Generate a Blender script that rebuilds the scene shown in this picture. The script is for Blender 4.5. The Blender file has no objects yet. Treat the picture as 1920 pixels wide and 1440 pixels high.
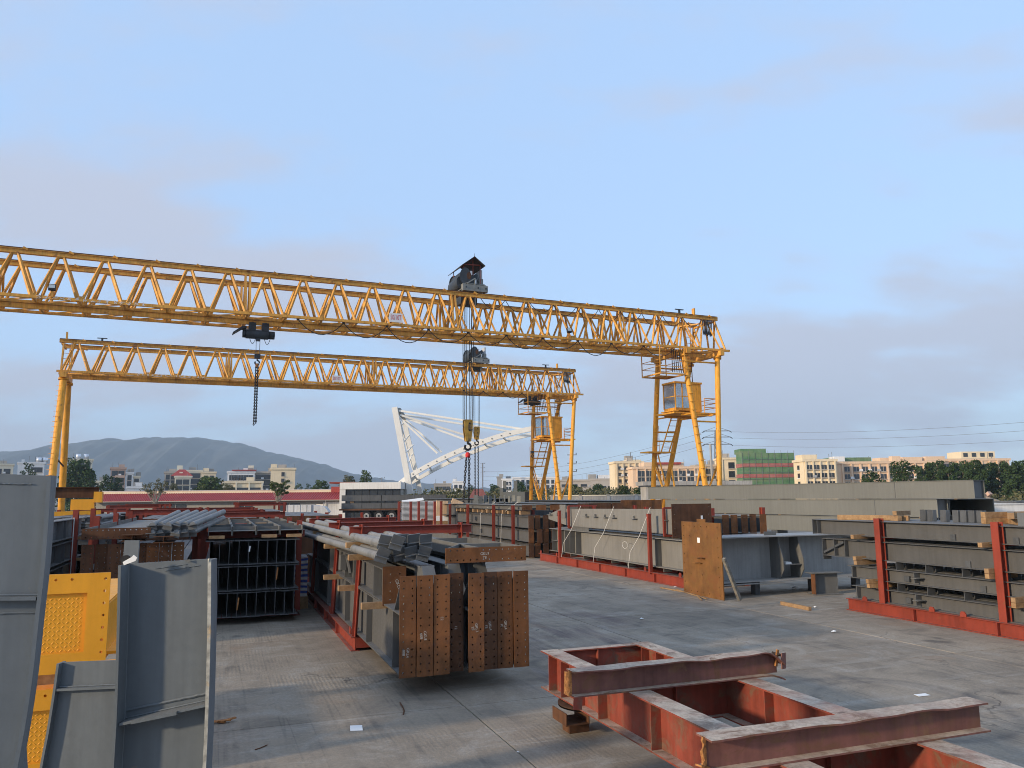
import bpy, bmesh, math, random
from mathutils import Vector, Matrix, Quaternion

random.seed(7)
R = math.radians
scene = bpy.context.scene
COL = scene.collection

# ------------------------------------------------------------------ camera
CAM_H, FOC, PITCH, ROLL = 2.8, 1450.0, math.atan(209.5 / 1450.0), 0.009
CAM = Vector((0, 0, CAM_H))
_F = Vector((0, math.cos(PITCH), math.sin(PITCH)))
_R0, _U0 = Vector((1, 0, 0)), Vector((0, -math.sin(PITCH), math.cos(PITCH)))
_RT = _R0 * math.cos(ROLL) - _U0 * math.sin(ROLL)
_UP = _U0 * math.cos(ROLL) + _R0 * math.sin(ROLL)
cam_data = bpy.data.cameras.new('camera')
cam_data.sensor_width = 36.0
cam_data.lens = 36.0 * FOC / 1920.0
cam_data.clip_start = 0.1
cam_data.clip_end = 20000
cam = bpy.data.objects.new('camera', cam_data)
COL.objects.link(cam)
_m = Matrix.Identity(4)
for i in range(3):
    _m[i][0], _m[i][1], _m[i][2], _m[i][3] = _RT[i], _UP[i], -_F[i], CAM[i]
cam.matrix_world = _m
scene.camera = cam

# ------------------------------------------------------------------ sky and sun
CLO, CHI = 0.435, 0.63
CLOC = (4.22, 2.22, 2.72)
SUN_EL, SUN_AZ = R(15.0), R(238.0)          # azimuth clockwise from +Y
world = bpy.data.worlds.new('World')
scene.world = world
world.use_nodes = True
wn, wl = world.node_tree.nodes, world.node_tree.links
bg = wn['Background']
sky = wn.new('ShaderNodeTexSky')
sky.sky_type = 'NISHITA'
sky.sun_disc = False
sky.sun_elevation, sky.sun_rotation = SUN_EL, SUN_AZ
sky.air_density, sky.dust_density, sky.ozone_density = 1.0, 0.6, 1.6
tc = wn.new('ShaderNodeTexCoord')
sep = wn.new('ShaderNodeSeparateXYZ')
wl.new(tc.outputs['Generated'], sep.inputs[0])
addz = wn.new('ShaderNodeMath'); addz.operation = 'ADD'; addz.inputs[1].default_value = 0.42
wl.new(sep.outputs['Z'], addz.inputs[0])
absz = wn.new('ShaderNodeMath'); absz.operation = 'MAXIMUM'; absz.inputs[1].default_value = 0.05
wl.new(addz.outputs[0], absz.inputs[0])
dv = wn.new('ShaderNodeVectorMath'); dv.operation = 'SCALE'
inv = wn.new('ShaderNodeMath'); inv.operation = 'DIVIDE'; inv.inputs[0].default_value = 1.0
wl.new(absz.outputs[0], inv.inputs[1])
wl.new(tc.outputs['Generated'], dv.inputs[0]); wl.new(inv.outputs[0], dv.inputs['Scale'])
mp = wn.new('ShaderNodeMapping'); mp.inputs['Scale'].default_value = (0.8, 1.5, 2.0)
mp.inputs['Location'].default_value = CLOC
wl.new(dv.outputs[0], mp.inputs[0])
cn = wn.new('ShaderNodeTexNoise')
cn.inputs['Scale'].default_value = 2.0; cn.inputs['Detail'].default_value = 7.0
cn.inputs['Roughness'].default_value = 0.46; cn.inputs['Distortion'].default_value = 0.15
wl.new(mp.outputs[0], cn.inputs['Vector'])
# soft cloud banks, closing up towards the horizon; fine wisps on top
cn2 = wn.new('ShaderNodeTexNoise')
cn2.inputs['Scale'].default_value = 5.0; cn2.inputs['Detail'].default_value = 6.0; cn2.inputs['Roughness'].default_value = 0.55
wl.new(mp.outputs[0], cn2.inputs['Vector'])
def wmath(op, a, b):
    m = wn.new('ShaderNodeMath'); m.operation = op
    for i, v in ((0, a), (1, b)):
        if isinstance(v, (int, float)): m.inputs[i].default_value = v
        else: wl.new(v, m.inputs[i])
    return m.outputs[0]
def wrange(v, a, b, lo, hi):
    m = wn.new('ShaderNodeMapRange'); m.interpolation_type = 'SMOOTHSTEP'
    for i, x in ((1, a), (2, b), (3, lo), (4, hi)): m.inputs[i].default_value = x
    wl.new(v, m.inputs[0]); return m.outputs[0]
dens = wmath('ADD', cn.outputs[0], wmath('MULTIPLY', wmath('SUBTRACT', cn2.outputs[0], 0.5), 0.34))
dens = wmath('ADD', dens, wrange(sep.outputs['Z'], 0.0, 0.42, 0.07, 0.0))
cover = wrange(dens, CLO, CHI, 0.0, 0.92)
veil = wn.new('ShaderNodeMix'); veil.data_type = 'RGBA'
veil.inputs[0].default_value = 0.74
wl.new(sky.outputs[0], veil.inputs[6])
veil.inputs[7].default_value = (2.02, 2.92, 4.40, 1)
cmix = wn.new('ShaderNodeMix'); cmix.data_type = 'RGBA'
wl.new(cover, cmix.inputs[0])
wl.new(veil.outputs[2], cmix.inputs[6])
cmix.inputs[7].default_value = (2.22, 2.40, 2.95, 1)
wl.new(cmix.outputs[2], bg.inputs[0])
bg.inputs[1].default_value = 0.115

sun_data = bpy.data.lights.new('sun', 'SUN')
sun_data.energy = 2.0
sun_data.angle = R(3.0)
sun_data.color = (1.0, 0.80, 0.56)
sun = bpy.data.objects.new('sun', sun_data)
COL.objects.link(sun)
SUN_DIR = Vector((math.sin(SUN_AZ) * math.cos(SUN_EL), math.cos(SUN_AZ) * math.cos(SUN_EL), math.sin(SUN_EL)))
sun.rotation_euler = SUN_DIR.to_track_quat('Z', 'Y').to_euler()
sun.location = SUN_DIR * 60

vs = scene.view_settings
vs.view_transform, vs.look, vs.gamma, vs.exposure = 'Standard', 'None', 1.0, 1.22
vs.use_curve_mapping = False
scene.cycles.use_denoising = True
scene.cycles.filter_width = 1.0
scene.cycles.max_bounces = 6
scene.cycles.volume_bounces = 0
scene.cycles.transparent_max_bounces = 8

# ------------------------------------------------------------------ projections used to survey the place
def ray(px, py):
    return _F * FOC + _RT * (px - 960) + _UP * (720 - py)
def P(px, py, Y):
    d = ray(px, py); return CAM + d * (Y / d.y)
def G(px, py, z=0.0):
    d = ray(px, py); return CAM + d * ((z - CAM_H) / d.z)
def ONPLANE(px, py, p0, n):
    d = ray(px, py); return CAM + d * ((p0 - CAM).dot(n) / d.dot(n))
YA = R(20.5)                       # the yard's own axes: E1 across the racks, E2 along them, away
E1 = Vector((math.cos(YA), math.sin(YA), 0)); E2 = Vector((-math.sin(YA), math.cos(YA), 0))
def YF(a, b, z=0.0):
    return E1 * a + E2 * b + Vector((0, 0, z))

# ------------------------------------------------------------------ materials
MATS = {}
def nodes_of(name):
    m = bpy.data.materials.new(name); m.use_nodes = True
    nt = m.node_tree
    return m, nt.nodes, nt.links, nt.nodes['Principled BSDF']
def ramp(n, l, src, a, b, lo=0.0, hi=1.0):
    r = n.new('ShaderNodeMapRange')
    r.inputs['From Min'].default_value, r.inputs['From Max'].default_value = a, b
    r.inputs['To Min'].default_value, r.inputs['To Max'].default_value = lo, hi
    l.new(src, r.inputs['Value']); return r.outputs[0]
def noise(n, l, vec, scale, detail=4.0, rough=0.55, dist=0.0):
    t = n.new('ShaderNodeTexNoise')
    t.inputs['Scale'].default_value = scale; t.inputs['Detail'].default_value = detail
    t.inputs['Roughness'].default_value = rough; t.inputs['Distortion'].default_value = dist
    l.new(vec, t.inputs['Vector']); return t.outputs[0]
def mixc(n, l, fac, a, b, mode='MIX'):
    m = n.new('ShaderNodeMix'); m.data_type = 'RGBA'; m.blend_type = mode
    for i, v in ((0, fac), (6, a), (7, b)):
        if isinstance(v, (int, float)): m.inputs[i].default_value = v
        elif isinstance(v, tuple): m.inputs[i].default_value = (*v, 1) if len(v) == 3 else v
        else: l.new(v, m.inputs[i])
    return m.outputs[2]
def maths(n, l, op, a, b=None):
    m = n.new('ShaderNodeMath'); m.operation = op
    for i, v in ((0, a), (1, b)):
        if v is None: continue
        if isinstance(v, (int, float)): m.inputs[i].default_value = v
        else: l.new(v, m.inputs[i])
    return m.outputs[0]
def mapping(n, l, vec, scale=(1, 1, 1), rot=(0, 0, 0), loc=(0, 0, 0)):
    m = n.new('ShaderNodeMapping')
    m.inputs['Scale'].default_value = scale; m.inputs['Rotation'].default_value = rot; m.inputs['Location'].default_value = loc
    l.new(vec, m.inputs[0]); return m.outputs[0]
def bump(n, l, bsdf, h, strength=0.3, dist=0.01):
    b = n.new('ShaderNodeBump'); b.inputs['Strength'].default_value = strength; b.inputs['Distance'].default_value = dist
    l.new(h, b.inputs['Height']); l.new(b.outputs[0], bsdf.inputs['Normal'])

def paint(name, col, rough=0.55, var=0.22, scale=1.3, rust=0.0, dust=0.0, dustcol=(0.33, 0.30, 0.26), streak=0.25,
          metal=0.0, rustcol=(0.13, 0.05, 0.02), bumpk=0.15, fine=18.0, objvar=0.12, grime=None):
    m, n, l, b = nodes_of(name)
    g = n.new('ShaderNodeNewGeometry'); pos = g.outputs['Position']
    oi = n.new('ShaderNodeObjectInfo')
    big = noise(n, l, pos, scale, 5, 0.6)
    fin = noise(n, l, pos, fine, 3, 0.6)
    st = noise(n, l, mapping(n, l, pos, (9, 9, 0.7)), 1.0, 3, 0.6)
    v = maths(n, l, 'ADD', ramp(n, l, big, 0.3, 0.7, 1 - var, 1 + var), ramp(n, l, fin, 0.3, 0.7, -var * 0.35, var * 0.35))
    v = maths(n, l, 'ADD', v, ramp(n, l, st, 0.35, 0.7, streak * 0.4, -streak * 0.6))
    v = maths(n, l, 'ADD', v, ramp(n, l, oi.outputs['Random'], 0, 1, -objvar, objvar))
    vv = n.new('ShaderNodeVectorMath'); vv.operation = 'SCALE'; vv.inputs[0].default_value = col
    l.new(v, vv.inputs['Scale']); c = vv.outputs[0]
    rr = rough
    if rust > 0:
        rn = noise(n, l, pos, 2.3, 8, 0.68, 0.4)
        rm = ramp(n, l, rn, 0.66 - 0.22 * rust, 0.72 - 0.2 * rust)
        c = mixc(n, l, rm, c, mixc(n, l, fin, rustcol, tuple(min(1, x * 2.3) for x in rustcol)))
    if dust > 0:
        sx = n.new('ShaderNodeSeparateXYZ'); l.new(g.outputs['Normal'], sx.inputs[0])
        dn = noise(n, l, pos, 3.0, 6, 0.65)
        dm = maths(n, l, 'MULTIPLY', ramp(n, l, sx.outputs['Z'], 0.55, 0.95), ramp(n, l, dn, 0.30, 0.60, 0.35 * dust, dust))
        dc = mixc(n, l, ramp(n, l, noise(n, l, pos, 26, 4, 0.7), 0.4, 0.75), dustcol, tuple(x * 0.62 for x in dustcol))
        c = mixc(n, l, dm, c, dc)
    if grime:
        gn = noise(n, l, pos, 4.0, 9, 0.72, 0.8); gn2 = noise(n, l, pos, 1.6, 4, 0.6)
        gm = maths(n, l, 'MULTIPLY', ramp(n, l, gn, 0.50, 0.60), ramp(n, l, gn2, 0.35, 0.60, 0.15, 0.9))
        c = mixc(n, l, gm, c, mixc(n, l, fin, grime, tuple(x * 0.35 for x in grime)))
    l.new(c, b.inputs['Base Color'])
    b.inputs['Metallic'].default_value = metal
    l.new(ramp(n, l, fin, 0.3, 0.7, rr - 0.08, min(1, rr + 0.12)), b.inputs['Roughness'])
    b.inputs['Specular IOR Level'].default_value = 0.35
    if bumpk: bump(n, l, b, fin, bumpk, 0.006)
    MATS[name] = m; return m

def plain(name, col, rough=0.7, metal=0.0, emit=None, var=0.0, scale=2.0):
    m, n, l, b = nodes_of(name)
    b.inputs['Base Color'].default_value = (*col, 1)
    if var:
        g = n.new('ShaderNodeNewGeometry')
        nv = noise(n, l, g.outputs['Position'], scale, 4, 0.6)
        l.new(mixc(n, l, ramp(n, l, nv, 0.3, 0.7), tuple(x * (1 - var) for x in col), tuple(min(1, x * (1 + var)) for x in col)), b.inputs['Base Color'])
    b.inputs['Roughness'].default_value = rough; b.inputs['Metallic'].default_value = metal
    b.inputs['Specular IOR Level'].default_value = 0.3
    MATS[name] = m; return m

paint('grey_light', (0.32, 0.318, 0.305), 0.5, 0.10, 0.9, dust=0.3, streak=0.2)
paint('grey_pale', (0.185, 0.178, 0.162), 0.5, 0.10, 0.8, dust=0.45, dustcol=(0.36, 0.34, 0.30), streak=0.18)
paint('grey_front', (0.128, 0.146, 0.158), 0.5, 0.09, 0.9, rust=0.06, rustcol=(0.16, 0.12, 0.09), dust=0.3, streak=0.18, objvar=0.05)
paint('grey_warm', (0.128, 0.127, 0.120), 0.5, 0.10, 0.8, dust=0.45, dustcol=(0.36, 0.34, 0.30), streak=0.18)
paint('grey_cool', (0.125, 0.132, 0.136), 0.45, 0.10, 0.7, dust=0.25, streak=0.14, objvar=0.08)
paint('grey_stack', (0.092, 0.091, 0.088), 0.5, 0.10, 0.8, dust=0.5, dustcol=(0.30, 0.30, 0.30), streak=0.18, objvar=0.06)  # darker grey; on the centre stack it stands in for cast shade
paint('grey_dark', (0.085, 0.090, 0.095), 0.5, 0.15, 0.9, dust=0.5, dustcol=(0.26, 0.25, 0.23))
paint('grey_box', (0.155, 0.158, 0.145), 0.55, 0.07, 0.35, streak=0.12, dust=0.3, objvar=0.04)
paint('pipe_grey', (0.20, 0.205, 0.205), 0.5, 0.2, 1.6, dust=0.5)
paint('rust_plate', (0.165, 0.064, 0.021), 0.75, 0.30, 2.2, rust=0.55, rustcol=(0.085, 0.036, 0.016), streak=0.35, fine=45, objvar=0.32, grime=(0.19, 0.078, 0.025))
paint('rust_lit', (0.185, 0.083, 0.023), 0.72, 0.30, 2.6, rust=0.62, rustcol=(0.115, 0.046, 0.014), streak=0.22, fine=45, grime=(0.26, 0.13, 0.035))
paint('rust_dark', (0.105, 0.045, 0.020), 0.8, 0.30, 2.2, rust=0.4, rustcol=(0.05, 0.025, 0.015), streak=0.4, fine=30, objvar=0.2)
paint('oxide', (0.24, 0.040, 0.022), 0.55, 0.16, 1.8, rust=0.10, dust=0.35, streak=0.2)
paint('oxide_old', (0.235, 0.050, 0.030), 0.62, 0.22, 2.2, rust=0.36, rustcol=(0.11, 0.048, 0.026), dust=1.0, dustcol=(0.55, 0.455, 0.355), streak=0.35, grime=(0.23, 0.15, 0.10))
paint('beam_old', (0.190, 0.080, 0.062), 0.62, 0.30, 1.6, rust=0.42, rustcol=(0.12, 0.062, 0.034), dust=1.0, dustcol=(0.56, 0.45, 0.34), streak=0.3, grime=(0.24, 0.12, 0.055))
paint('crane', (0.66, 0.32, 0.055), 0.55, 0.20, 0.9, rust=0.34, rustcol=(0.20, 0.085, 0.025), streak=0.4, objvar=0.14)
paint('crane_low', (0.76, 0.345, 0.032), 0.5, 0.16, 0.8, rust=0.24, rustcol=(0.28, 0.11, 0.02), streak=0.4, objvar=0.10)
paint('yellow', (0.86, 0.37, 0.024), 0.42, 0.06, 1.2, streak=0.10, bumpk=0.08, objvar=0.02)
paint('hoist', (0.035, 0.042, 0.050), 0.5, 0.3, 2.0, dust=0.3)
paint('hoist_grey', (0.22, 0.225, 0.21), 0.55, 0.2, 2.0, dust=0.3)
paint('hook_yellow', (0.42, 0.24, 0.035), 0.5, 0.3, 3.0, rust=0.5, rustcol=(0.06, 0.04, 0.02))
paint('white_steel', (0.78, 0.77, 0.72), 0.4, 0.05, 0.4, streak=0.08)
paint('white_wall', (0.72, 0.71, 0.68), 0.7, 0.06, 0.5, streak=0.15)
paint('concrete_wall', (0.40, 0.39, 0.37), 0.85, 0.2, 0.5, streak=0.3)
paint('canopy_roof', (0.055, 0.045, 0.042), 0.6, 0.3, 2.0)
plain('wire', (0.03, 0.03, 0.032), 0.6)
plain('wire_grey', (0.16, 0.17, 0.19), 0.5)
plain('rope_white', (0.75, 0.74, 0.70), 0.8)
plain('rubber', (0.022, 0.022, 0.024), 0.8)
plain('wheel_hub', (0.35, 0.35, 0.34), 0.5, var=0.3)
plain('paper', (0.82, 0.82, 0.80), 0.8)
plain('chalk', (0.50, 0.47, 0.41), 0.9)
plain('sign_white', (0.80, 0.78, 0.76), 0.6)
plain('sign_red', (0.60, 0.03, 0.03), 0.6)
plain('burnt', (0.045, 0.032, 0.028), 0.85, var=0.5, scale=20)
plain('torn_rust', (0.34, 0.15, 0.05), 0.85, var=0.6, scale=25)
plain('lens_glass', (0.45, 0.52, 0.55), 0.1)
paint('weld', (0.33, 0.36, 0.38), 0.5, 0.5, 30, rust=0.3, rustcol=(0.30, 0.26, 0.2), streak=0)
paint('bare_edge', (0.42, 0.41, 0.36), 0.55, 0.35, 14, rust=0.4, rustcol=(0.35, 0.24, 0.12), streak=0)
plain('timber_grey', (0.21, 0.19, 0.155), 0.9, var=0.4, scale=12)
plain('bottle', (0.75, 0.78, 0.78), 0.2)
plain('soil', (0.16, 0.13, 0.09), 0.95, var=0.4, scale=0.05)

def timber_mat():
    m, n, l, b = nodes_of('timber')
    t = n.new('ShaderNodeTexCoord')
    g = n.new('ShaderNodeNewGeometry'); oi = n.new('ShaderNodeObjectInfo')
    a = noise(n, l, g.outputs['Position'], 9, 6, 0.7)
    c = mixc(n, l, ramp(n, l, a, 0.35, 0.65), (0.26, 0.145, 0.062), (0.46, 0.29, 0.14))
    c = mixc(n, l, ramp(n, l, oi.outputs['Random'], 0, 1, 0, 0.45), c, (0.20, 0.13, 0.08))
    l.new(c, b.inputs['Base Color']); b.inputs['Roughness'].default_value = 0.85
    bump(n, l, b, a, 0.3, 0.01); MATS['timber'] = m
timber_mat()

def glass_mat(name, col, rough=0.08):
    m, n, l, b = nodes_of(name)
    b.inputs['Base Color'].default_value = (*col, 1); b.inputs['Roughness'].default_value = rough
    b.inputs['Specular IOR Level'].default_value = 0.6; MATS[name] = m
glass_mat('window_glass', (0.035, 0.042, 0.05), 0.15)
def clear_glass():
    m, n, l, b = nodes_of('cab_glass')
    tr = n.new('ShaderNodeBsdfTransparent'); tr.inputs[0].default_value = (0.80, 0.84, 0.86, 1)
    gl = n.new('ShaderNodeBsdfGlossy'); gl.inputs['Roughness'].default_value = 0.06
    mx = n.new('ShaderNodeMixShader'); mx.inputs[0].default_value = 0.30
    l.new(tr.outputs[0], mx.inputs[1]); l.new(gl.outputs[0], mx.inputs[2])
    l.new(mx.outputs[0], n['Material Output'].inputs['Surface']); MATS['cab_glass'] = m
clear_glass()

for nm, c in (('plaster_peach', (0.78, 0.56, 0.38)), ('plaster_yellow', (0.80, 0.66, 0.45)), ('plaster_cream', (0.74, 0.67, 0.52)),
              ('plaster_white', (0.78, 0.77, 0.75)), ('plaster_grey', (0.34, 0.32, 0.29)), ('plaster_pink', (0.55, 0.37, 0.28)),
              ('plaster_beige', (0.48, 0.42, 0.35)), ('fascia_cream', (0.72, 0.64, 0.46)), ('wall_grey', (0.30, 0.29, 0.26))):
    paint(nm, c, 0.85, 0.06, 0.25, streak=0.14, bumpk=0, objvar=0.03)
paint('roof_red', (0.40, 0.062, 0.060), 0.6, 0.12, 0.6, streak=0.1, bumpk=0)
paint('trim_red', (0.36, 0.06, 0.05), 0.6, 0.12, 1.0, bumpk=0)
paint('tin_white', (0.50, 0.51, 0.52), 0.45, 0.12, 1.0, bumpk=0)
paint('cardboard', (0.52, 0.36, 0.22), 0.8, 0.15, 1.0, bumpk=0)
plain('tin_tank', (0.75, 0.77, 0.8), 0.25, 0.6)

def net_mat():
    m, n, l, b = nodes_of('green_net')
    g = n.new('ShaderNodeNewGeometry'); pos = g.outputs['Position']
    a = noise(n, l, pos, 0.35, 8, 0.75)
    bnd = noise(n, l, mapping(n, l, pos, (0.05, 0.05, 0.9)), 1.0, 4, 0.7)
    vv = noise(n, l, mapping(n, l, pos, (0.9, 0.9, 0.04)), 1.0, 4, 0.7)
    c = mixc(n, l, ramp(n, l, a, 0.3, 0.7), (0.055, 0.17, 0.075), (0.15, 0.26, 0.14))
    c = mixc(n, l, ramp(n, l, bnd, 0.45, 0.7, 0, 0.6), c, (0.26, 0.27, 0.15))
    c = mixc(n, l, ramp(n, l, vv, 0.5, 0.72, 0, 0.6), c, (0.04, 0.12, 0.06))
    l.new(c, b.inputs['Base Color']); b.inputs['Roughness'].default_value = 0.9
    MATS['green_net'] = m
    m, n, l, b = nodes_of('red_net')
    g = n.new('ShaderNodeNewGeometry')
    a = noise(n, l, g.outputs['Position'], 0.5, 6, 0.7)
    l.new(mixc(n, l, ramp(n, l, a, 0.3, 0.7), (0.30, 0.07, 0.07), (0.42, 0.18, 0.15)), b.inputs['Base Color'])
    b.inputs['Roughness'].default_value = 0.9; MATS['red_net'] = m
net_mat()

def leaf_mat(name, c1, c2):
    m, n, l, b = nodes_of(name)
    g = n.new('ShaderNodeNewGeometry'); oi = n.new('ShaderNodeObjectInfo')
    a = noise(n, l, g.outputs['Position'], 0.7, 4, 0.6)
    c = mixc(n, l, ramp(n, l, a, 0.3, 0.7), c1, c2)
    c = mixc(n, l, ramp(n, l, g.outputs['Random Per Island'], 0, 1, 0, 0.4), c, tuple(x * 1.6 for x in c2))
    l.new(c, b.inputs['Base Color']); b.inputs['Roughness'].default_value = 0.75
    b.inputs['Specular IOR Level'].default_value = 0.15
    MATS[name] = m
leaf_mat('leaf_dark', (0.022, 0.042, 0.016), (0.045, 0.075, 0.024))
leaf_mat('leaf_mid', (0.035, 0.060, 0.018), (0.075, 0.105, 0.030))
leaf_mat('leaf_pale', (0.075, 0.075, 0.035), (0.12, 0.12, 0.06))
leaf_mat('scrub', (0.055, 0.065, 0.025), (0.12, 0.11, 0.055))
plain('bark', (0.17, 0.135, 0.10), 0.9, var=0.4, scale=4)
plain('bark_pale', (0.34, 0.31, 0.26), 0.9, var=0.3, scale=4)
plain('mountain_rock', (0.042, 0.046, 0.046), 0.95, var=0.6, scale=0.012)

def tarp_mat():
    m, n, l, b = nodes_of('tarp')
    g = n.new('ShaderNodeNewGeometry'); pos = g.outputs['Position']
    w = n.new('ShaderNodeTexWave'); w.bands_direction = 'Z'; w.inputs['Scale'].default_value = 2.3; w.inputs['Distortion'].default_value = 1.6
    w.inputs['Detail'].default_value = 2
    l.new(pos, w.inputs['Vector'])
    cr = n.new('ShaderNodeValToRGB'); cr.color_ramp.interpolation = 'CONSTANT'
    e = cr.color_ramp.elements; e[0].color = (0.05, 0.10, 0.42, 1); e[1].position = 0.36; e[1].color = (0.75, 0.74, 0.74, 1)
    x = e.new(0.58); x.color = (0.45, 0.07, 0.09, 1); x = e.new(0.70); x.color = (0.75, 0.74, 0.74, 1)
    l.new(w.outputs[0], cr.inputs[0]); l.new(cr.outputs[0], b.inputs['Base Color'])
    b.inputs['Roughness'].default_value = 0.5; MATS['tarp'] = m
tarp_mat()

def concrete_mat():
    m, n, l, b = nodes_of('yard_concrete')
    g = n.new('ShaderNodeNewGeometry'); oi = n.new('ShaderNodeObjectInfo')
    yard = mapping(n, l, g.outputs['Position'], (1, 1, 1), (0, 0, -YA))
    big = noise(n, l, yard, 0.22, 6, 0.6, 0.4)
    med = noise(n, l, yard, 1.1, 7, 0.68, 0.6)
    fin = noise(n, l, yard, 22, 6, 0.75)
    drag = noise(n, l, mapping(n, l, yard, (0.9, 0.10, 1), (0, 0, R(-24))), 2.6, 7, 0.72)
    drag2 = noise(n, l, mapping(n, l, yard, (0.14, 1.6, 1), (0, 0, R(9))), 2.2, 6, 0.7)
    c = mixc(n, l, ramp(n, l, big, 0.3, 0.7), (0.265, 0.220, 0.166), (0.425, 0.352, 0.265))
    c = mixc(n, l, ramp(n, l, med, 0.50, 0.72, 0, 0.75), c, (0.150, 0.130, 0.106))
    c = mixc(n, l, ramp(n, l, med, 0.46, 0.30, 0, 0.5), c, (0.50, 0.46, 0.40))
    c = mixc(n, l, ramp(n, l, drag, 0.52, 0.75, 0, 0.5), c, (0.130, 0.120, 0.110))
    c = mixc(n, l, ramp(n, l, drag2, 0.54, 0.74, 0, 0.55), c, (0.52, 0.485, 0.43))
    c = mixc(n, l, ramp(n, l, fin, 0.36, 0.66, 0.0, 0.45), c, (0.150, 0.134, 0.114))
    # old reddish paint overspray stains and round tyre scrubs, each with a place of its own
    def ring(cx, cy, r, w, sx=1.0):
        q = mapping(n, l, yard, (sx, 1, 0), (0, 0, 0), (-cx * sx, -cy, 0))
        q2 = n.new('ShaderNodeVectorMath'); q2.operation = 'ADD'
        nz = n.new('ShaderNodeTexNoise'); nz.inputs['Scale'].default_value = 0.5; l.new(yard, nz.inputs['Vector'])
        sc_ = n.new('ShaderNodeVectorMath'); sc_.operation = 'SCALE'; sc_.inputs['Scale'].default_value = 0.5
        l.new(nz.outputs['Color'], sc_.inputs[0]); l.new(q, q2.inputs[0]); l.new(sc_.outputs[0], q2.inputs[1])
        ln = n.new('ShaderNodeVectorMath'); ln.operation = 'LENGTH'; l.new(q2.outputs[0], ln.inputs[0])
        d = maths(n, l, 'ABSOLUTE', maths(n, l, 'SUBTRACT', ln.outputs['Value'], r))
        return ramp(n, l, d, w, 0.0)
    for cx, cy, r, w, sx, amt in ((8.6, 8.6, 1.55, 0.14, 1, 0.5), (8.9, 8.8, 1.05, 0.10, 1, 0.4), (10.6, 7.4, 1.3, 0.12, 1, 0.4), (6.9, 12.2, 1.7, 0.16, 1, 0.3)):
        rg = ring(cx, cy, r, w, sx)
        c = mixc(n, l, maths(n, l, 'MULTIPLY', maths(n, l, 'MULTIPLY', rg, amt), ramp(n, l, med, 0.35, 0.6, 0.3, 1)), c, (0.085, 0.083, 0.085))
    for cx, cy, r, w, amt in ((6.6, 14.2, 0.9, 0.9, 0.75), (7.6, 16.6, 1.1, 0.8, 0.6), (5.6, 11.6, 0.6, 0.7, 0.6)):
        rg = ring(cx, cy, r, w)
        c = mixc(n, l, maths(n, l, 'MULTIPLY', maths(n, l, 'MULTIPLY', rg, amt), ramp(n, l, drag, 0.38, 0.6)), c, (0.125, 0.088, 0.090))
    # rubber tracks wandering along the yard, hairline cracks and oil drips
    tr1 = noise(n, l, mapping(n, l, yard, (1.5, 0.045, 1), (0, 0, R(16))), 1.6, 3, 0.5)
    c = mixc(n, l, maths(n, l, 'MULTIPLY', ramp(n, l, maths(n, l, 'ABSOLUTE', maths(n, l, 'SUBTRACT', tr1, 0.52)), 0.022, 0.004), ramp(n, l, med, 0.40, 0.62, 0.0, 0.35)), c, (0.085, 0.078, 0.070))
    vo = n.new('ShaderNodeTexVoronoi'); vo.feature = 'DISTANCE_TO_EDGE'; vo.inputs['Scale'].default_value = 0.33
    wq = n.new('ShaderNodeVectorMath'); wq.operation = 'ADD'; nz2 = n.new('ShaderNodeTexNoise'); nz2.inputs['Scale'].default_value = 1.7; nz2.inputs['Detail'].default_value = 6
    l.new(yard, nz2.inputs['Vector']); l.new(yard, wq.inputs[0]); l.new(nz2.outputs['Color'], wq.inputs[1]); l.new(wq.outputs[0], vo.inputs['Vector'])
    crk = maths(n, l, 'MULTIPLY', ramp(n, l, vo.outputs['Distance'], 0.008, 0.002), ramp(n, l, big, 0.50, 0.60, 0.0, 0.7))
    c = mixc(n, l, crk, c, (0.07, 0.062, 0.055))
    oil = noise(n, l, yard, 0.9, 3, 0.5, 0.2)
    c = mixc(n, l, ramp(n, l, oil, 0.66, 0.74, 0, 0.7), c, (0.075, 0.068, 0.062))
    rst = noise(n, l, yard, 0.5, 5, 0.65, 0.5)
    c = mixc(n, l, ramp(n, l, rst, 0.60, 0.74, 0, 0.5), c, (0.27, 0.165, 0.095))
    tone = maths(n, l, 'ADD', 0.93, maths(n, l, 'MULTIPLY', oi.outputs['Random'], 0.14))
    vv = n.new('ShaderNodeVectorMath'); vv.operation = 'SCALE'; l.new(c, vv.inputs[0]); l.new(tone, vv.inputs['Scale'])
    l.new(vv.outputs[0], b.inputs['Base Color'])
    l.new(ramp(n, l, med, 0.3, 0.7, 0.72, 0.92), b.inputs['Roughness'])
    b.inputs['Specular IOR Level'].default_value = 0.3
    gro = n.new('ShaderNodeTexWave'); gro.bands_direction = 'X'; gro.inputs['Scale'].default_value = 5.2
    gro.inputs['Distortion'].default_value = 3.0; gro.inputs['Detail'].default_value = 4
    l.new(yard, gro.inputs['Vector'])
    gm = maths(n, l, 'MULTIPLY', gro.outputs[0], ramp(n, l, noise(n, l, yard, 0.45, 5, 0.7), 0.48, 0.62))
    bump(n, l, b, maths(n, l, 'ADD', maths(n, l, 'MULTIPLY', gm, 0.35), fin), 0.45, 0.012)
    MATS['yard_concrete'] = m
    paint('ground_far', (0.19, 0.175, 0.15), 0.9, 0.25, 0.05, bumpk=0, objvar=0)
concrete_mat()

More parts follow.
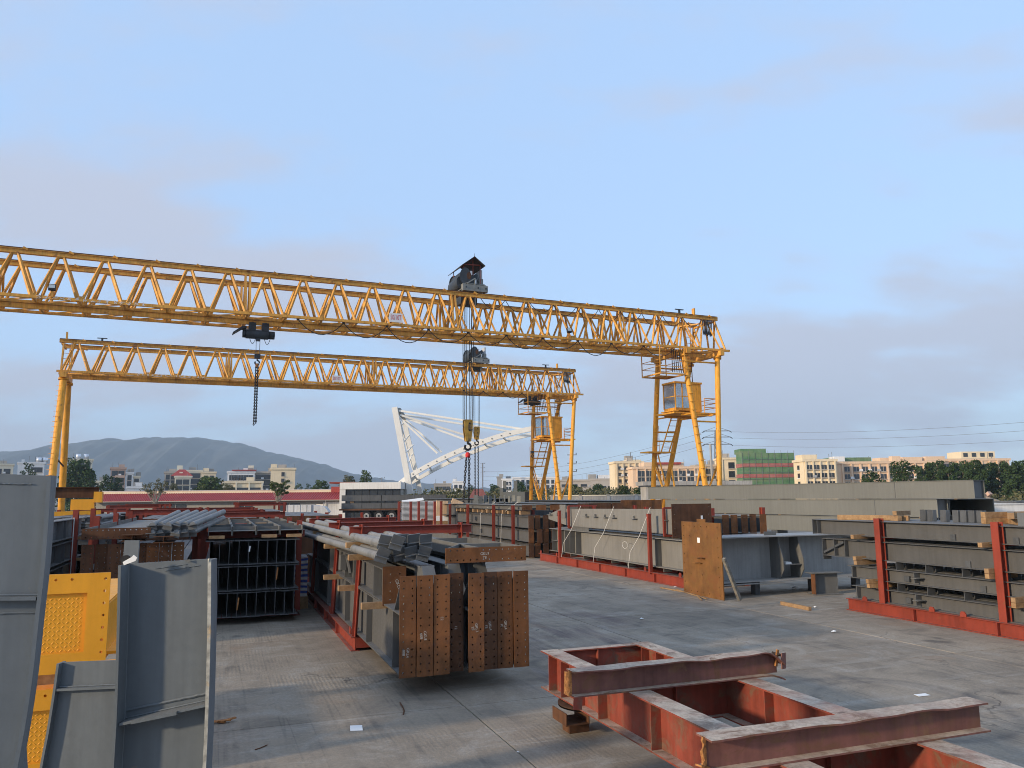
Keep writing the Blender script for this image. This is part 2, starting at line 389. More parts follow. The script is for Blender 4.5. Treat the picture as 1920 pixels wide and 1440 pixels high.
# ------------------------------------------------------------------ shape helpers
CACHE = {}
def finish(key, me, mat):
    me.materials.append(MATS[mat]); CACHE[key] = me; return me
def BOX(mat):
    k = ('box', mat)
    if k in CACHE: return CACHE[k]
    bm = bmesh.new(); bmesh.ops.create_cube(bm, size=1.0)
    me = bpy.data.meshes.new('block_' + mat); bm.to_mesh(me); bm.free(); return finish(k, me, mat)
def CYL(mat, n=12, r2=0.5):
    k = ('cyl', mat, n, r2)
    if k in CACHE: return CACHE[k]
    bm = bmesh.new(); bmesh.ops.create_cone(bm, cap_ends=True, segments=n, radius1=0.5, radius2=r2, depth=1.0)
    for f in bm.faces: f.smooth = len(f.verts) == 4 and n != 4
    me = bpy.data.meshes.new('rod_' + mat); bm.to_mesh(me); bm.free(); return finish(k, me, mat)
def mesh_from(name, verts, faces, mat, smooth=False):
    me = bpy.data.meshes.new(name); me.from_pydata([tuple(v) for v in verts], [], faces)
    bm = bmesh.new(); bm.from_mesh(me); bmesh.ops.recalc_face_normals(bm, faces=bm.faces); bm.to_mesh(me); bm.free()
    if smooth:
        for p in me.polygons: p.use_smooth = True
    mats = mat if isinstance(mat, (list, tuple)) else [mat]
    for x in mats: me.materials.append(MATS[x])
    return me
def new(name, me, parent=None, loc=(0, 0, 0), rot=(0, 0, 0), scale=(1, 1, 1)):
    o = bpy.data.objects.new(name, me); COL.objects.link(o)
    o.location, o.rotation_euler, o.scale = loc, rot, scale
    if parent is not None: o.parent = parent
    return o
def tag(o, label, cat, group=None, kind=None):
    o['label'] = label; o['category'] = cat; o['kind'] = kind or 'thing'
    if group: o['group'] = group
    return o
def thing(name, label, cat, loc=(0, 0, 0), rz=0.0, group=None, me=None, rot=None):
    o = new(name, me, None, loc, rot if rot is not None else (0, 0, rz)); return tag(o, label, cat, group)
def struct(name, me, parent=None, loc=(0, 0, 0), rot=(0, 0, 0)):
    o = new(name, me, parent, loc, rot)
    if parent is None: o['kind'] = 'structure'
    return o
def pbox(par, name, mat, c, s, rot=(0, 0, 0)):
    return new(name, BOX(mat), par, c, rot, s)
def frame_of(p0, p1):
    p0, p1 = Vector(p0), Vector(p1); d = p1 - p0; L = d.length; z = d / L
    up = Vector((0, 0, 1)) if abs(z.z) < 0.999 else Vector((0, 1, 0))
    x = z.cross(up).normalized(); y = z.cross(x)
    return Matrix((x, y, z)).transposed().to_quaternion(), (p0 + p1) / 2, L
def pbar(par, name, mat, p0, p1, w, h=None):
    q, c, L = frame_of(p0, p1)
    return new(name, BOX(mat), par, c, q.to_euler(), (w, h or w, L))
def ptube(par, name, mat, p0, p1, r, n=10):
    q, c, L = frame_of(p0, p1)
    return new(name, CYL(mat, n), par, c, q.to_euler(), (2 * r, 2 * r, L))
def path_mesh(name, pts, r, mat, n=5, closed=False):
    pts = [Vector(p) for p in pts]; V, Fc = [], []
    for i, p in enumerate(pts):
        a = pts[max(0, i - 1)]; b = pts[min(len(pts) - 1, i + 1)]
        d = (b - a).normalized() if (b - a).length > 1e-6 else Vector((0, 0, 1))
        up = Vector((0, 0, 1)) if abs(d.z) < 0.9 else Vector((1, 0, 0))
        x = d.cross(up).normalized(); y = d.cross(x)
        for k in range(n):
            t = 2 * math.pi * k / n; V.append(p + (x * math.cos(t) + y * math.sin(t)) * r)
    for i in range(len(pts) - 1):
        for k in range(n):
            Fc.append((i * n + k, i * n + (k + 1) % n, (i + 1) * n + (k + 1) % n, (i + 1) * n + k))
    Fc.append(tuple(range(n))); Fc.append(tuple((len(pts) - 1) * n + k for k in range(n)))
    return mesh_from(name, V, Fc, mat)
def sag(p0, p1, drop, n=10):
    p0, p1 = Vector(p0), Vector(p1)
    return [p0.lerp(p1, i / n) - Vector((0, 0, drop * 4 * (i / n) * (1 - i / n))) for i in range(n + 1)]
def prism(name, poly, t, mat, axis='y'):
    """polygon in x,z extruded from y=0 to y=t (or polygon in y,z along x)"""
    n = len(poly)
    if axis == 'y': V = [(a, 0, b) for a, b in poly] + [(a, t, b) for a, b in poly]
    elif axis == 'x': V = [(0, a, b) for a, b in poly] + [(t, a, b) for a, b in poly]
    else: V = [(a, b, 0) for a, b in poly] + [(a, b, t) for a, b in poly]
    Fc = [tuple(range(n)), tuple(range(n, 2 * n))] + [(i, (i + 1) % n, n + (i + 1) % n, n + i) for i in range(n)]
    return mesh_from(name, V, Fc, mat)
def ibeam(L, H, B, tf, tw, mat):
    """I-section along +y from 0 to L, base at z=0, centred on x"""
    k = ('ib', round(L, 2), round(H, 3), round(B, 3), tf, tw, mat)
    if k in CACHE: return CACHE[k]
    b, w = B / 2, tw / 2
    pr = [(-b, 0), (b, 0), (b, tf), (w, tf), (w, H - tf), (b, H - tf), (b, H), (-b, H), (-b, H - tf), (-w, H - tf), (-w, tf), (-b, tf)]
    n = 12
    V = [(x, 0, z) for x, z in pr] + [(x, L, z) for x, z in pr]
    Fc = [(i, (i + 1) % n, n + (i + 1) % n, n + i) for i in range(n)]
    for o in (0, n):
        Fc += [tuple(o + i for i in q) for q in ((0, 1, 2, 3, 10, 11), (3, 4, 9, 10), (4, 5, 6, 7, 8, 9))]
    me = mesh_from('i_section', V, Fc, mat); CACHE[k] = me; return me
def holed_plate(W, H, T, xs, zs, r, mat, skip=()):
    """plate x 0..W, z 0..H, y 0..T with round through-holes at the grid xs * zs"""
    k = ('hp', round(W, 3), round(H, 3), T, tuple(xs), tuple(zs), r, mat, tuple(skip))
    if k in CACHE: return CACHE[k]
    c = r * 1.6
    gx = sorted({0.0, W, *[x - c for x in xs], *[x + c for x in xs]})
    gz = sorted({0.0, H, *[z - c for z in zs], *[z + c for z in zs]})
    V, Fc, idx = [], [], {}
    def v(x, y, z):
        q = (round(x, 5), y, round(z, 5))
        if q not in idx: idx[q] = len(V); V.append(q)
        return idx[q]
    for i in range(len(gx) - 1):
        for j in range(len(gz) - 1):
            x0, x1, z0, z1 = gx[i], gx[i + 1], gz[j], gz[j + 1]
            hx = [x for x in xs if abs((x0 + x1) / 2 - x) < 1e-4]; hz = [z for z in zs if abs((z0 + z1) / 2 - z) < 1e-4]
            hole = hx and hz and (xs.index(hx[0]), zs.index(hz[0])) not in skip
            if not hole:
                for y in (0, T): Fc.append((v(x0, y, z0), v(x1, y, z0), v(x1, y, z1), v(x0, y, z1)))
            else:
                cx, cz = hx[0], hz[0]
                rim = [(x1, cz), (x1, z1), (cx, z1), (x0, z1), (x0, cz), (x0, z0), (cx, z0), (x1, z0)]
                circ = [(cx + r * math.cos(t * math.pi / 4), cz + r * math.sin(t * math.pi / 4)) for t in range(8)]
                for t in range(8):
                    a, b2 = rim[t], rim[(t + 1) % 8]; p, q = circ[t], circ[(t + 1) % 8]
                    for y in (0, T): Fc.append((v(a[0], y, a[1]), v(b2[0], y, b2[1]), v(q[0], y, q[1]), v(p[0], y, p[1])))
                    Fc.append((v(p[0], 0, p[1]), v(q[0], 0, q[1]), v(q[0], T, q[1]), v(p[0], T, p[1])))
    for (a, b2) in (((0, 0), (W, 0)), ((W, 0), (W, H)), ((W, H), (0, H)), ((0, H), (0, 0))):
        Fc.append((v(a[0], 0, a[1]), v(b2[0], 0, b2[1]), v(b2[0], T, b2[1]), v(a[0], T, a[1])))
    me = bpy.data.meshes.new('drilled_plate'); me.from_pydata(V, [], Fc)
    me.materials.append(MATS[mat]); CACHE[k] = me; return me
def text_mesh(body, size, mat, extrude=0.0):
    k = ('tx', body, size, mat)
    if k in CACHE: return CACHE[k]
    cu = bpy.data.curves.new('lettering', 'FONT'); cu.body = body; cu.size = size; cu.extrude = extrude
    cu.offset = 0.0
    cu.align_x = 'CENTER'; cu.align_y = 'CENTER'; cu.resolution_u = 2
    o = bpy.data.objects.new('lettering_tmp', cu); COL.objects.link(o)
    dg = bpy.context.evaluated_depsgraph_get()
    me = bpy.data.meshes.new_from_object(o.evaluated_get(dg))
    bpy.data.objects.remove(o); bpy.data.curves.remove(cu)
    me.materials.clear(); me.materials.append(MATS[mat]); CACHE[k] = me; return me
ORD = ['first', 'second', 'third', 'fourth', 'fifth', 'sixth', 'seventh', 'eighth', 'ninth', 'tenth', 'eleventh', 'twelfth',
       'thirteenth', 'fourteenth', 'fifteenth', 'sixteenth']
# ================================================================== THE SETTING
gs = 9000
ground = struct('ground', mesh_from('ground', [(-gs, -600, -0.03), (gs, -600, -0.03), (gs, 9000, -0.03), (-gs, 9000, -0.03)], [(0, 1, 2, 3)], 'ground_far'))
yard = new('yard_pavement', None, None, (0, 0, 0), (0, 0, YA)); yard['kind'] = 'structure'
SW, SL = 4.5, 6.0
slab_me = None
def slab_mesh(w, l):
    b = 0.004; v = []
    for z, k in ((-0.15, 0), (-0.012, 0), (0.0, b)):
        v += [(k, k, z), (w - k, k, z), (w - k, l - k, z), (k, l - k, z)]
    f = [(8, 9, 10, 11)] + [(a + i, a + (i + 1) % 4, a + 4 + (i + 1) % 4, a + 4 + i) for a in (0, 4) for i in range(4)]
    return mesh_from('slab', v, f, 'yard_concrete')
slab_me = slab_mesh(SW - 0.016, SL - 0.016)
for i in range(-6, 6):
    for j in range(-2, 11):
        new('slab', slab_me, yard, (3.19 + SW * i + 0.008, 4.5 + SL * j + 0.008, random.uniform(-0.004, 0.0)))

# ---- mountains
prof = [(-420, 905), (-250, 893), (-120, 878), (-60, 868), (0, 856), (21, 850), (44, 846), (58, 848), (83, 844), (104, 840), (129, 836), (167, 832), (198, 829),
        (227, 823), (250, 825), (269, 828), (292, 824), (325, 823), (350, 821), (369, 825), (400, 826), (440, 832), (480, 840),
        (520, 852), (560, 860), (600, 870), (640, 882), (680, 893), (740, 903), (800, 908), (900, 914), (1000, 918), (1150, 921)]
def ridge_y(px):
    for (a, ya), (b, yb) in zip(prof, prof[1:]):
        if a <= px <= b: return ya + (yb - ya) * (px - a) / (b - a)
    return 921
V, Fc = [], []
NX, NY = 320, 40
from mathutils import noise as mnoise
rnd = random.Random(3)
ph = [rnd.uniform(0, 6.28) for _ in range(12)]
for i in range(NX + 1):
    px = -420 + 1570 * i / NX
    top = P(px, ridge_y(px) + 3.6 * mnoise.fractal(Vector((px * 0.06, 0.3, 0)), 0.9, 2.0, 6), 3300)
    for j in range(NY + 1):
        t = j / NY
        Y = 2300 + 2000 * t
        h = math.sin(math.pi * min(1, t * 1.0)) ** 1.2 if t <= 0.5 else math.sin(math.pi * t) ** 1.2
        rel = mnoise.fractal(Vector((px * 0.022, t * 3.0, 1.7)), 1.0, 2.1, 6)
        rdg = abs(mnoise.noise(Vector((px * 0.045 + 2.0 * t, t * 2.0, 5.0))))
        gul = 1 + 0.42 * rel * (1.05 - h) - 0.55 * rdg * (1 - h) + 0.10 * math.sin(px * 0.05 + ph[0] + 3 * t) * (1 - h) + 0.12 * math.sin(px * 0.13 + ph[1] - 5 * t) * (1 - h) * 1.2
        z = top.z * h * gul + (0 if j in (0, NY) else rnd.uniform(-4, 4) * (1 - h))
        V.append((top.x * (Y / 3300) ** 0.3, Y, max(-1, z if 0 < j < NY else -1)))
for i in range(NX):
    for j in range(NY):
        a = i * (NY + 1) + j
        Fc.append((a, a + NY + 1, a + NY + 2, a + 1))
struct('mountains', mesh_from('mountains', V, Fc, 'mountain_rock', True))

# ---- buildings
def windows_on(b, W, rows, cols, z0, z1, ww, wh, y, x0=None, x1=None, mat='window_glass', skip=(), frame=False):
    x0 = -W / 2 + W * 0.06 if x0 is None else x0; x1 = W / 2 - W * 0.06 if x1 is None else x1
    for r in range(rows):
        for c in range(cols):
            if (r, c) in skip: continue
            x = x0 + (x1 - x0) * (c + 0.5) / cols; z = z0 + (z1 - z0) * (r + 0.5) / rows
            w = new('window', BOX(mat), b, (x, y, z), (0, 0, 0), (ww, 0.16, wh))
            new('sill', BOX('plaster_beige'), b, (x, y - 0.06, z - wh / 2 - 0.10), (0, 0, 0), (ww * 1.15, 0.36, 0.16))
            if frame: new('mullion', BOX('plaster_beige'), b, (x, y - 0.10, z), (0, 0, 0), (0.06, 0.12, wh))
def side_windows(b, D, x, rows, cols, z0, z1, ww, wh, mat='window_glass'):
    for r in range(rows):
        for c in range(cols):
            y = D * 0.08 + D * 0.84 * (c + 0.5) / cols; z = z0 + (z1 - z0) * (r + 0.5) / rows
            new('window', BOX(mat), b, (x, y, z), (0, 0, 0), (0.16, ww, wh))
            new('sill', BOX('plaster_white'), b, (x, y, z - wh / 2 - 0.10), (0, 0, 0), (0.36, ww * 1.15, 0.16))
def building(label, xl, xr, yt, Y, D, wall, rows, cols, rz=0.0, ww=1.5, wh=1.5, roof='plaster_grey', base=0.0, zlow=None, group=None, cat='building', parapet=True, win=True, frame=False, skip=()):
    a, c = P(xl, yt, Y), P(xr, yt, Y)
    W = (c - a).length; H = (a.z + c.z) / 2
    mid = (a + c) / 2
    if mid.x < 0:                      # the town on the left fronts onto the yard
        rz = rz - math.atan2(mid.x, mid.y); W *= math.cos(math.atan2(mid.x, mid.y))
    if mid.x > 20: D = min(D, 6)
    b = thing('apartment_block', label, cat, (mid.x, mid.y, base), rz, group)
    new('wall', BOX(wall), b, (0, D / 2, H / 2 - 0.4), (0, 0, 0), (W, D, H + 0.8 - 0.6))
    if parapet:
        new('parapet', BOX(wall), b, (0, D / 2, H - 0.12), (0, 0, 0), (W + 0.5, D + 0.5, 0.5))
        new('roof', BOX(roof), b, (0, D / 2, H + 0.16), (0, 0, 0), (W - 0.4, D - 0.4, 0.06))
    else:
        new('roof', BOX(roof), b, (0, D / 2, H - 0.15), (0, 0, 0), (W + 0.3, D + 0.3, 0.3))
    if win and rows * cols: windows_on(b, W, rows, cols, (H * 0.30 if zlow is None else zlow), H - 0.7, ww, wh, -0.02, frame=frame, skip=skip)
    b['w'], b['h'], b['d'] = W, H, D
    q = random.Random(int(xl * 7 + yt))
    for k in range(q.randint(1, 3)):
        x = q.uniform(-W * 0.4, W * 0.4)
        pbox(b, 'roof_box', q.choice(('plaster_grey', 'plaster_beige', wall)), (x, q.uniform(2, D - 2), H + 0.19 + 0.45), (q.uniform(0.8, 2.2), 1.5, 0.9 + 0.5 * q.random()))
    for k in range(q.randint(1, 3)):
        x = q.uniform(-W * 0.45, W * 0.45); ptube(b, 'roof_pipe', 'wire_grey', (x, 1.0, H), (x, 1.0, H + q.uniform(0.8, 2.2)), 0.05, 5)
    if win and rows * cols > 3:
        for k in range(rows * cols // 2):
            r_, c_ = q.randrange(rows), q.randrange(cols); z0 = (H * 0.30 if zlow is None else zlow)
            x = -W * 0.44 + W * 0.88 * (c_ + 0.5) / cols + ww * 0.85; z = z0 + (H - 0.7 - z0) * (r_ + 0.5) / rows - wh * 0.25
            if x < W / 2 - 0.5: pbox(b, 'air_conditioner', 'plaster_white', (x, -0.22, z), (0.75, 0.36, 0.5))
    return b
def tank(b, x, y, z, r=0.8):
    ptube(b, 'water_tank', 'tin_tank', (x, y, z), (x, y, z + 1.5), r, 12)

# left town
b = building('cream flat-roofed house at the far edge of the town below the mountain', -30, 26, 870, 230, 12, 'plaster_cream', 3, 3, ww=1.7)
b = building('white plain block with steel roof tanks behind the crane leg', 34, 84, 867, 235, 12, 'plaster_white', 3, 4, skip=((1, 0), (1, 1), (2, 0), (2, 1)))
tank(b, 2.0, 4, b['h'] + 0.2); tank(b, 3.6, 4, b['h'] + 0.2)
b = building('tall cream block with dark windows rising over the big dark tree', 134, 174, 861, 225, 12, 'plaster_cream', 5, 3, ww=1.3)
tank(b, -1, 4, b['h'] + 0.2, 0.6); tank(b, 1, 4, b['h'] + 0.2, 0.6)
b = building('small cream house half hidden beside the big dark tree', 181, 196, 902, 220, 9, 'plaster_cream', 2, 2, ww=1.0, wh=0.9)
b = building('narrow pink apartment block with balconies', 208, 236, 877, 230, 11, 'plaster_pink', 4, 2, ww=1.6)
for k in range(3): pbox(b, 'balcony', 'plaster_pink', (0.6, -0.5, b['h'] - 2.6 - 3 * k), (2.6, 1.0, 0.7))
b = building('slim white stepped house next to the pink block', 237, 250, 886, 232, 11, 'plaster_white', 4, 1, ww=1.1)
b = building('slim cream house with stacked balconies beside the white stepped house', 251, 262, 893, 234, 10, 'plaster_cream', 4, 1, ww=1.3)
b = building('low white house with a row of square windows behind the red roof', 238, 268, 913, 200, 9, 'plaster_white', 1, 4, ww=1.0, wh=0.8, zlow=3.6)
b = building('greyish block with small windows at the side of the domed house', 309, 331, 885, 240, 12, 'plaster_beige', 4, 2, ww=1.1)
b = building('cream house with a small red hipped roof over its front', 328, 358, 893, 228, 9, 'plaster_cream', 3, 2, ww=1.7)
V = [(-3.0, 0, 0), (3.0, 0, 0), (3.0, 5, 0), (-3.0, 5, 0), (-0.8, 2, 1.9), (0.8, 2, 1.9), (0.8, 3, 1.9), (-0.8, 3, 1.9)]
new('hipped_roof', mesh_from('hipped_roof', V, [(0, 1, 5, 4), (1, 2, 6, 5), (2, 3, 7, 6), (3, 0, 4, 7), (4, 5, 6, 7), (0, 1, 2, 3)], 'trim_red'), b, (-0.3, 1.5, b['h'] + 0.2))
b = building('wide cream block with a stair tower behind the domed house', 331, 379, 882, 250, 12, 'plaster_cream', 4, 4, ww=1.8)
pbox(b, 'stair_tower', 'plaster_cream', (-2.9, 5, b['h'] + 0.6), (1.7, 3, 2.2))
b = building('pale yellow lower wing to the side of the wide cream block', 379, 405, 885, 252, 12, 'plaster_yellow', 3, 2, ww=1.2)
b = building('white house with a red roof edge and an arched window', 427, 478, 884, 235, 12, 'plaster_white', 3, 5, ww=1.3)
pbox(b, 'roof_edge', 'trim_red', (0.8, 5.6, b['h'] + 0.35), (7.0, 12.2, 0.35)); pbox(b, 'stair_tower', 'plaster_cream', (2.8, 5, b['h'] + 1.2), (1.6, 3, 1.5))
b = building('pale grey block with open top floor between two town houses', 478, 510, 885, 245, 12, 'plaster_beige', 4, 3, ww=1.5)
b = building('long low yellow building with wide windows behind the red roof', 416, 493, 903, 190, 10, 'plaster_yellow', 1, 3, ww=3.0, wh=1.3, zlow=3.3)
for k in range(4): pbox(b, 'pilaster', 'plaster_cream', (-4.4 + 3 * k, -0.12, b['h'] * 0.5), (0.35, 0.3, b['h']))
b = building('plain yellow gable block with one column of small windows', 508, 554, 878, 205, 12, 'plaster_yellow', 4, 1, ww=0.8, wh=1.0)
# centre town
b = building('dark grey low block far behind the white arch', 814, 846, 907, 330, 14, 'plaster_grey', 2, 4, ww=1.4)
b = building('small white house far behind the hanging hook', 849, 869, 903, 320, 12, 'plaster_white', 2, 2, ww=1.3)
b = building('grey end tower of the white factory row', 932, 941, 894, 300, 12, 'plaster_grey', 0, 0)
b = building('white factory block with dark square windows by its grey tower', 941, 960, 898, 300, 12, 'plaster_white', 3, 3, ww=0.9, wh=1.2)
b = building('long white factory building behind the far crane leg', 961, 1046, 895, 310, 14, 'plaster_white', 3, 8, ww=1.2)
b = building('beige factory with a long dark strip window right of the far crane', 1046, 1107, 900, 280, 12, 'plaster_beige', 2, 3, ww=2.2, wh=0.9)
b = building('pale factory with a white rooftop shed and grey side', 1107, 1150, 898, 310, 12, 'plaster_beige', 1, 4, ww=1.2)
pbox(b, 'roof_shed', 'plaster_white', (1, 4, b['h'] + 0.9), (4.5, 5, 1.5)); pbox(b, 'roof_shed', 'plaster_grey', (-3.5, 4, b['h'] + 1.0), (3.0, 5, 1.8))
# right: peach factory blocks
def peach(label, xl, xr, yt, Y, D, rows, cols, rz, wall='plaster_peach', lit=None, ww=1.5, wh=1.4, side=None, zlow=2.2, fl=True):
    b = building(label, xl, xr, yt, Y, D, wall, rows, cols, rz, ww, wh, zlow=zlow, frame=fl)
    W, H = b['w'], b['h']
    for k in range(cols + 1):
        pbox(b, 'pilaster', wall, (-W / 2 + W * 0.06 + W * 0.88 * k / cols, -0.10, H / 2), (0.3, 0.3, H - 0.6))
    if side: side_windows(b, b['d'], -W / 2 - 0.02, rows, side, zlow, H - 0.7, ww, wh)
    return b
b = peach('yellow six storey block with square windows left of the crane cab', 1152, 1206, 866, 190, 12, 5, 4, 0.10, 'plaster_yellow', ww=0.7, wh=0.8, fl=False)
b = peach('tall cream stair block with tiny windows behind the near crane leg', 1179, 1200, 863, 196, 10, 4, 1, 0.1, 'plaster_yellow', ww=0.8, wh=0.9, fl=False)
b = peach('peach block with paired windows and a red roof strip behind the crane legs', 1186, 1310, 876, 180, 12, 4, 7, 0.06, 'plaster_peach', ww=1.6, wh=1.3)
pbox(b, 'roof_strip', 'trim_red', (0.5, 4.5, b['h'] + 1.0), (8.0, 3.0, 0.5)); pbox(b, 'penthouse', 'plaster_peach', (0.5, 6.2, b['h'] + 0.6), (9.5, 5.5, 1.4))
b = peach('grey pink block behind the lattice pylon', 1305, 1352, 872, 200, 12, 4, 3, 0.0, 'plaster_beige', ww=1.4, wh=1.3)
b = peach('yellow stair tower with three square windows beside the green netting', 1351, 1390, 859, 195, 12, 4, 1, 0.0, 'plaster_yellow', ww=1.5, wh=1.5, fl=False)
# green netted building site
def netted(label, xl, xr, yt, Y, D, rz):
    a, c = P(xl, yt, Y), P(xr, yt, Y); W = (c - a).length; H = (a.z + c.z) / 2; mid = (a + c) / 2
    b = thing('building_site', label, 'building site', (mid.x, mid.y, 0), rz)
    fl = 5
    for k in range(fl):
        z0 = H * k / fl
        rb = 0.85 if k in (2, 3) else 0.0
        new('netting', BOX('green_net'), b, (0, D / 2, z0 + (H / fl - rb) / 2), (0, 0, 0), (W + random.uniform(-0.12, 0.12), D + random.uniform(-0.12, 0.12), H / fl - rb - 0.06))
        if rb: new('netting_band', BOX('red_net'), b, (0, D / 2, z0 + H / fl - rb / 2), (0, 0, 0), (W + 0.16, D + 0.16, rb))
    for k in range(int(W / 1.5) + 1):
        x = -W / 2 + 1.5 * k
        ptube(b, 'scaffold_pole', 'wire_grey', (x, -0.13, 0), (x, -0.13, H + random.uniform(0.1, 0.6)), 0.035, 6)
    for k in range(1, 8):
        ptube(b, 'scaffold_rail', 'wire_grey', (-W / 2, -0.14, H * k / 8), (W / 2, -0.14, H * k / 8), 0.03, 6)
    b['w'], b['h'], b['d'] = W, H, D
    return b
b = netted('half finished building wrapped in green scaffold netting with red bands', 1391, 1489, 849, 180, 5, 0.0)
pbox(b, 'netting_top', 'green_net', (-b['w'] / 2 + 3.1, 4, b['h'] + 0.5), (6.0, 5.0, 1.1))
# the big long peach factory: left end wing, sunlight put in as yellower plaster, and the long front running back to the right
b = peach('peach factory end wing with white pilasters right of the green netting', 1506, 1568, 862, 168, 6, 4, 4, 0.0, 'plaster_yellow', ww=1.15, wh=0.95, side=1)
pbox(b, 'stair_head', 'plaster_yellow', (-b['w'] / 2 + 1.6, 2.6, b['h'] + 0.6), (3.2, 4, 1.1))
b = peach('long peach factory front with rows of barred windows behind the box girders', 1567, 1760, 866, 172, 16, 4, 10, 0.0, 'plaster_peach', ww=1.15, wh=1.05)
pbox(b, 'roof_hoarding', 'green_net', (-b['w'] / 2 + 5, 6, b['h'] + 0.7), (9, 5, 1.0)); pbox(b, 'roof_room', 'plaster_white', (-b['w'] / 2 + 1.5, 3, b['h'] + 0.8), (2.4, 3, 1.1))
for k in range(3): pbox(b, 'roof_room', 'plaster_peach', (3.0 + 5.2 * k, 7, b['h'] + 0.7), (4.4, 4, 0.9 + 0.2 * k))
b = peach('far peach wing with a roof pavilion above the tree row', 1758, 1892, 861, 182, 16, 4, 8, 0.0, 'plaster_peach', ww=1.15, wh=1.05)
pv = pbox(b, 'roof_pavilion', 'plaster_yellow', (2.4, 5, b['h'] + 0.9), (8.0, 6, 2.0))
for k in range(4): pbox(b, 'pavilion_window', 'window_glass', (-0.6 + 2.0 * k, 1.97, b['h'] + 1.1), (1.0, 0.1, 0.9))

# low concrete wall and canopy behind the near crane
a, c = P(1203, 903, 78), P(1408, 901, 78)
w = thing('concrete_shed', 'weathered concrete flat roof shed behind the near crane legs', 'shed', ((a.x + c.x) / 2, 78, 0), 0.02)
Wd = (c - a).length; Hh = (a.z + c.z) / 2
pbox(w, 'wall', 'concrete_wall', (0, 1.5, Hh / 2 - 0.2), (Wd - 0.8, 3, Hh - 0.4)); pbox(w, 'roof_slab', 'concrete_wall', (0, 1.5, Hh - 0.2), (Wd, 4, 0.4))
w = thing('boundary_wall', 'pale boundary wall running behind the middle stacks', 'wall', (P(1140, 925, 95).x, 95, 0))
pbox(w, 'wall', 'concrete_wall', (0, 0, 1.35), (14, 0.25, 2.7)); pbox(w, 'coping', 'plaster_cream', (0, 0, 2.75), (14.2, 0.4, 0.12))
for k in range(5): pbox(w, 'pier', 'concrete_wall', (-6.8 + 3.4 * k, 0, 1.42), (0.4, 0.4, 2.86))

# ---- long workshop with red tiled roof
a, c = P(168, 921, 100), P(640, 921, 100)
W = c.x - a.x; mid = (a.x + c.x) / 2
ze, zr = P(400, 938, 100).z, P(400, 926.5, 100).z
ws = thing('workshop', 'long single storey workshop with ribbed red roof and cream ridge fascia', 'workshop', (mid, 100, 0))
pbox(ws, 'wall', 'wall_grey', (0, 3.8, ze / 2), (W - 1.0, 6, ze))
sl = [(-W / 2, 0.0, ze), (W / 2, 0.0, ze), (W / 2, 3.2, zr + 0.12), (-W / 2, 3.2, zr + 0.12)]
rf = new('roof', mesh_from('roof_sheet', sl + [(x, y, z - 0.08) for x, y, z in sl], [(0, 1, 2, 3), (4, 5, 6, 7), (0, 1, 5, 4), (1, 2, 6, 5), (2, 3, 7, 6), (3, 0, 4, 7)], 'roof_red'), ws)
nr = int(W / 0.30)
V, Fc = [], []
for k in range(nr):                                   # the roll of every tile course, past what can be picked apart singly
    x = -W / 2 + W * (k + 0.5) / nr; s = 0.075
    o = len(V)
    for (y, z) in ((-0.03, ze - 0.01), (3.2, zr + 0.12)):
        V += [(x - s, y, z), (x - s * 0.6, y, z + 0.075), (x + s * 0.6, y, z + 0.075), (x + s, y, z)]
    Fc += [(o, o + 1, o + 5, o + 4), (o + 1, o + 2, o + 6, o + 5), (o + 2, o + 3, o + 7, o + 6), (o, o + 1, o + 2, o + 3)]
tl = new('roof_tiles', mesh_from('roof_tiles', V, Fc, 'roof_red'), ws); tl['kind'] = 'stuff'
zt = P(400, 921, 100).z
pbox(ws, 'fascia', 'fascia_cream', (0, 3.3, (zr + zt) / 2 + 0.03), (W - 0.2, 0.25, zt - zr + 0.12)); pbox(ws, 'coping', 'white_wall', (0, 3.3, zt + 0.12), (W, 0.4, 0.06))
pbox(ws, 'gutter', 'plaster_grey', (0, -0.08, ze - 0.10), (W, 0.12, 0.10))
for px, w_ in ((300, 2.2), (325, 2.6), (455, 2.0), (540, 2.6), (215, 2.4)):
    x = P(px, 950, 100).x - mid
    f = new('window', BOX('window_glass'), ws, (x, 0.78, 1.6), (0, 0, 0), (w_, 0.08, 1.0))
    pbox(ws, 'window_frame', 'plaster_grey', (x, 0.74, 1.6), (0.06, 0.1, 1.0)); pbox(ws, 'window_sill', 'white_wall', (x, 0.7, 1.05), (w_ + 0.2, 0.2, 0.08))
x = P(622, 950, 100).x - mid
pbox(ws, 'roller_door', 'tin_white', (x, 0.77, 1.1), (2.6, 0.08, 2.2))
for px in (608, 637, 444): ptube(ws, 'downpipe', 'white_wall', (P(px, 950, 100).x - mid, 0.6, 0), (P(px, 950, 100).x - mid, 0.6, ze), 0.07, 8)
x = P(597, 950, 100).x - mid
pbox(ws, 'notice_board', 'sign_white', (x, 0.72, 1.45), (0.9, 0.06, 1.0))
for px in (360, 372): pbox(ws, 'meter_box', 'tin_white', (P(px, 950, 100).x - mid, 0.70, 1.2), (0.55, 0.2, 0.8))

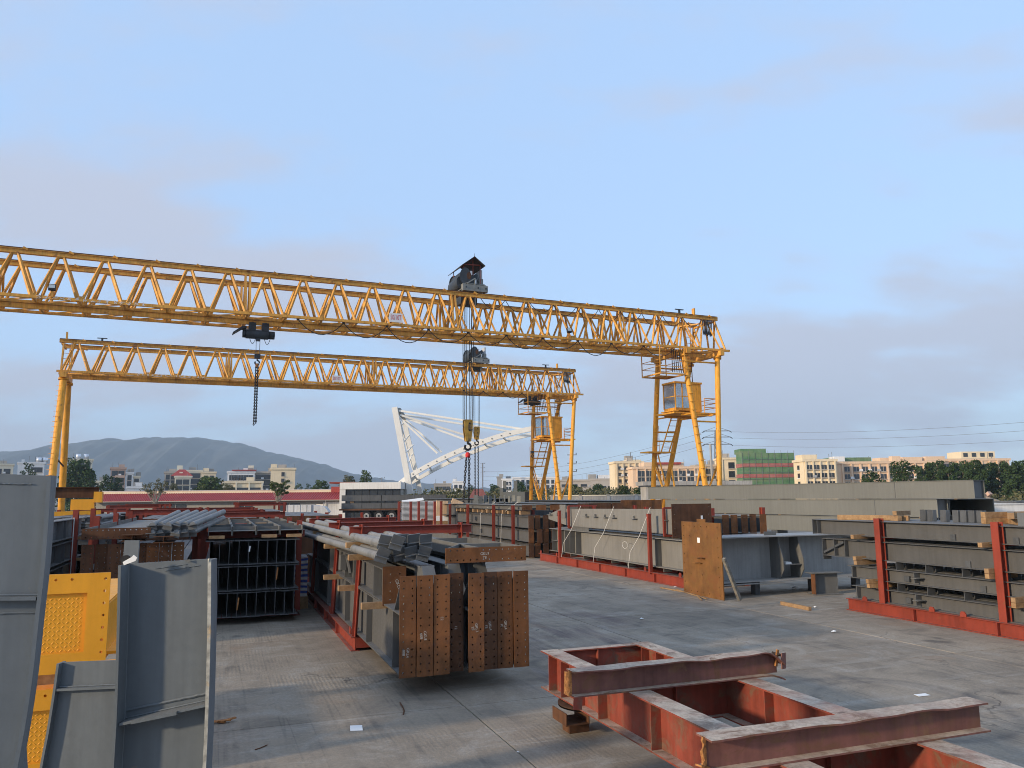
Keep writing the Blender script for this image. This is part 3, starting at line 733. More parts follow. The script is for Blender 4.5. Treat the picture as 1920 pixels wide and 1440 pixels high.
# ---- white and glass office left of the arch
a, c = P(638, 905, 96), P(752, 905, 96)
of = thing('glass_office', 'low white framed office with dark glass front below the arch', 'office', ((a.x + c.x) / 2, 96, 0))
W = c.x - a.x; H = a.z; z1 = P(700, 917, 96).z
pbox(of, 'roof_band', 'white_wall', (0, 3, (H + z1) / 2), (W, 6.5, H - z1)); pbox(of, 'end_wall', 'white_wall', (-W / 2 + 0.35, 3, z1 / 2), (0.7, 6.4, z1))
for k in range(7): pbox(of, 'glass_panel', 'window_glass', (-W / 2 + 0.75 + (W - 0.9) * (k + 0.5) / 7, 0.25, z1 / 2), ((W - 0.9) / 7 - 0.05, 0.06, z1))
for k in range(8): pbox(of, 'mullion', 'wire', (-W / 2 + 0.75 + (W - 0.9) * k / 7, 0.2, z1 / 2), (0.05, 0.1, z1))
pbox(of, 'back_wall', 'wall_grey', (0.3, 3.2, z1 / 2), (W - 0.8, 5.6, z1))
a = P(636, 912, 101)
rs = thing('red_shed', 'small bright red painted shed beside the workshop gable', 'shed', (a.x, 103, 0))
pbox(rs, 'wall', 'trim_red', (0, 1.5, a.z / 2), (3.0, 3, a.z)); pbox(rs, 'roof', 'oxide', (0, 1.5, a.z + 0.5), (3.4, 3.4, 0.2)); pbox(rs, 'post', 'white_wall', (0.6, -0.1, a.z / 2), (0.2, 0.2, a.z))
a, c = P(879, 917, 88), P(913, 917, 88)
rs = thing('red_machine_shed', 'dark red steel cabin with pitched roof behind the hanging chains', 'shed', ((a.x + c.x) / 2, 88, 0))
W = c.x - a.x
pbox(rs, 'wall', 'oxide', (0, 1.2, 1.3), (W * 0.9, 2.4, 2.6))
rz_ = a.z
V = [(-W / 2, -0.2, 2.6), (W / 2, -0.2, 2.6), (W / 2, 2.6, 2.6), (-W / 2, 2.6, 2.6), (-W / 2 + 0.5, 1.2, rz_), (W / 2 - 0.5, 1.2, rz_)]
new('roof', mesh_from('shed_roof', V, [(0, 1, 5, 4), (1, 2, 5), (2, 3, 4, 5), (3, 0, 4), (0, 1, 2, 3)], 'oxide'), rs)
pbox(rs, 'door', 'hoist', (0.2, -0.02, 1.1), (0.6, 0.06, 1.8)); pbox(rs, 'panel', 'tin_white', (-0.6, -0.03, 1.9), (0.5, 0.06, 0.9)); pbox(rs, 'chute', 'canopy_roof', (W / 2 + 0.1, 1, 1.8), (0.25, 0.8, 1.9))

# ---- white cable-stayed arch
AY = 100.0
ar = thing('white_arch', 'white steel half arch hung from a leaning twin mast by stays', 'monument', (P(775, 930, AY).x, AY, 0))
org = Vector((P(775, 930, AY).x, AY, 0))
def AP(px, py, dy=0.0): return P(px, py, AY + dy) - org
rib = [(726, 944), (737, 921), (752, 904), (775, 889), (803, 873), (835, 857), (870, 842), (905, 828.5), (940, 817), (972, 809), (1008, 802)]
def smooth_line(pts, n=6):
    out = []
    for i in range(len(pts) - 1):
        p0 = Vector((*pts[max(0, i - 1)], 0)); p1 = Vector((*pts[i], 0)); p2 = Vector((*pts[i + 1], 0)); p3 = Vector((*pts[min(len(pts) - 1, i + 2)], 0))
        for k in range(n):
            t = k / n
            q = 0.5 * ((2 * p1) + (p2 - p0) * t + (2 * p0 - 5 * p1 + 4 * p2 - p3) * t * t + (3 * p1 - p0 - 3 * p2 + p3) * t ** 3)
            out.append((q.x, q.y))
    return out + [pts[-1]]
def rib_mesh(pts, dy, w, hh):
    V, Fc = [], []
    for px, py in pts:
        c = AP(px, py, dy)
        for sx, sz in ((-1, -1), (1, -1), (1, 1), (-1, 1)): V.append((c.x, c.y + sx * w / 2, c.z + sz * hh / 2))
    for i in range(len(pts) - 1):
        for k in range(4): Fc.append((i * 4 + k, i * 4 + (k + 1) % 4, i * 4 + 4 + (k + 1) % 4, i * 4 + 4 + k))
    n = 4 * (len(pts) - 1)
    return mesh_from('arch_rib', V, Fc + [(0, 1, 2, 3), (n, n + 1, n + 2, n + 3)], 'white_steel')
new('arch_rib', rib_mesh(smooth_line(rib), 0, 0.5, 0.66), ar)
rib2 = [(px + 6 + 4 * i / 10, py + 10.5 - 0.2 * i) for i, (px, py) in enumerate(rib)]
new('arch_rib', rib_mesh(smooth_line(rib2), 2.6, 0.5, 0.52), ar)
for i in range(1, 9):
    for f in (0.0, 0.5):
        a = Vector(AP(*rib[i])); b2 = Vector(AP(*rib2[i], 2.6))
        a2 = Vector(AP(*rib[i + 1])); b3 = Vector(AP(*rib2[i + 1], 2.6))
        if f == 0.0: pbar(ar, 'cross_tie', 'white_steel', a + Vector((0, 0.2, 0)), b2 - Vector((0, 0.2, 0)), 0.18)
        c = a.lerp(a2, f); ptube(ar, 'bolt_cap', 'hoist_grey', c + Vector((0, -0.30, 0)), c + Vector((0, -0.27, 0)), 0.09, 8)
pbar(ar, 'mast_leg', 'white_steel', AP(740, 764), AP(770, 926), 0.72); pbar(ar, 'mast_leg', 'white_steel', AP(756, 781, 3), AP(789, 926, 3), 0.62)
pbar(ar, 'mast_foot', 'white_steel', AP(765, 905, 1), AP(776, 893, 1), 0.6)
for q in ((750, 800, 760, 790), (756, 830, 768, 815), (760, 850, 775, 834), (764, 872, 774, 850), (750, 790, 774, 880)):
    pbar(ar, 'mast_brace', 'white_steel', AP(q[0], q[1], 0.3), AP(q[2], q[3], 2.6), 0.14)
for (x0, y0, x1, y1, dy) in ((748, 770, 990, 806, 0), (752, 777, 975, 812, 2.6), (750, 778, 905, 826, 0), (756, 782, 893, 832, 2.6), (750, 784, 820, 850, 0), (762, 789, 828, 848, 2.6)):
    pbar(ar, 'stay', 'white_steel', AP(x0, y0, dy), AP(x1, y1, dy), 0.24)
pbar(ar, 'mast_tie', 'hoist_grey', AP(747, 768, 0.3), AP(757, 783, 2.6), 0.5)

# ---- trees
def leaves(name, blobs, n, size, mat, seed, flat=0.7):
    rr = random.Random(seed); V, Fc = [], []
    tot = sum(b[3] ** 2 * b[4] for b in blobs)
    for (cx, cy, cz, rx, rz_) in blobs:
        for _ in range(max(8, int(n * rx * rx * rz_ / tot))):
            while True:
                d = Vector((rr.uniform(-1, 1), rr.uniform(-1, 1), rr.uniform(-1, 1)))
                if 0.1 < d.length < 1: break
            d = d.normalized() * (rr.uniform(0.25, 1.0) ** 0.45)
            p = Vector((cx + d.x * rx, cy + d.y * rx, cz + d.z * rz_))
            u = Vector((rr.gauss(0, 1), rr.gauss(0, 1), rr.gauss(0, flat))).normalized()
            w = u.cross(Vector((rr.gauss(0, 1), rr.gauss(0, 1), rr.gauss(0, 1)))).normalized()
            s = size * rr.uniform(0.6, 1.4); o = len(V)
            V += [p - u * s, p + w * s * 0.55, p + u * s, p - w * s * 0.55]; Fc.append((o, o + 1, o + 2, o + 3))
    me = bpy.data.meshes.new(name); me.from_pydata([tuple(v) for v in V], [], Fc); me.materials.append(MATS[mat]); return me
def trunk_mesh(pts, mat):
    V, Fc, n = [], [], 7
    for (p, r) in pts:
        for k in range(n): V.append((p[0] + r * math.cos(k * 2 * math.pi / n), p[1] + r * math.sin(k * 2 * math.pi / n), p[2]))
    for i in range(len(pts) - 1):
        for k in range(n): Fc.append((i * n + k, i * n + (k + 1) % n, i * n + n + (k + 1) % n, i * n + n + k))
    return mesh_from('trunk', V, Fc, mat, True)
def tree(label, px, ytop, wpx, Y, mat='leaf_dark', seed=0, n=1500, crown_lo=0.25, group=None, kind='round', size=None, name='broadleaf_tree'):
    rr = random.Random(seed + 100)
    top = P(px, ytop, Y); H = top.z; wd = wpx * 1.18 / FOC * Y
    t = thing(name, label, 'tree', (top.x, Y, 0), 0, group)
    lean = rr.uniform(-0.04, 0.04) * H
    new('trunk', trunk_mesh([((0, 0, -0.1), 0.024 * H), ((lean * 0.4, 0, H * 0.35), 0.018 * H), ((lean, 0, H * 0.8), 0.006 * H)], 'bark'), t)
    for k in range(4):
        a = rr.uniform(0, 6.28); z0 = H * rr.uniform(0.3, 0.55)
        pts = [((lean * 0.5, 0, z0), 0.009 * H), ((math.cos(a) * wd * 0.16, math.sin(a) * wd * 0.16, z0 + H * 0.12), 0.006 * H), ((math.cos(a) * wd * 0.33, math.sin(a) * wd * 0.33, z0 + H * 0.2), 0.003 * H)]
        new('limb', trunk_mesh(pts, 'bark'), t)
    blobs = []
    zc0, zc1 = H * crown_lo, H
    m = 26 if kind == 'round' else 24
    for k in range(m):
        f = (k + 0.5) / m
        z = zc0 + (zc1 - zc0) * f * 0.93
        prof_ = (0.45 + 0.55 * math.sin(math.pi * (0.10 + 0.85 * f))) * (1.0 if f < 0.75 else 1.75 - f) if kind == 'round' else (0.50 + 0.5 * math.sin(math.pi * (0.1 + 0.8 * f)))
        a = k * 2.4 + rr.uniform(-0.5, 0.5); rad = wd * 0.34 * prof_ * rr.uniform(0.55, 1.1)
        br = wd * rr.uniform(0.13, 0.20) * (0.7 + 0.4 * prof_)
        blobs.append((math.cos(a) * rad + lean * f, math.sin(a) * rad, min(z, H - br * 0.7), br, br * 0.8))
    new('crown', leaves('crown', blobs, n, size or wd * 0.04, mat, seed), t)
    return t
TREES = [
    ('slim dark tree in front of the white plain block', 52, 862, 30, 190, 'leaf_dark', 'round'),
    ('big dark evergreen tree behind the far crane leg', 146, 857, 66, 175, 'leaf_dark', 'round'),
    ('dark tree filling the gap beside the big dark tree', 170, 880, 34, 170, 'leaf_dark', 'round'),
    ('dark round tree in front of the narrow pink block', 205, 888, 30, 170, 'leaf_dark', 'round'),
    ('second dark round tree left of the low white house', 226, 893, 24, 172, 'leaf_dark', 'round'),
    ('olive bushy tree below the red hipped roof', 325, 903, 24, 160, 'leaf_pale', 'round'),
    ('broad green tree in front of the wide cream block', 393, 893, 56, 165, 'leaf_mid', 'round'),
    ('small olive tree at the wall of the long yellow building', 430, 905, 26, 160, 'leaf_pale', 'round'),
    ('low green tree right of the plain yellow gable block', 560, 903, 18, 180, 'leaf_mid', 'round'),
    ('little dark tree between the yellow gable block and the red shed', 577, 904, 16, 180, 'leaf_dark', 'round'),
    ('rounded olive tree left of the red shed', 602, 899, 34, 175, 'leaf_mid', 'round'),
    ('loose pale tree above the glass office roof', 655, 888, 30, 170, 'leaf_pale', 'round'),
    ('thin crowned tree next to the loose pale tree', 686, 879, 30, 170, 'leaf_mid', 'round'),
    ('dark young tree at the foot of the hanging chains', 886, 906, 14, 180, 'leaf_dark', 'round'),
    ('dark small tree left of the white factory tower', 925, 907, 26, 190, 'leaf_dark', 'round'),
    ('dark tree before the long white factory building', 975, 902, 30, 200, 'leaf_dark', 'round'),
    ('dark pointed tree behind the far crane leg', 997, 894, 16, 200, 'leaf_dark', 'round'),
    ('dark green tree at the right foot of the far crane', 1080, 909, 40, 150, 'leaf_dark', 'round'),
    ('dark tree below the pale factory with the white shed', 1119, 907, 34, 180, 'leaf_dark', 'round'),
    ('mid green tree in front of the yellow six storey block', 1168, 908, 32, 120, 'leaf_mid', 'round'),
    ('dark round bush tree at the end of the box girders', 1198, 914, 34, 100, 'leaf_dark', 'round'),
    ('low dark tree before the long peach factory front', 1636, 880, 46, 110, 'leaf_dark', 'round'),
    ('tall dark oval tree standing alone before the peach factory', 1690, 862, 44, 110, 'leaf_dark', 'tall'),
]
for i, (lab, px, yt, wpx, Y, mt, kd) in enumerate(TREES):
    tree(lab, px, yt, wpx, Y, mt, 10 + i, 3200, 0.06 if kd == 'round' else 0.2, 'trees around the yard', kd)
for i, (px, yt, wpx, Y) in enumerate([(1733, 866, 42, 132), (1756, 861, 38, 140), (1779, 864, 40, 128), (1803, 862, 42, 136), (1828, 862, 40, 126), (1852, 866, 40, 134), (1874, 862, 40, 128), (1898, 862, 40, 122), (1922, 858, 46, 130), (1948, 860, 46, 124)]):
    lab = 'slender dark eucalyptus, %s from the left in the row at the yard edge' % ORD[i]
    tree(lab, px, yt, wpx, Y, 'leaf_dark', 60 + i, 4200, 0.06, 'eucalyptus row at the yard edge', 'tall', size=0.20, name='eucalyptus')
def bare_tree(label, px, ytop, wpx, Y, seed, leafy):
    rr = random.Random(seed); top = P(px, ytop, Y); H = top.z; wd = wpx / FOC * Y
    t = thing('street_tree', label, 'tree', (top.x, Y, 0))
    new('trunk', trunk_mesh([((0, 0, 0), 0.13), ((0.03, 0, H * 0.35), 0.10), ((0.0, 0, H * 0.5), 0.07)], 'bark_pale'), t)
    tips = []
    for k in range(14):
        a = k * 2.4; z0 = H * rr.uniform(0.33, 0.5); rad = wd * 0.5 * rr.uniform(0.4, 1.0); z1 = H * rr.uniform(0.68, 0.98)
        e = Vector((math.cos(a) * rad, math.sin(a) * rad, z1)); mi = Vector((e.x * 0.45, e.y * 0.45, z0 + (z1 - z0) * 0.5))
        new('limb', path_mesh('limb', [(0, 0, z0), mi, e], 0.035, 'bark_pale', 5), t)
        for q in range(3):
            e2 = mi.lerp(e, 0.4 + 0.3 * q) + Vector((rr.uniform(-1, 1), rr.uniform(-1, 1), rr.uniform(0.1, 0.8))) * wd * 0.14
            new('twig', path_mesh('twig', [mi.lerp(e, 0.3 + 0.3 * q), e2], 0.018, 'bark_pale', 4), t); tips.append(e2)
        tips.append(e)
    new('crown', leaves('crown', [(p.x, p.y, p.z, wd * 0.09, wd * 0.07) for p in tips], leafy, 0.075, 'leaf_pale' if leafy < 1600 else 'leaf_mid', seed), t)
bare_tree('sparse pale street tree in front of the red roof, near the crane leg', 293, 899, 42, 88, 1, 1500)
bare_tree('leafier street tree with several stems in front of the red roof', 522, 900, 34, 88, 2, 2800)
# scrub behind the yard: nobody could count it
bl = []
rr = random.Random(5)
for k in range(150):
    px = rr.uniform(700, 1190); Y = rr.uniform(115, 165)
    p = P(px, 930, Y); r_ = rr.uniform(0.9, 2.0); zt = 2.8 + (930 - rr.uniform(911, 926)) / FOC * Y
    bl.append((p.x, Y, max(0.5, zt - r_), r_, r_ * 0.9))
for k in range(40):
    px = rr.uniform(1730, 1980); Y = rr.uniform(108, 120); p = P(px, 920, Y)
    bl.append((p.x, Y, rr.uniform(0.3, 1.6), rr.uniform(1.0, 2.0), rr.uniform(0.9, 1.9)))
sc_ = new('scrub', leaves('scrub', bl, 16000, 0.24, 'scrub', 5)); sc_['kind'] = 'stuff'; sc_['label'] = 'olive green scrub growing behind the yard'; sc_['category'] = 'scrub'
bl = [(rr.uniform(-75, -10), rr.uniform(118, 145), rr.uniform(0.5, 2.6), rr.uniform(1.2, 2.4), rr.uniform(1.2, 2.0)) for _ in range(60)]
sc_ = new('undergrowth', leaves('undergrowth', bl, 8000, 0.24, 'leaf_mid', 6)); sc_['kind'] = 'stuff'; sc_['label'] = 'dark green growth behind the workshop'; sc_['category'] = 'undergrowth'

# ---- pylon, poles and power lines
PY = 260.0
pyp = P(1350, 930, PY); pt = P(1348, 806, PY).z
py = thing('lattice_pylon', 'grey lattice power pylon behind the near crane leg', 'pylon', (pyp.x, PY, 0))
bw, tw_ = 1.7, 0.5
for sx in (-1, 1):
    for sy in (-1, 1): pbar(py, 'leg', 'wire_grey', (sx * bw, sy * bw, 0), (sx * tw_, sy * tw_, pt), 0.22)
NS = 14
for k in range(NS):
    z0, z1 = pt * k / NS, pt * (k + 1) / NS; w0 = bw + (tw_ - bw) * k / NS; w1 = bw + (tw_ - bw) * (k + 1) / NS
    s = 1 if k % 2 else -1
    for sy in (-1, 1): pbar(py, 'lattice_bar', 'wire_grey', (-s * w0, sy * w0, z0), (s * w1, sy * w1, z1), 0.12)
    pbar(py, 'lattice_bar', 'wire_grey', (-w0, -s * w0, z0), (-w1, s * w1, z1), 0.12)
ARM = []
for k, (yy, w) in enumerate(((808, 4.2), (819.5, 4.4), (833, 4.4))):
    z = P(1348, yy, PY).z
    pbar(py, 'cross_arm', 'wire_grey', (-w, 0, z), (w, 0, z), 0.25); pbar(py, 'arm_brace', 'wire_grey', (-w, 0, z), (-0.7, 0, z + 1.2), 0.12); pbar(py, 'arm_brace', 'wire_grey', (w, 0, z), (0.7, 0, z + 1.2), 0.12)
    for s in (-1, 1):
        ptube(py, 'insulator', 'wire', (s * w, 0, z), (s * (w + 0.7), 0, z - 0.5), 0.14, 6); ARM.append(Vector((pyp.x + s * w, PY, z - 0.3)))
ENDS = [(1930, 769, 190), (1930, 785, 190), (1930, 803, 190)]
ENDL = [(905, 884, 420), (905, 893, 420), (905, 901, 420)]
for k in range(3):
    a = ARM[2 * k + 1]; e = P(ENDS[k][0], ENDS[k][1], 185); e2 = a + (e - a) * 1.6
    o = thing('power_line', '%s power wire running right from the pylon to the picture edge' % ['upper', 'middle', 'lower'][k], 'power line', me=path_mesh('wire', sag(a, e2, 3.0, 16), 0.035, 'wire_grey', 4), group='power wires')
    a = ARM[2 * k]; e = P(*ENDL[k])
    o = thing('power_line', '%s power wire running left from the pylon behind the far crane' % ['upper', 'middle', 'lower'][k], 'power line', me=path_mesh('wire', sag(a, e, 4.0, 16), 0.045, 'wire_grey', 4), group='power wires')
def pole(label, px, yt, Y, arms, r=0.14, mat='wire_grey'):
    p = P(px, yt, Y)
    t = thing('utility_pole', label, 'pole', (p.x, Y, 0)); ptube(t, 'pole', mat, (0, 0, 0), (0, 0, p.z), r, 8)
    for k in range(arms): pbar(t, 'cross_arm', 'wire_grey', (-0.9, 0, p.z - 0.3 - 1.6 * k), (0.9, 0, p.z - 0.3 - 1.6 * k), 0.14); ptube(t, 'insulator', 'wire', (0.85, 0, p.z - 0.3 - 1.6 * k), (0.85, 0, p.z + 0.1 - 1.6 * k), 0.08, 6)
    return t
pole('tall distant utility pole right of the hanging hooks', 905, 868, 300, 3, 0.22)
pole('short utility pole rising over the glass office roof', 716, 895, 260, 3, 0.16)
pole('pale concrete pole behind the cab leg of the near crane', 1332, 833, 120, 0, 0.17, 'concrete_wall')
pole('slim grey pole behind the outer leg of the far crane', 1072, 850, 150, 3, 0.13, 'wire_grey')
pole('thin mast behind the long white factory building', 987, 903, 190, 0, 0.12)
# ================================================================== THE GANTRY CRANES
CA = R(24.0)
PITCHP = 2.17
WT, AB = 2.65, 0.68          # rail gauge, half width of a truss foot
def ladder(c, p0, p1, w, mat, side, step=0.35, rail=0.05, rungs='rung'):
    p0, p1, side = Vector(p0), Vector(p1), Vector(side).normalized()
    for s in (-1, 1): pbar(c, 'ladder_rail', mat, p0 + side * s * w / 2, p1 + side * s * w / 2, rail)
    n = int((p1 - p0).length / step)
    for k in range(1, n):
        q = p0.lerp(p1, k / n); ptube(c, rungs, mat, q - side * w / 2, q + side * w / 2, 0.022, 6)
def gantry(label, Rpt, tilt, npan, joints, sign_x, lights, hoist_range, loops_top, seed, cab=True, left_legs=2):
    """local frame: x along the girder (0 at the cab end, negative away), y to the rear, z up"""
    c = thing('gantry_crane', label, 'gantry crane', (Rpt.x, Rpt.y, 0), 0, 'yellow gantry cranes')
    c.rotation_euler = (0, tilt, CA)
    H = Rpt.z; hb = H - 2.8; L = npan * PITCHP + 0.4
    rr = random.Random(seed)
    tops = [-0.2 - (k + 0.5) * PITCHP for k in range(npan)]
    for t, y in ((0, 0.0), (1, WT)):
        pbox(c, 'top_chord', 'crane', (-L / 2, y, H - 0.13), (L, 0.24, 0.22)); pbox(c, 'top_flange', 'crane', (-L / 2, y, H - 0.005), (L, 0.36, 0.03))
        pbox(c, 'rail', 'rust_dark', (-L / 2, y, H + 0.06), (L, 0.07, 0.10))
        for s in (-1, 1):
            pbox(c, 'bottom_chord', 'crane', (-L / 2 + 0.25, y + s * AB, hb + 0.09), (L + 0.5, 0.16, 0.16))
        for k, x in enumerate(tops):
            for s in (-1, 1):
                for d in (-1, 1):
                    pbar(c, 'diagonal', 'crane', (x + d * 0.14, y + s * 0.04, H - 0.24), (x + d * (PITCHP / 2 - 0.14), y + s * AB, hb + 0.16), 0.118)
            pbox(c, 'gusset', 'crane', (x, y, H - 0.28), (0.46, 0.2, 0.05))
            for s in (-1, 1): pbox(c, 'node_plate', 'crane', (x + PITCHP / 2, y + s * (AB - 0.05), hb + 0.24), (0.36, 0.016, 0.16), (s * 0.24, 0, 0))
            xb = x + PITCHP / 2
            pbar(c, 'lateral', 'crane', (xb, y - AB + 0.1, hb + 0.06), (xb, y + AB - 0.1, hb + 0.06), 0.10)
            pbar(c, 'lateral_diagonal', 'crane', (xb, y - AB + 0.1, hb + 0.05), (xb - PITCHP, y + AB - 0.1, hb + 0.05), 0.07)
            if t == 0 or k % 2 == 0: pbox(c, 'rail_clip', 'crane', (x + 0.5, y - 0.19, H + 0.02), (0.26, 0.10, 0.10), (0, 0.5, 0)); 
        for k in joints:
            xj = -0.2 - k * PITCHP
            for dx in (-0.13, 0.13):
                for s in (-1, 1): pbar(c, 'joint_post', 'crane', (xj + dx, y + s * 0.08, H - 0.22), (xj + dx, y + s * AB, hb + 0.16), 0.11)
        for s in (-1, 1):
            pbar(c, 'end_diagonal', 'crane', (-0.25, y, H - 0.3), (0.1, y + s * AB, hb + 0.2), 0.13)
    # tie between the two trusses underneath with the 10 t hoist runway beam
    for k in range(0, npan + 1, 3): pbar(c, 'cross_tie', 'crane', (-0.2 - k * PITCHP, AB, hb + 0.02), (-0.2 - k * PITCHP, WT - AB, hb + 0.02), 0.12)
    pbox(c, 'hoist_runway', 'crane', (-L / 2, AB + 0.08, hb - 0.14), (L - 2.0, 0.18, 0.26))
    for x in (-0.2, -L + 0.2):
        for z in (H - 0.3,): pbar(c, 'end_tie', 'crane', (x, 0, z), (x, WT, z), 0.14)
        pbar(c, 'end_tie', 'crane', (x, 0, H - 0.3), (x + (1.6 if x < -5 else -1.6), WT, H - 0.3), 0.09)
    # legs at the cab end: four tubes
    xi, xo, yb0, yb1 = -3.6, -0.45, -2.0, 5.4
    yt0, yt1 = -0.4, WT + 0.3
    for x in (xi, xo):
        pbar(c, 'saddle_beam', 'crane', (x, -AB - 0.35, hb - 0.18), (x, WT + AB + 0.35, hb - 0.18), 0.36, 0.36)
    LEG = {}
    for nm, x, y, xb, yb in (('ri', xi, yt1, -3.05, yb1), ('ro', xo, yt1, -2.25, yb1), ('fi', xi, yt0, -3.05, yb0), ('fo', xo, yt0, -2.25, yb0)):
        a, b = Vector((x, y, hb - 0.35)), Vector((xb, yb, 0.95)); LEG[nm] = (a, b)
        ptube(c, 'leg', 'crane_low', a, b, 0.20, 14)
        ptube(c, 'leg_flange', 'crane_low', a - (a - b).normalized() * 0.02, a - (a - b).normalized() * 0.22, 0.30, 14)
    def on(nm, z):
        a, b = LEG[nm]; return a.lerp(b, (a.z - z) / (a.z - b.z))
    for nm, m2 in (('fi', 'ri'), ('fo', 'ro')):
        pass
    for (m1, m2, z) in (('fi', 'fo', hb - 0.9), ('ri', 'ro', hb - 0.9), ('fi', 'fo', 8.0 * hb / 13.4), ('ri', 'ro', 7.6 * hb / 13.4), ('ri', 'ro', 6.9 * hb / 13.4)):
        ptube(c, 'leg_tie', 'crane_low', on(m1, z), on(m2, z), 0.065, 8)
    # outrigger braces towards the rail carriage
    for nm, s in (('ri', -1), ('ro', -1), ('fi', 1), ('fo', 1)):
        a = on(nm, 5.2); ptube(c, 'leg_brace', 'crane_low', a, (-2.65 + (0.25 if nm[1] == 'o' else -0.25), a.y + s * 1.9, 0.9), 0.075, 8)
    pbox(c, 'end_carriage', 'crane_low', (-2.65, (yb0 + yb1) / 2, 0.75), (0.7, yb1 - yb0 + 2.0, 0.5))
    for y in (yb0 - 0.7, yb0 + 0.3, yb1 - 0.3, yb1 + 0.7): ptube(c, 'carriage_wheel', 'rust_dark', (-2.75, y, 0.32), (-2.55, y, 0.32), 0.30, 14)
    # rungs up the inner front leg
    a, b = LEG['fi']; dirn = (b - a).normalized(); n = int((b - a).length / 0.62)
    for k in range(1, n):
        q = a.lerp(b, k / n); ptube(c, 'leg_rung', 'crane_low', q + Vector((-0.30, -0.21, 0)), q + Vector((0.22, -0.21, 0.05)), 0.022, 6)
    # cab on its platform
    if cab:
        zc = 8.85 * hb / 13.4
        pbox(c, 'platform', 'crane_low', (-2.3, 1.15, zc - 0.12), (4.2, 2.3, 0.12))
        for y in (0.1, 2.2): pbar(c, 'platform_beam', 'crane_low', (on('ri', zc).x - 0.3, y, zc - 0.26), (on('ro', zc).x + 0.2, y, zc - 0.26), 0.14)
        for y, m1 in ((0.1, 'f'), (2.2, 'r')):
            for io in 'io': ptube(c, 'platform_bracket', 'crane_low', (on(m1 + io, zc).x, y, zc - 0.26), on(m1 + io, zc - 0.26), 0.06, 8)
        x0, x1, y0, y1, z1 = -4.05, -1.65, 0.25, 1.75, zc + 2.15
        xm = -2.75                      # glazed front half, solid rear half
        pbox(c, 'cab_rear', 'crane_low', ((xm + x1) / 2, (y0 + y1) / 2, (zc + z1) / 2), (x1 - xm, y1 - y0, z1 - zc))
        pbox(c, 'cab_floor', 'crane_low', ((x0 + xm) / 2, (y0 + y1) / 2, zc + 0.18), (xm - x0, y1 - y0, 0.22))
        pbox(c, 'cab_roof', 'crane_low', ((x0 + x1) / 2, (y0 + y1) / 2, z1 + 0.05), (x1 - x0 + 0.16, y1 - y0 + 0.16, 0.14))
        for x, y in ((x0, y0), (x0, y1), (xm, y0), (xm, y1), ((x0 + xm) / 2, y0)): pbar(c, 'cab_post', 'crane_low', (x, y, zc + 0.25), (x, y, z1), 0.07)
        for q in (((x0, y0), (xm, y0)), ((x0, y0), (x0, y1))): pbar(c, 'cab_rail', 'crane_low', (*q[0], zc + 1.15), (*q[1], zc + 1.15), 0.06)
        pbox(c, 'cab_window', 'cab_glass', ((x0 + xm) / 2, y0 + 0.01, (zc + z1) / 2 + 0.12), (xm - x0, 0.02, z1 - zc - 0.3))
        pbox(c, 'cab_window', 'cab_glass', (x0 + 0.01, (y0 + y1) / 2, (zc + z1) / 2 + 0.12), (0.02, y1 - y0, z1 - zc - 0.3))
        pbox(c, 'cab_window', 'cab_glass', ((x0 + xm) / 2, y1 - 0.01, (zc + z1) / 2 + 0.12), (xm - x0, 0.02, z1 - zc - 0.3))
        pbox(c, 'cab_seat', 'rubber', (-3.1, 1.0, zc + 0.7), (0.45, 0.5, 0.8)); pbox(c, 'cab_console', 'hoist_grey', (-3.5, 0.6, zc + 0.6), (0.4, 0.4, 0.7))
        pbox(c, 'cab_step', 'crane_low', (x0 - 0.1, 0.9, zc + 0.02), (0.5, 1.6, 0.06))
        # platform handrail at the outer end
        for (p, q) in (((-1.5, 0.1), (-0.35, 0.1)), ((-0.35, 0.1), (-0.35, 2.2))):
            for z in (0.35, 0.70, 1.05): ptube(c, 'handrail', 'crane_low', (*p, zc + z), (*q, zc + z), 0.028, 6)
        for x, y in ((-1.5, 0.1), (-0.35, 0.1), (-0.35, 2.2)): ptube(c, 'handrail_post', 'crane_low', (x, y, zc - 0.1), (x, y, zc + 1.05), 0.032, 6)
        # stair flights: cab platform down to a landing, then to the ground; ladder up to the girder
        zl = 6.0 * hb / 13.4
        pbox(c, 'landing', 'crane_low', (-3.3, 4.0, zl), (2.4, 1.2, 0.10)); ptube(c, 'landing_bracket', 'crane_low', (-3.0, 4.0, zl - 0.1), on('ri', zl), 0.06, 8)
        ladder(c, (-2.9, 3.5, zl), (-2.7, 2.1, zc - 0.1), 0.75, 'crane_low', (1, 0, 0), 0.42, 0.07)
        ladder(c, (-2.0, 4.1, 0.9), (-3.3, 4.2, zl), 0.7, 'crane_low', (0.2, 1, 0), 0.42, 0.08)
        ladder(c, (-3.6, 3.6, zl), (-3.6, 3.6, zl + 2.1), 0.5, 'crane_low', (1, 0, 0), 0.45, 0.03)
        ladder(c, (-1.35, 1.9, zc + 0.1), (-1.05, 2.4, hb + 0.1), 0.6, 'rust_dark', (1, 0.2, 0), 0.42, 0.06)
        # hoist inspection basket hung below the girder
        bx0, bx1, by0, by1, bz = -6.1, -3.9, -0.9, 1.5, hb - 2.0
        for (p, q) in (((bx0, by0), (bx1, by0)), ((bx1, by0), (bx1, by1)), ((bx1, by1), (bx0, by1)), ((bx0, by1), (bx0, by0))):
            pbar(c, 'basket_floor_beam', 'crane', (*p, bz), (*q, bz), 0.10)
            for z in (0.55, 1.05): ptube(c, 'basket_rail', 'crane', (*p, bz + z), (*q, bz + z), 0.025, 6)
        for x, y in ((bx0, by0), (bx1, by0), (bx1, by1), (bx0, by1)): pbar(c, 'basket_hanger', 'crane', (x, y, bz), (x, y, hb + 0.1), 0.06)
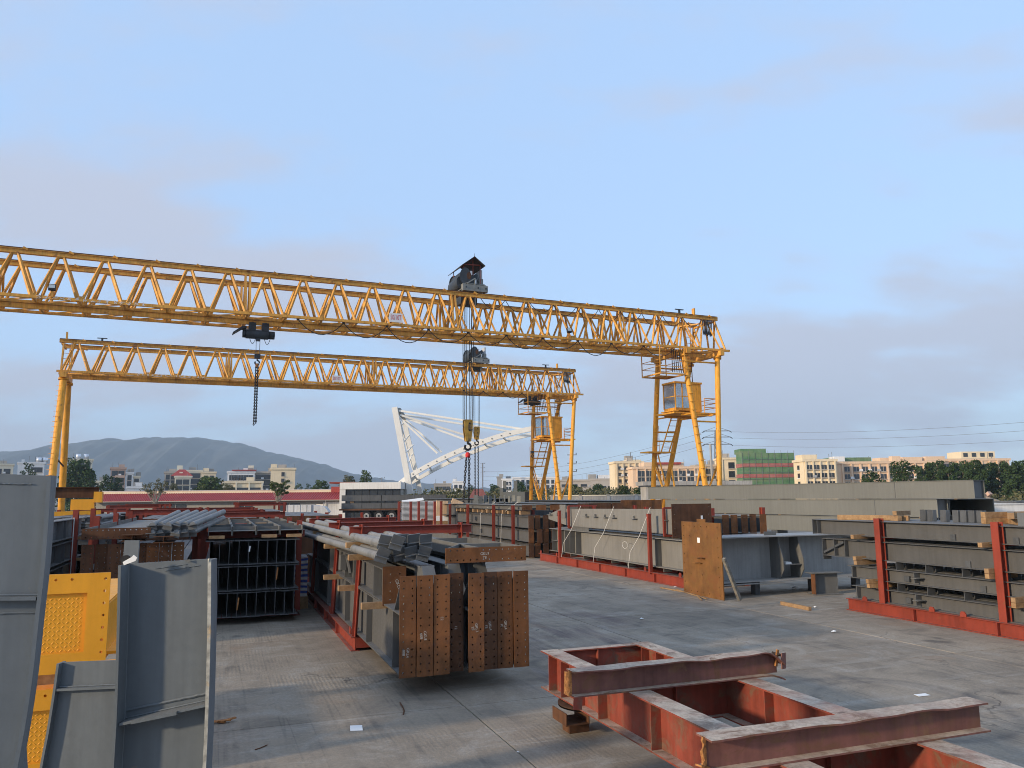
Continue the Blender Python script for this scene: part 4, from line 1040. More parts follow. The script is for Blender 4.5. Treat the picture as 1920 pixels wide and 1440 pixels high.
        pbox(c, 'basket_floor', 'crane', ((bx0 + bx1) / 2 + 0.4, by1 - 0.6, bz + 0.03), (bx1 - bx0 - 0.8, 1.1, 0.04))
        # end ladders inside the truss
        ladder(c, (-3.3, WT - 0.1, hb + 0.2), (-3.6, WT - 0.1, H - 0.3), 0.55, 'crane', (1, 0, 0), 0.45, 0.05)
        ladder(c, (-1.0, WT - 0.1, hb + 0.2), (-0.9, WT - 0.1, H - 0.1), 0.55, 'crane', (1, 0, 0), 0.45, 0.05)
        pbox(c, 'rail_buffer', 'crane', (-2.2, 0, H + 0.32), (0.10, 0.3, 0.5)); pbox(c, 'rail_buffer', 'crane', (-2.2, WT, H + 0.32), (0.10, 0.3, 0.5))
        pbox(c, 'limit_switch', 'hoist', (-3.6, -0.1, H + 0.35), (0.75, 0.1, 0.06)); pbox(c, 'limit_switch_stand', 'hoist', (-3.6, -0.1, H + 0.2), (0.15, 0.1, 0.3))
    # legs at the far end: two tubes on one saddle
    xe = -L + 0.5
    pbar(c, 'saddle_beam', 'crane', (xe, -AB - 0.3, hb - 0.2), (xe, WT + AB + 0.3, hb - 0.2), 0.5, 0.42)
    for y, yb in ((-0.3, -4.3), (WT + 0.2, 4.2)):
        ptube(c, 'leg', 'crane_low', (xe, y, hb - 0.35), (xe, yb, 0.95), 0.27, 14)
        ptube(c, 'leg_flange', 'crane_low', (xe, y, hb - 0.4), (xe, y, hb - 0.6), 0.38, 14)
    ptube(c, 'leg_tie', 'rust_dark', (xe, -2.55, hb * 0.48), (xe, 3.6, hb * 0.44), 0.07, 8)
    for k in range(26):
        z = 1.5 + (hb - 2.2) * k / 26; f = (hb - 0.35 - z) / (hb - 1.3); y = -0.3 + (-4.0) * f
        ptube(c, 'leg_rung', 'crane_low', (xe - 0.42, y - 0.1, z), (xe - 0.1, y - 0.28, z), 0.02, 5)
    pbox(c, 'end_carriage', 'crane_low', (xe, 0.0, 0.75), (0.7, 10.4, 0.5))
    for y in (-4.8, -3.8, 3.7, 4.7): ptube(c, 'carriage_wheel', 'rust_dark', (xe - 0.1, y, 0.32), (xe + 0.1, y, 0.32), 0.30, 14)
    ladder(c, (xe + 0.1, -AB, hb + 0.2), (xe + 0.15, -0.05, H - 0.2), 0.5, 'crane', (1, 0, 0), 0.45, 0.05)
    for x in (xe - 0.2, xe + 0.5): pbar(c, 'end_post', 'crane', (x, -AB, hb + 0.2), (x, -0.1, H - 0.3), 0.10)
    pbar(c, 'end_post', 'crane', (xe, WT + AB, hb + 0.2), (xe, WT + 0.1, H - 0.3), 0.10)
    pbox(c, 'rail_buffer', 'crane', (xe, 0, H + 0.35), (0.12, 0.3, 0.6)); pbox(c, 'limit_switch', 'hoist', (xe + 2.6, -0.1, H + 0.3), (0.75, 0.1, 0.06)); pbox(c, 'limit_switch_stand', 'hoist', (xe + 2.6, -0.1, H + 0.17), (0.15, 0.1, 0.24))
    # capacity sign
    sg = new('capacity_sign', None, c, (sign_x, -AB - 0.16, hb + 0.52), (math.pi / 2, 0, 0))
    new('sign_board', BOX('sign_white'), sg, (0, 0, -0.02), (0, 0, 0), (0.86, 0.58, 0.02))
    new('sign_lettering', text_mesh('50/10T', 0.27, 'sign_red'), sg, (0, 0.0, 0.0), (0, 0, 0), (0.92, 1.7, 1)); pbox(c, 'sign_bracket', 'crane', (sign_x, -AB - 0.12, hb + 0.2), (0.5, 0.04, 0.2))
    # worn white maker's lettering along the lower chord: only strokes are left to see
    nm = new('maker_lettering', None, c, (-L + (13.5 if npan > 24 else 6.0), -AB - 0.083, hb + 0.09))
    for k in range(15):
        x = 0.36 * k
        for q in range(4):
            new('letter_stroke', BOX('sign_white'), nm, (x + rr.uniform(-0.08, 0.08), 0, rr.uniform(-0.06, 0.06)), (0, rr.choice((0, 1.57, 0.7, -0.7)), 0), (rr.uniform(0.10, 0.20), 0.006, 0.022))
    for x in lights:
        f = new('floodlight', None, c, (x, -AB - 0.2, hb + 0.62), (-0.25, 0, 0))
        new('lamp_housing', BOX('rubber'), f, (0, 0, 0), (0, 0, 0), (0.34, 0.14, 0.34)); new('lamp_glass', BOX('lens_glass'), f, (0, -0.075, 0.03), (0, 0, 0), (0.28, 0.02, 0.20))
        pbox(c, 'lamp_bracket', 'crane', (x, -AB - 0.12, hb + 0.3), (0.1, 0.1, 0.4))
    # festoon cables
    x0, x1, n, dr = hoist_range
    st = (x1 - x0) / n
    for k in range(n):
        new('festoon_loop', path_mesh('cable', sag((x0 + st * k, -AB + 0.12, hb - 0.03), (x0 + st * (k + 1), -AB + 0.12, hb - 0.03), dr * rr.uniform(0.75, 1.15), 9), 0.028, 'wire', 5), c)
        pbox(c, 'festoon_trolley', 'hoist', (x0 + st * k, -AB + 0.12, hb - 0.02), (0.16, 0.1, 0.12))
    x0, x1, n, dr = loops_top
    st = (x1 - x0) / n
    for k in range(n):
        new('festoon_loop', path_mesh('cable', sag((x0 + st * k, -0.24, H - 0.28), (x0 + st * (k + 1), -0.24, H - 0.28), dr * rr.uniform(0.8, 1.15), 9), 0.026, 'wire', 5), c)
    for k in range(7):
        xq = x1 + 0.12 * k
        new('cable_bundle', path_mesh('cable', sag((xq, -0.26, H - 0.3), (xq + 0.16, -0.26, H - 0.3), 1.1 + 0.22 * rr.random(), 9), 0.03, 'wire', 5), c)
    for k in range(6): new('cable_drop', path_mesh('cable', sag((-4.6 + 0.16 * k, -0.3, hb + 0.0), (-4.3 + 0.2 * k, 0.1, hb - 1.7), 0.2, 6), 0.03, 'wire', 5), c)
    bpy.context.view_layer.update()
    return c, H, hb
NR = P(1345, 596.5, 59.3); FR = P(1080, 694, 82.0)
near, NH, NHB = gantry('nearer yellow truss gantry crane with cab, legs to the right', NR, -0.0045, 27, (4, 10, 16, 22), -26.0, (-44.9, -13.6), (-32.0, -4.5, 10, 0.85), (-20.0, -1.6, 10, 0.75), 1)
far, FH, FHB = gantry('farther yellow truss gantry crane seen below the nearer one', FR, -0.0050, 22, (4, 10, 16), -25.6, (), (-13.0, -4.5, 4, 0.5), (-10.0, -1.6, 4, 0.6), 2)

# ---- trolleys running on top
def trolley(label, cr, H, x, roof=True):
    t = thing('hoist_trolley', label, 'hoist trolley', cr.matrix_world @ Vector((x, WT / 2, H + 0.11)), 0, 'crane trolleys')
    t.rotation_euler = cr.rotation_euler; t.scale = (0.62, 1.0, 1.0)
    g = 'hoist_grey'
    for y in (-WT / 2, WT / 2):
        pbox(t, 'end_carriage', g, (0, y, 0.28), (2.9, 0.30, 0.44))
        for s in (-1, 1): ptube(t, 'wheel', 'rust_dark', (s * 1.1, y - 0.06, 0.20), (s * 1.1, y + 0.06, 0.20), 0.20, 14)
        for s in (-1.1, 0.3, 1.2): ptube(t, 'bolt_boss', 'hoist', (s, y - 0.20, 0.3), (s, y - 0.15, 0.3), 0.07, 8)
    for x_ in (-1.2, 0.0, 1.2): pbox(t, 'cross_girder', g, (x_, 0, 0.42), (0.30, WT, 0.34))
    pbox(t, 'deck', g, (0.1, -0.2, 0.62), (2.2, 2.2, 0.06))
    dr = ptube(t, 'rope_drum', 'hoist', (-0.95, -1.05, 1.12), (-0.95, 1.1, 1.12), 0.52, 20)
    for y in (-1.1, 1.1): ptube(t, 'drum_flange', 'hoist', (-0.95, y - 0.04, 1.12), (-0.95, y + 0.04, 1.12), 0.64, 20)
    ptube(t, 'second_drum', 'hoist', (-1.45, -0.9, 0.75), (-1.45, 0.9, 0.75), 0.42, 18)
    pbox(t, 'gearbox', 'hoist', (-0.15, -0.85, 0.95), (0.7, 0.45, 0.6)); ptube(t, 'motor', 'hoist', (0.25, -0.7, 1.05), (0.25, 0.2, 1.05), 0.26, 14)
    ptube(t, 'motor', 'hoist', (0.45, -0.9, 1.28), (0.45, -0.35, 1.28), 0.20, 12); ptube(t, 'brake_drum', 'rust_dark', (-0.55, -1.15, 1.2), (-0.55, -1.05, 1.2), 0.26, 14)
    pbox(t, 'control_box', 'tin_white', (1.05, -0.5, 1.2), (0.22, 0.8, 1.15)); pbox(t, 'bracket', g, (0.95, -0.85, 0.85), (0.5, 0.3, 0.5))
    pbox(t, 'brake_unit', 'sign_white', (-0.25, -1.0, 1.42), (0.22, 0.2, 0.28)); pbar(t, 'guide_strut', g, (-0.9, -1.36, 0.6), (0.0, -1.36, 0.98), 0.08)
    pbar(t, 'guide_strut', g, (0.0, -1.36, 0.98), (0.0, -1.36, -1.1), 0.10)
    if roof:
        for (xx, yy, z) in ((-1.1, -1.0, 2.0), (0.85, -1.0, 2.05), (-1.1, 1.0, 2.0), (0.85, 1.0, 2.05), (0.0, -1.0, 2.35)): ptube(t, 'roof_post', 'oxide', (xx, yy, 0.6), (xx, yy, z), 0.045, 8)
        # gable: ridge along the rails' cross direction
        rz, ez, xr = 2.55, 1.85, 1.5
        V = [(-xr, -1.35, ez), (-xr, 1.5, ez), (0, 1.5, rz), (0, -1.35, rz), (xr - 0.25, -1.35, ez + 0.12), (xr - 0.25, 1.5, ez + 0.12)]
        V2 = [(a, b, z - 0.05) for a, b, z in V]
        new('roof', mesh_from('trolley_roof', V + V2, [(0, 1, 2, 3), (3, 2, 5, 4), (6, 7, 8, 9), (9, 8, 11, 10), (0, 3, 9, 6), (3, 4, 10, 9), (1, 2, 8, 7), (2, 5, 11, 8), (0, 1, 7, 6), (4, 5, 11, 10)], 'canopy_roof'), t)
        pbar(t, 'roof_beam', 'oxide', (-1.1, -1.0, 2.0), (0.85, -1.0, 2.05), 0.07); pbar(t, 'roof_beam', 'oxide', (0, -1.3, 2.45), (0, 1.4, 2.45), 0.06)
        ptube(t, 'roof_mast', 'hoist', (0, -1.3, 2.5), (0, -1.3, 2.75), 0.02, 5)
    pbox(t, 'rope_guard', 'hoist', (-0.1, 0.1, -0.30), (1.9, 1.0, 0.55))
    bpy.context.view_layer.update()
    return t
tn = trolley('grey hoist trolley under a small pitched roof on the nearer crane', near, NH, -20.3)
tf = trolley('grey hoist trolley without a roof on the farther crane', far, FH, -10.9, roof=False)

# ---- hook blocks with their ropes
def hook_mesh(r, th, mat):
    pts = [(0, 0, r * 1.6), (0, 0, r * 1.05)]
    for k in range(12):
        a = R(90 - k * 24); pts.append((math.cos(a) * r, 0, math.sin(a) * r))
    pts.append((-r * 0.75, 0, r * 0.45))
    return path_mesh('hook', pts, th, mat, 8)
def hook_block(label, top, zt, hgt, w, ropes, name='hook_block'):
    h = thing(name, label, 'hook block', (top.x, top.y, zt - hgt), CA, 'crane hook blocks')
    prof_ = [(-w * 0.30, 0), (w * 0.30, 0), (w * 0.5, hgt * 0.55), (w * 0.5, hgt * 0.92), (w * 0.38, hgt), (-w * 0.38, hgt), (-w * 0.5, hgt * 0.92), (-w * 0.5, hgt * 0.55)]
    for y in (-w * 0.30, w * 0.22): new('cheek_plate', prism('cheek', prof_, w * 0.08, 'hook_yellow'), h, (0, y, 0))
    for x in (-w * 0.2, w * 0.2): ptube(h, 'sheave', 'hoist', (x, -w * 0.2, hgt * 0.72), (x, w * 0.2, hgt * 0.72), w * 0.34, 16)
    ptube(h, 'sheave_pin', 'rubber', (w * 0.1, -w * 0.34, hgt * 0.82), (w * 0.1, -w * 0.30, hgt * 0.82), w * 0.11, 10)
    ptube(h, 'sheave_pin', 'rubber', (w * 0.1, -w * 0.34, hgt * 0.5), (w * 0.1, -w * 0.30, hgt * 0.5), w * 0.11, 10)
    pbox(h, 'hook_trunnion', 'hook_yellow', (0, 0, hgt * 0.08), (w * 0.55, w * 0.5, hgt * 0.2))
    new('hook', hook_mesh(w * 0.36, w * 0.13, 'rubber'), h, (0, 0, -w * 0.62))
    for (dx, dy, ln, tx, ty) in ropes: ptube(h, 'wire_rope', 'wire', (dx, dy, hgt * 0.85), (tx, ty, ln), 0.022, 6)
    return h
def chain_mesh(p0, p1, link, r, mat='wire'):
    p0, p1 = Vector(p0), Vector(p1); d = p1 - p0; n = max(1, int(d.length / (link * 0.75))); V, Fc = [], []
    q, _, _ = frame_of(p0, p1)
    for i in range(n):
        c = p0.lerp(p1, (i + 0.5) / n); tw = (i % 2) * math.pi / 2; o = len(V)
        ring = []
        for k in range(8):
            a = k * math.pi / 4
            lx = math.cos(a) * link * 0.30; lz = math.sin(a) * link * 0.52
            ring.append(q @ Vector((lx * math.cos(tw), lx * math.sin(tw), lz)))
        nor = q @ Vector((-math.sin(tw), math.cos(tw), 0))
        for v_ in ring:
            out = v_.normalized()
            for s in range(4):
                b = s * math.pi / 2; V.append(c + v_ + (out * math.cos(b) + nor * math.sin(b)) * r)
        for k in range(8):
            for s in range(4):
                Fc.append((o + k * 4 + s, o + k * 4 + (s + 1) % 4, o + ((k + 1) % 8) * 4 + (s + 1) % 4, o + ((k + 1) % 8) * 4 + s))
    return mesh_from('chain', V, Fc, mat, True)
tw = tn.matrix_world.translation
hz = P(876, 787, tw.y).z
hy = tw.z - 0.3
HB = hook_block('large worn yellow hook block hanging from the roofed trolley', Vector((P(877, 700, tw.y).x, tw.y, 0)), hz, 1.45, 0.60,
                [(dx, dy, hy - (hz - 1.5), dx * 1.15 + 0.05, dy * 1.5) for dx in (-0.28, -0.16, 0.16, 0.28) for dy in (-0.15, 0.15)])
sl = thing('chain_sling', 'dark double chain sling with red shackle under the large hook', 'chain sling', (HB.location.x, HB.location.y, HB.location.z - 0.8), CA, 'lifting chains')
ptube(sl, 'shackle', 'sign_red', (-0.12, 0, -0.15), (0.12, 0, -0.15), 0.16, 10); ptube(sl, 'master_link', 'sign_red', (0, 0, 0.05), (0, 0, -0.30), 0.09, 8)
lowz = -(sl.location.z - 1.6)
new('chain', chain_mesh((-0.10, 0, -0.3), (-0.38, 0, lowz), 0.22, 0.036), sl); new('chain', chain_mesh((0.10, 0, -0.3), (0.14, 0.2, lowz), 0.22, 0.036), sl)
tw2 = tf.matrix_world.translation
hz2 = P(893, 800, tw2.y).z
HB2 = hook_block('smaller looking yellow hook block hanging from the farther trolley', Vector((P(893.5, 760, tw2.y).x, tw2.y, 0)), hz2, 1.3, 0.58,
                 [(dx, dy, tw2.z - 0.3 - (hz2 - 1.35), dx * 1.1, dy * 1.5) for dx in (-0.24, 0.24) for dy in (-0.15, 0.15)])
sl2 = thing('chain_sling', 'dark straight chain sling hanging from the farther hook', 'chain sling', (HB2.location.x, HB2.location.y, HB2.location.z - 0.75), CA, 'lifting chains')
lowz = -(sl2.location.z - 1.5)
for dx in (-0.17, 0.17): new('chain', chain_mesh((dx, 0, 0), (dx, 0, lowz), 0.2, 0.032), sl2)

# ---- electric hoists on the lower runway
def ehoist(label, pos, hook_z, s=1.0):
    e = thing('electric_hoist', label, 'electric hoist', pos, CA, 'electric hoists')
    ptube(e, 'drum_housing', 'hoist', (-0.75 * s, 0, 0), (0.62 * s, 0, 0), 0.30 * s, 18); ptube(e, 'motor', 'hoist', (0.62 * s, 0, 0), (1.0 * s, 0, 0), 0.26 * s, 18)
    ptube(e, 'gear_case', 'hoist', (-0.95 * s, 0, 0), (-0.75 * s, 0, 0), 0.26 * s, 16)
    V = [(-1.55, -0.4, -0.02), (-1.0, -0.4, 0.42), (-0.75, -0.4, 0.42), (-0.75, -0.4, 0.3), (-1.0, -0.4, 0.3), (-1.55, -0.4, -0.1)]
    new('rain_hood', prism('hood', [(a * s, z * s) for a, _, z in V], 0.8 * s, 'hoist'), e, (0, -0.4 * s, 0))
    for x in (-0.38, 0.42):
        pbox(e, 'trolley_plate', 'hoist', (x * s, -0.18 * s, 0.48 * s), (0.42 * s, 0.10, 0.5 * s)); pbox(e, 'trolley_plate', 'hoist', (x * s, 0.18 * s, 0.48 * s), (0.42 * s, 0.10, 0.5 * s))
        for y in (-0.25, 0.25): ptube(e, 'trolley_wheel', 'hoist', (x * s, y * s, 0.62 * s), (x * s, y * s + 0.05, 0.62 * s), 0.13 * s, 12)
    pbox(e, 'rope_guide', 'hoist', (0.0, 0, -0.32 * s), (0.26 * s, 0.3 * s, 0.2 * s))
    dz = hook_z - pos.z
    for x in (-0.10, 0.12): ptube(e, 'wire_rope', 'wire_grey', (x, 0, -0.3 * s), (x * 0.9, 0, dz + 0.3), 0.018, 6)
    for k in (-0.5, 0.35): new('loop_cable', path_mesh('cable', sag((k, -0.1, -0.25), (k + 0.35, -0.1, -0.25), 0.35, 8), 0.018, 'wire', 5), e)
    pbox(e, 'hook_sheave_block', 'hoist', (0, 0, dz + 0.22), (0.34, 0.2, 0.26)); new('hook', hook_mesh(0.13, 0.045, 'hoist'), e, (0, 0, dz - 0.16))
    return e
# place each hoist on its runway: local y = AB, below the chord
def on_crane(cr, px, y, z):
    best = None
    for k in range(4000):
        x = -k * 0.015; w = cr.matrix_world @ Vector((x, y, z)); d = w - CAM
        u = 960 + FOC * d.dot(_RT) / d.dot(_F)
        if best is None or abs(u - px) < best[0]: best = (abs(u - px), w)
    return best[1]
p = on_crane(near, 484, AB + 0.08, NHB - 0.85)
EH = ehoist('black electric hoist with rain hood under the nearer crane girder', p, P(483, 675, p.y).z, 0.95)
cs = thing('chain_sling', 'bundle of dark chain hanging free below the electric hoist', 'chain sling', (p.x, p.y, EH.location.z + (P(483, 675, p.y).z - p.z) - 0.3), CA, 'lifting chains')
ptube(cs, 'master_link', 'torn_rust', (0, 0, 0.08), (0, 0, -0.15), 0.10, 8)
dn = P(480, 797, p.y).z - cs.location.z
for k, (x, y) in enumerate(((-0.06, 0), (0.06, 0.02))): new('chain', chain_mesh((x, y, -0.12), (x, y, dn + 0.1 * k), 0.12, 0.026), cs)
p = on_crane(far, 997, AB + 0.08, FHB - 0.8)
ehoist('black electric hoist parked by the leg of the farther crane', p, P(997, 852, p.y).z, 0.9)
# ================================================================== RACKS AND STEEL STACKS
def rack(label, e1, e2, w, l, posts, ph, mat='oxide', tops=(), lugs=True, base_h=0.25, lean=0.0, post_w=0.14, sides=(0, 1)):
    r = thing('steel_rack', label, 'steel rack', YF(e1, e2), YA, 'red steel transport racks')
    for x in (0.09, w - 0.09): new('base_beam', ibeam(l, base_h, 0.16, 0.016, 0.012, mat), r, (x, 0, 0))
    n = max(2, int(l / 3.0) + 1)
    for k in range(n): pbox(r, 'base_cross_beam', mat, (w / 2, 0.06 + (l - 0.12) * k / (n - 1), base_h * 0.55), (w - 0.2, 0.12, base_h * 0.7))
    m = int(l / 1.9)
    for k in range(1, m): pbox(r, 'stiffener', mat, (0.03, l * k / m, base_h / 2), (0.06, 0.016, base_h - 0.034))
    for y in posts:
        for s, x in ((0, 0.08), (1, w - 0.08)):
            if s not in sides: continue
            dx = lean * (1 if s == 0 else -1)
            pbar(r, 'post_web', mat, (x, y, base_h), (x + dx, y, ph), 0.012, post_w)
            for d in (-1, 1): pbar(r, 'post_flange', mat, (x, y + d * post_w / 2, base_h), (x + dx, y + d * post_w / 2, ph), post_w * 0.85, 0.014)
    for y, z in tops:
        o = new('top_beam', ibeam(w + 0.1, 0.16, 0.14, 0.014, 0.010, mat), r, (-0.05 + lean * 0, y, z)); o.rotation_euler = (0, 0, -math.pi / 2)
    if lugs:
        for y in [p + 0.35 for p in posts]:
            V = [(0, -0.07), (0, 0.07)]
            new('lifting_lug', prism('lug', [(-0.07, 0), (0.07, 0), (0.07, 0.08), (0.035, 0.13), (-0.035, 0.13), (-0.07, 0.08)], 0.02, mat, 'x'), r, (0.05, y, base_h))
    return r
def beam(label, e1, e2, z, L, H, B, mat, group, tf=0.016, tw=0.011, name='steel_beam', flat=False, cat='steel beam', da=0.0):
    o = thing(name, label, cat, YF(e1, e2, z), YA + da, group, me=ibeam(L, H, B, tf, tw, mat))
    if flat: o.rotation_euler = (0, math.pi / 2, YA + da)
    return o
def timber(label, e1, e2, z, L=0.9, da=0.0, s=0.1, group='timber packing', along='e1', tilt=0.0):
    o = thing('timber', label, 'timber', YF(e1, e2, z), YA + da, group)
    b = 0.006
    V = []
    for x, k in ((0, b), (b, 0), (L - b, 0), (L, b)):
        V += [(x, k - s / 2, k), (x, s / 2 - k, k), (x, s / 2 - k, s - k), (x, k - s / 2, s - k)]
    Fc = [(0, 1, 2, 3), (12, 13, 14, 15)] + [(a * 4 + i, a * 4 + (i + 1) % 4, a * 4 + 4 + (i + 1) % 4, a * 4 + 4 + i) for a in range(3) for i in range(4)]
    me = mesh_from('timber', V, Fc, 'timber'); o.data = None if o.type == 'EMPTY' else o.data
    new('baulk', me, o, (0, 0, 0), (0, tilt, 0)); return o
def scribble(par, loc, rot, words, size):
    w = new('chalk_writing', None, par, loc, rot)
    for i, t in enumerate(words): new('chalk_line', text_mesh(t, size, 'chalk'), w, (0, -i * size * 1.05, 0), (0, 0, 0.04 * i))

# ---------------- centre rack with the brown end plates
AX, AE = 2.34, 14.85
rack('red rack holding the centre stack of grey girders with brown end plates', AX, AE, 2.3, 11.8, (0.08, 3.1, 7.2, 11.6), 2.29, tops=((0.08, 2.09), (3.1, 2.08), (7.2, 2.07)), lean=0.10, post_w=0.10)
rk = bpy.data.objects['steel_rack']
rows13 = [0.07 + 0.105 * k for k in range(13)]
stag = [0.0, -0.01, 0.0, 0.12, -0.02, 0.06, 0.05, 0.03]
offx = [0.0, 0.25, 0.50, 0.745, 1.02, 1.255, 1.495, 1.745]
chal = {0: ('GKL4', '008'), 1: ('GKL8', '008'), 2: ('E2',), 3: ('12',), 4: ('GKL3', '2E'), 5: ('GKL4', '1E'), 6: ('GKL4', '1E')}
for k in range(8):
    e1 = 2.57 + offx[k]
    o = beam('grey girder with brown drilled end plate, %s from the left in the centre stack' % ORD[k], e1, 11.22 + stag[k], 0.30, 13.0, 0.84, 0.22, 'grey_stack', 'girders in the centre stack', 0.018, 0.012, 'plate_girder', cat='girder')
    mt = 'rust_plate' if k not in (3, 5) else 'rust_dark'
    ep = new('end_plate', holed_plate(0.236, 1.40, 0.022, [0.055, 0.181], rows13, 0.0125, mt, skip=((0, 8), (1, 5)) if k % 2 else ((1, 6),)), o, (-0.118, -0.022, -0.03))
    new('haunch_plate', prism('haunch', [(0.0, 0.84), (0.0, 1.36), (0.04, 1.36), (0.50, 0.85)], 0.012, 'grey_cool', 'x'), o, (-0.006, 0, 0))
    new('haunch_flange', mesh_from('haunch_flange', [(-0.09, 0.0, 1.365), (0.09, 0.0, 1.365), (0.09, 0.5, 0.845), (-0.09, 0.5, 0.845), (-0.09, 0.0, 1.35), (0.09, 0.0, 1.35), (0.09, 0.485, 0.842), (-0.09, 0.485, 0.842)],
        [(0, 1, 2, 3), (4, 5, 6, 7), (0, 1, 5, 4), (1, 2, 6, 5), (2, 3, 7, 6), (3, 0, 4, 7)], 'grey_cool'), o)
    for y in (0.50, 2.7, 5.2, 8.0, 10.6):
        for s in (-1, 1): pbox(o, 'stiffener', 'grey_stack', (s * 0.058, y, 0.42), (0.10, 0.012, 0.80))
    if k in chal:
        scribble(ep, (0.118, -0.004, 0.34 + 0.22 * (k % 3) if k < 3 else 0.62), (math.pi / 2, math.pi / 2 + random.uniform(-0.12, 0.12), 0), chal[k], 0.055)
# second layer
o = beam('short deep grey girder with single brown end plate above the centre stack', 2.61, 12.42, 1.15, 11.5, 0.52, 0.30, 'grey_stack', 'girders in the centre stack', 0.018, 0.012, 'plate_girder', cat='girder')
ep = new('end_plate', holed_plate(0.37, 0.60, 0.022, [0.12, 0.27], [0.09, 0.22, 0.35, 0.48], 0.013, 'rust_plate'), o, (-0.17, -0.022, -0.04)); scribble(ep, (0.24, -0.004, 0.32), (math.pi / 2, 1.2, 0), ('GKL5',), 0.07)
for y in (0.9, 3.0, 4.1, 6.5):
    for s in (-1, 1): pbox(o, 'stiffener', 'grey_warm', (s * 0.08, y, 0.26), (0.14, 0.012, 0.48))
pbox(o, 'angle_cleat', 'grey_warm', (-0.2, 4.1, 0.32), (0.12, 0.25, 0.3)); pbar(o, 'cleat_brace', 'grey_warm', (-0.15, 3.4, 0.15), (-0.15, 3.9, 0.45), 0.04)
for k, e1 in enumerate((3.08, 3.54, 4.02)):
    o = beam('dark blue grey girder, %s in the hidden upper layer behind the brown plates' % ORD[k], e1, 12.1 + 0.15 * k, 1.28, 10.5, 0.44, 0.24, 'grey_cool', 'girders in the centre stack', name='plate_girder', cat='girder')
    new('haunch_plate', prism('haunch', [(-0.40, 0.0), (0.0, 0.44), (0.3, 0.44), (0.3, 0)], 0.2, 'grey_cool', 'x'), o, (-0.1, -0.02, 0.0))
    for y in (0.4, 2.2): pbox(o, 'stiffener', 'grey_cool', (0, y, 0.22), (0.22, 0.012, 0.40))
# lying girder with wide brown plate on top
lg = thing('lying_girder', 'grey girder lying on its side on the centre stack, wide brown end plate', 'girder', YF(3.20, 11.5, 1.80), YA, 'girders in the centre stack')
ep = new('end_plate', holed_plate(1.30, 0.225, 0.022, [0.08 + 0.104 * k for k in range(12)], [0.04, 0.185], 0.013, 'rust_plate', skip=((4, 1), (3, 1), (7, 0))), lg, (0, -0.022, 0)); scribble(ep, (0.62, -0.004, 0.125), (math.pi / 2, 0, 0), ('GKL9', 'TE'), 0.06)
pbox(lg, 'web', 'grey_warm', (0.92, 5.5, 0.11), (0.70, 11.0, 0.012)); pbox(lg, 'flange', 'grey_warm', (1.28, 5.5, 0.11), (0.016, 11.0, 0.215)); pbox(lg, 'flange', 'grey_warm', (0.56, 5.5, 0.11), (0.016, 11.0, 0.215))
pbar(lg, 'haunch_flange', 'grey_warm', (0.02, 0.0, 0.11), (0.56, 1.1, 0.11), 0.016, 0.215); new('haunch_web', prism('haunch', [(0.03, 0.0), (0.55, 0.0), (0.55, 1.05)], 0.012, 'grey_warm', 'z'), lg, (0, 0, 0.105))
for y in (1.1, 3.0, 6.0): pbox(lg, 'stiffener', 'grey_warm', (0.92, y, 0.11), (0.70, 0.014, 0.20))
# pipes with angle cleats
for tier in range(2):
    for k in range(5):
        e1 = 2.38 + 0.165 * k + 0.04 * tier; e2 = 12.25 + 0.12 * ((k * 3 + tier) % 4) - 0.1 * tier; z = 1.80 + 0.19 * tier
        o = thing('steel_pipe', 'cleated grey pipe, %s from the left, %s layer of the centre stack' % (ORD[k], ('lower', 'upper')[tier]), 'pipe', YF(e1, e2, z + 0.08), YA, 'pipes on the centre stack')
        o.rotation_euler = (R(random.uniform(-0.6, 0.6)), 0, YA + R(random.uniform(0, 2.0)))
        ptube(o, 'pipe_body', 'pipe_grey', (0, 0, 0), (0, 11.4, 0.0), 0.070, 16); ptube(o, 'pipe_collar', 'pipe_grey', (0, 2.2, 0), (0, 2.32, 0), 0.075, 16)
        tw_ = random.uniform(-0.35, 0.35); cl = new('end_cleat', None, o, (0, -0.01, 0), (0, tw_, 0))
        pbox(cl, 'cleat_plate', 'grey_cool', (0, -0.05, 0.0), (0.20, 0.10, 0.016)); pbox(cl, 'cleat_plate', 'grey_cool', (0, -0.008, -0.045), (0.20, 0.016, 0.09)); pbox(cl, 'cleat_plate', 'grey_cool', (0.0, -0.055, 0.075), (0.20, 0.014, 0.14), (0.45, 0, 0))
for k, (e1, e2, z) in enumerate(((2.26, 12.6, 1.14 - 0.09), (2.26, 15.2, 1.05), (2.26, 17.4, 1.05), (2.3, 14.3, 1.68), (2.3, 14.6, 1.88), (2.3, 17.8, 1.68), (2.3, 20.1, 1.88))):
    timber('timber baulk poking out of the centre stack, %s of seven from the front' % ORD[k], e1 - 0.12, e2, z, 1.0 if k < 3 else 0.8)
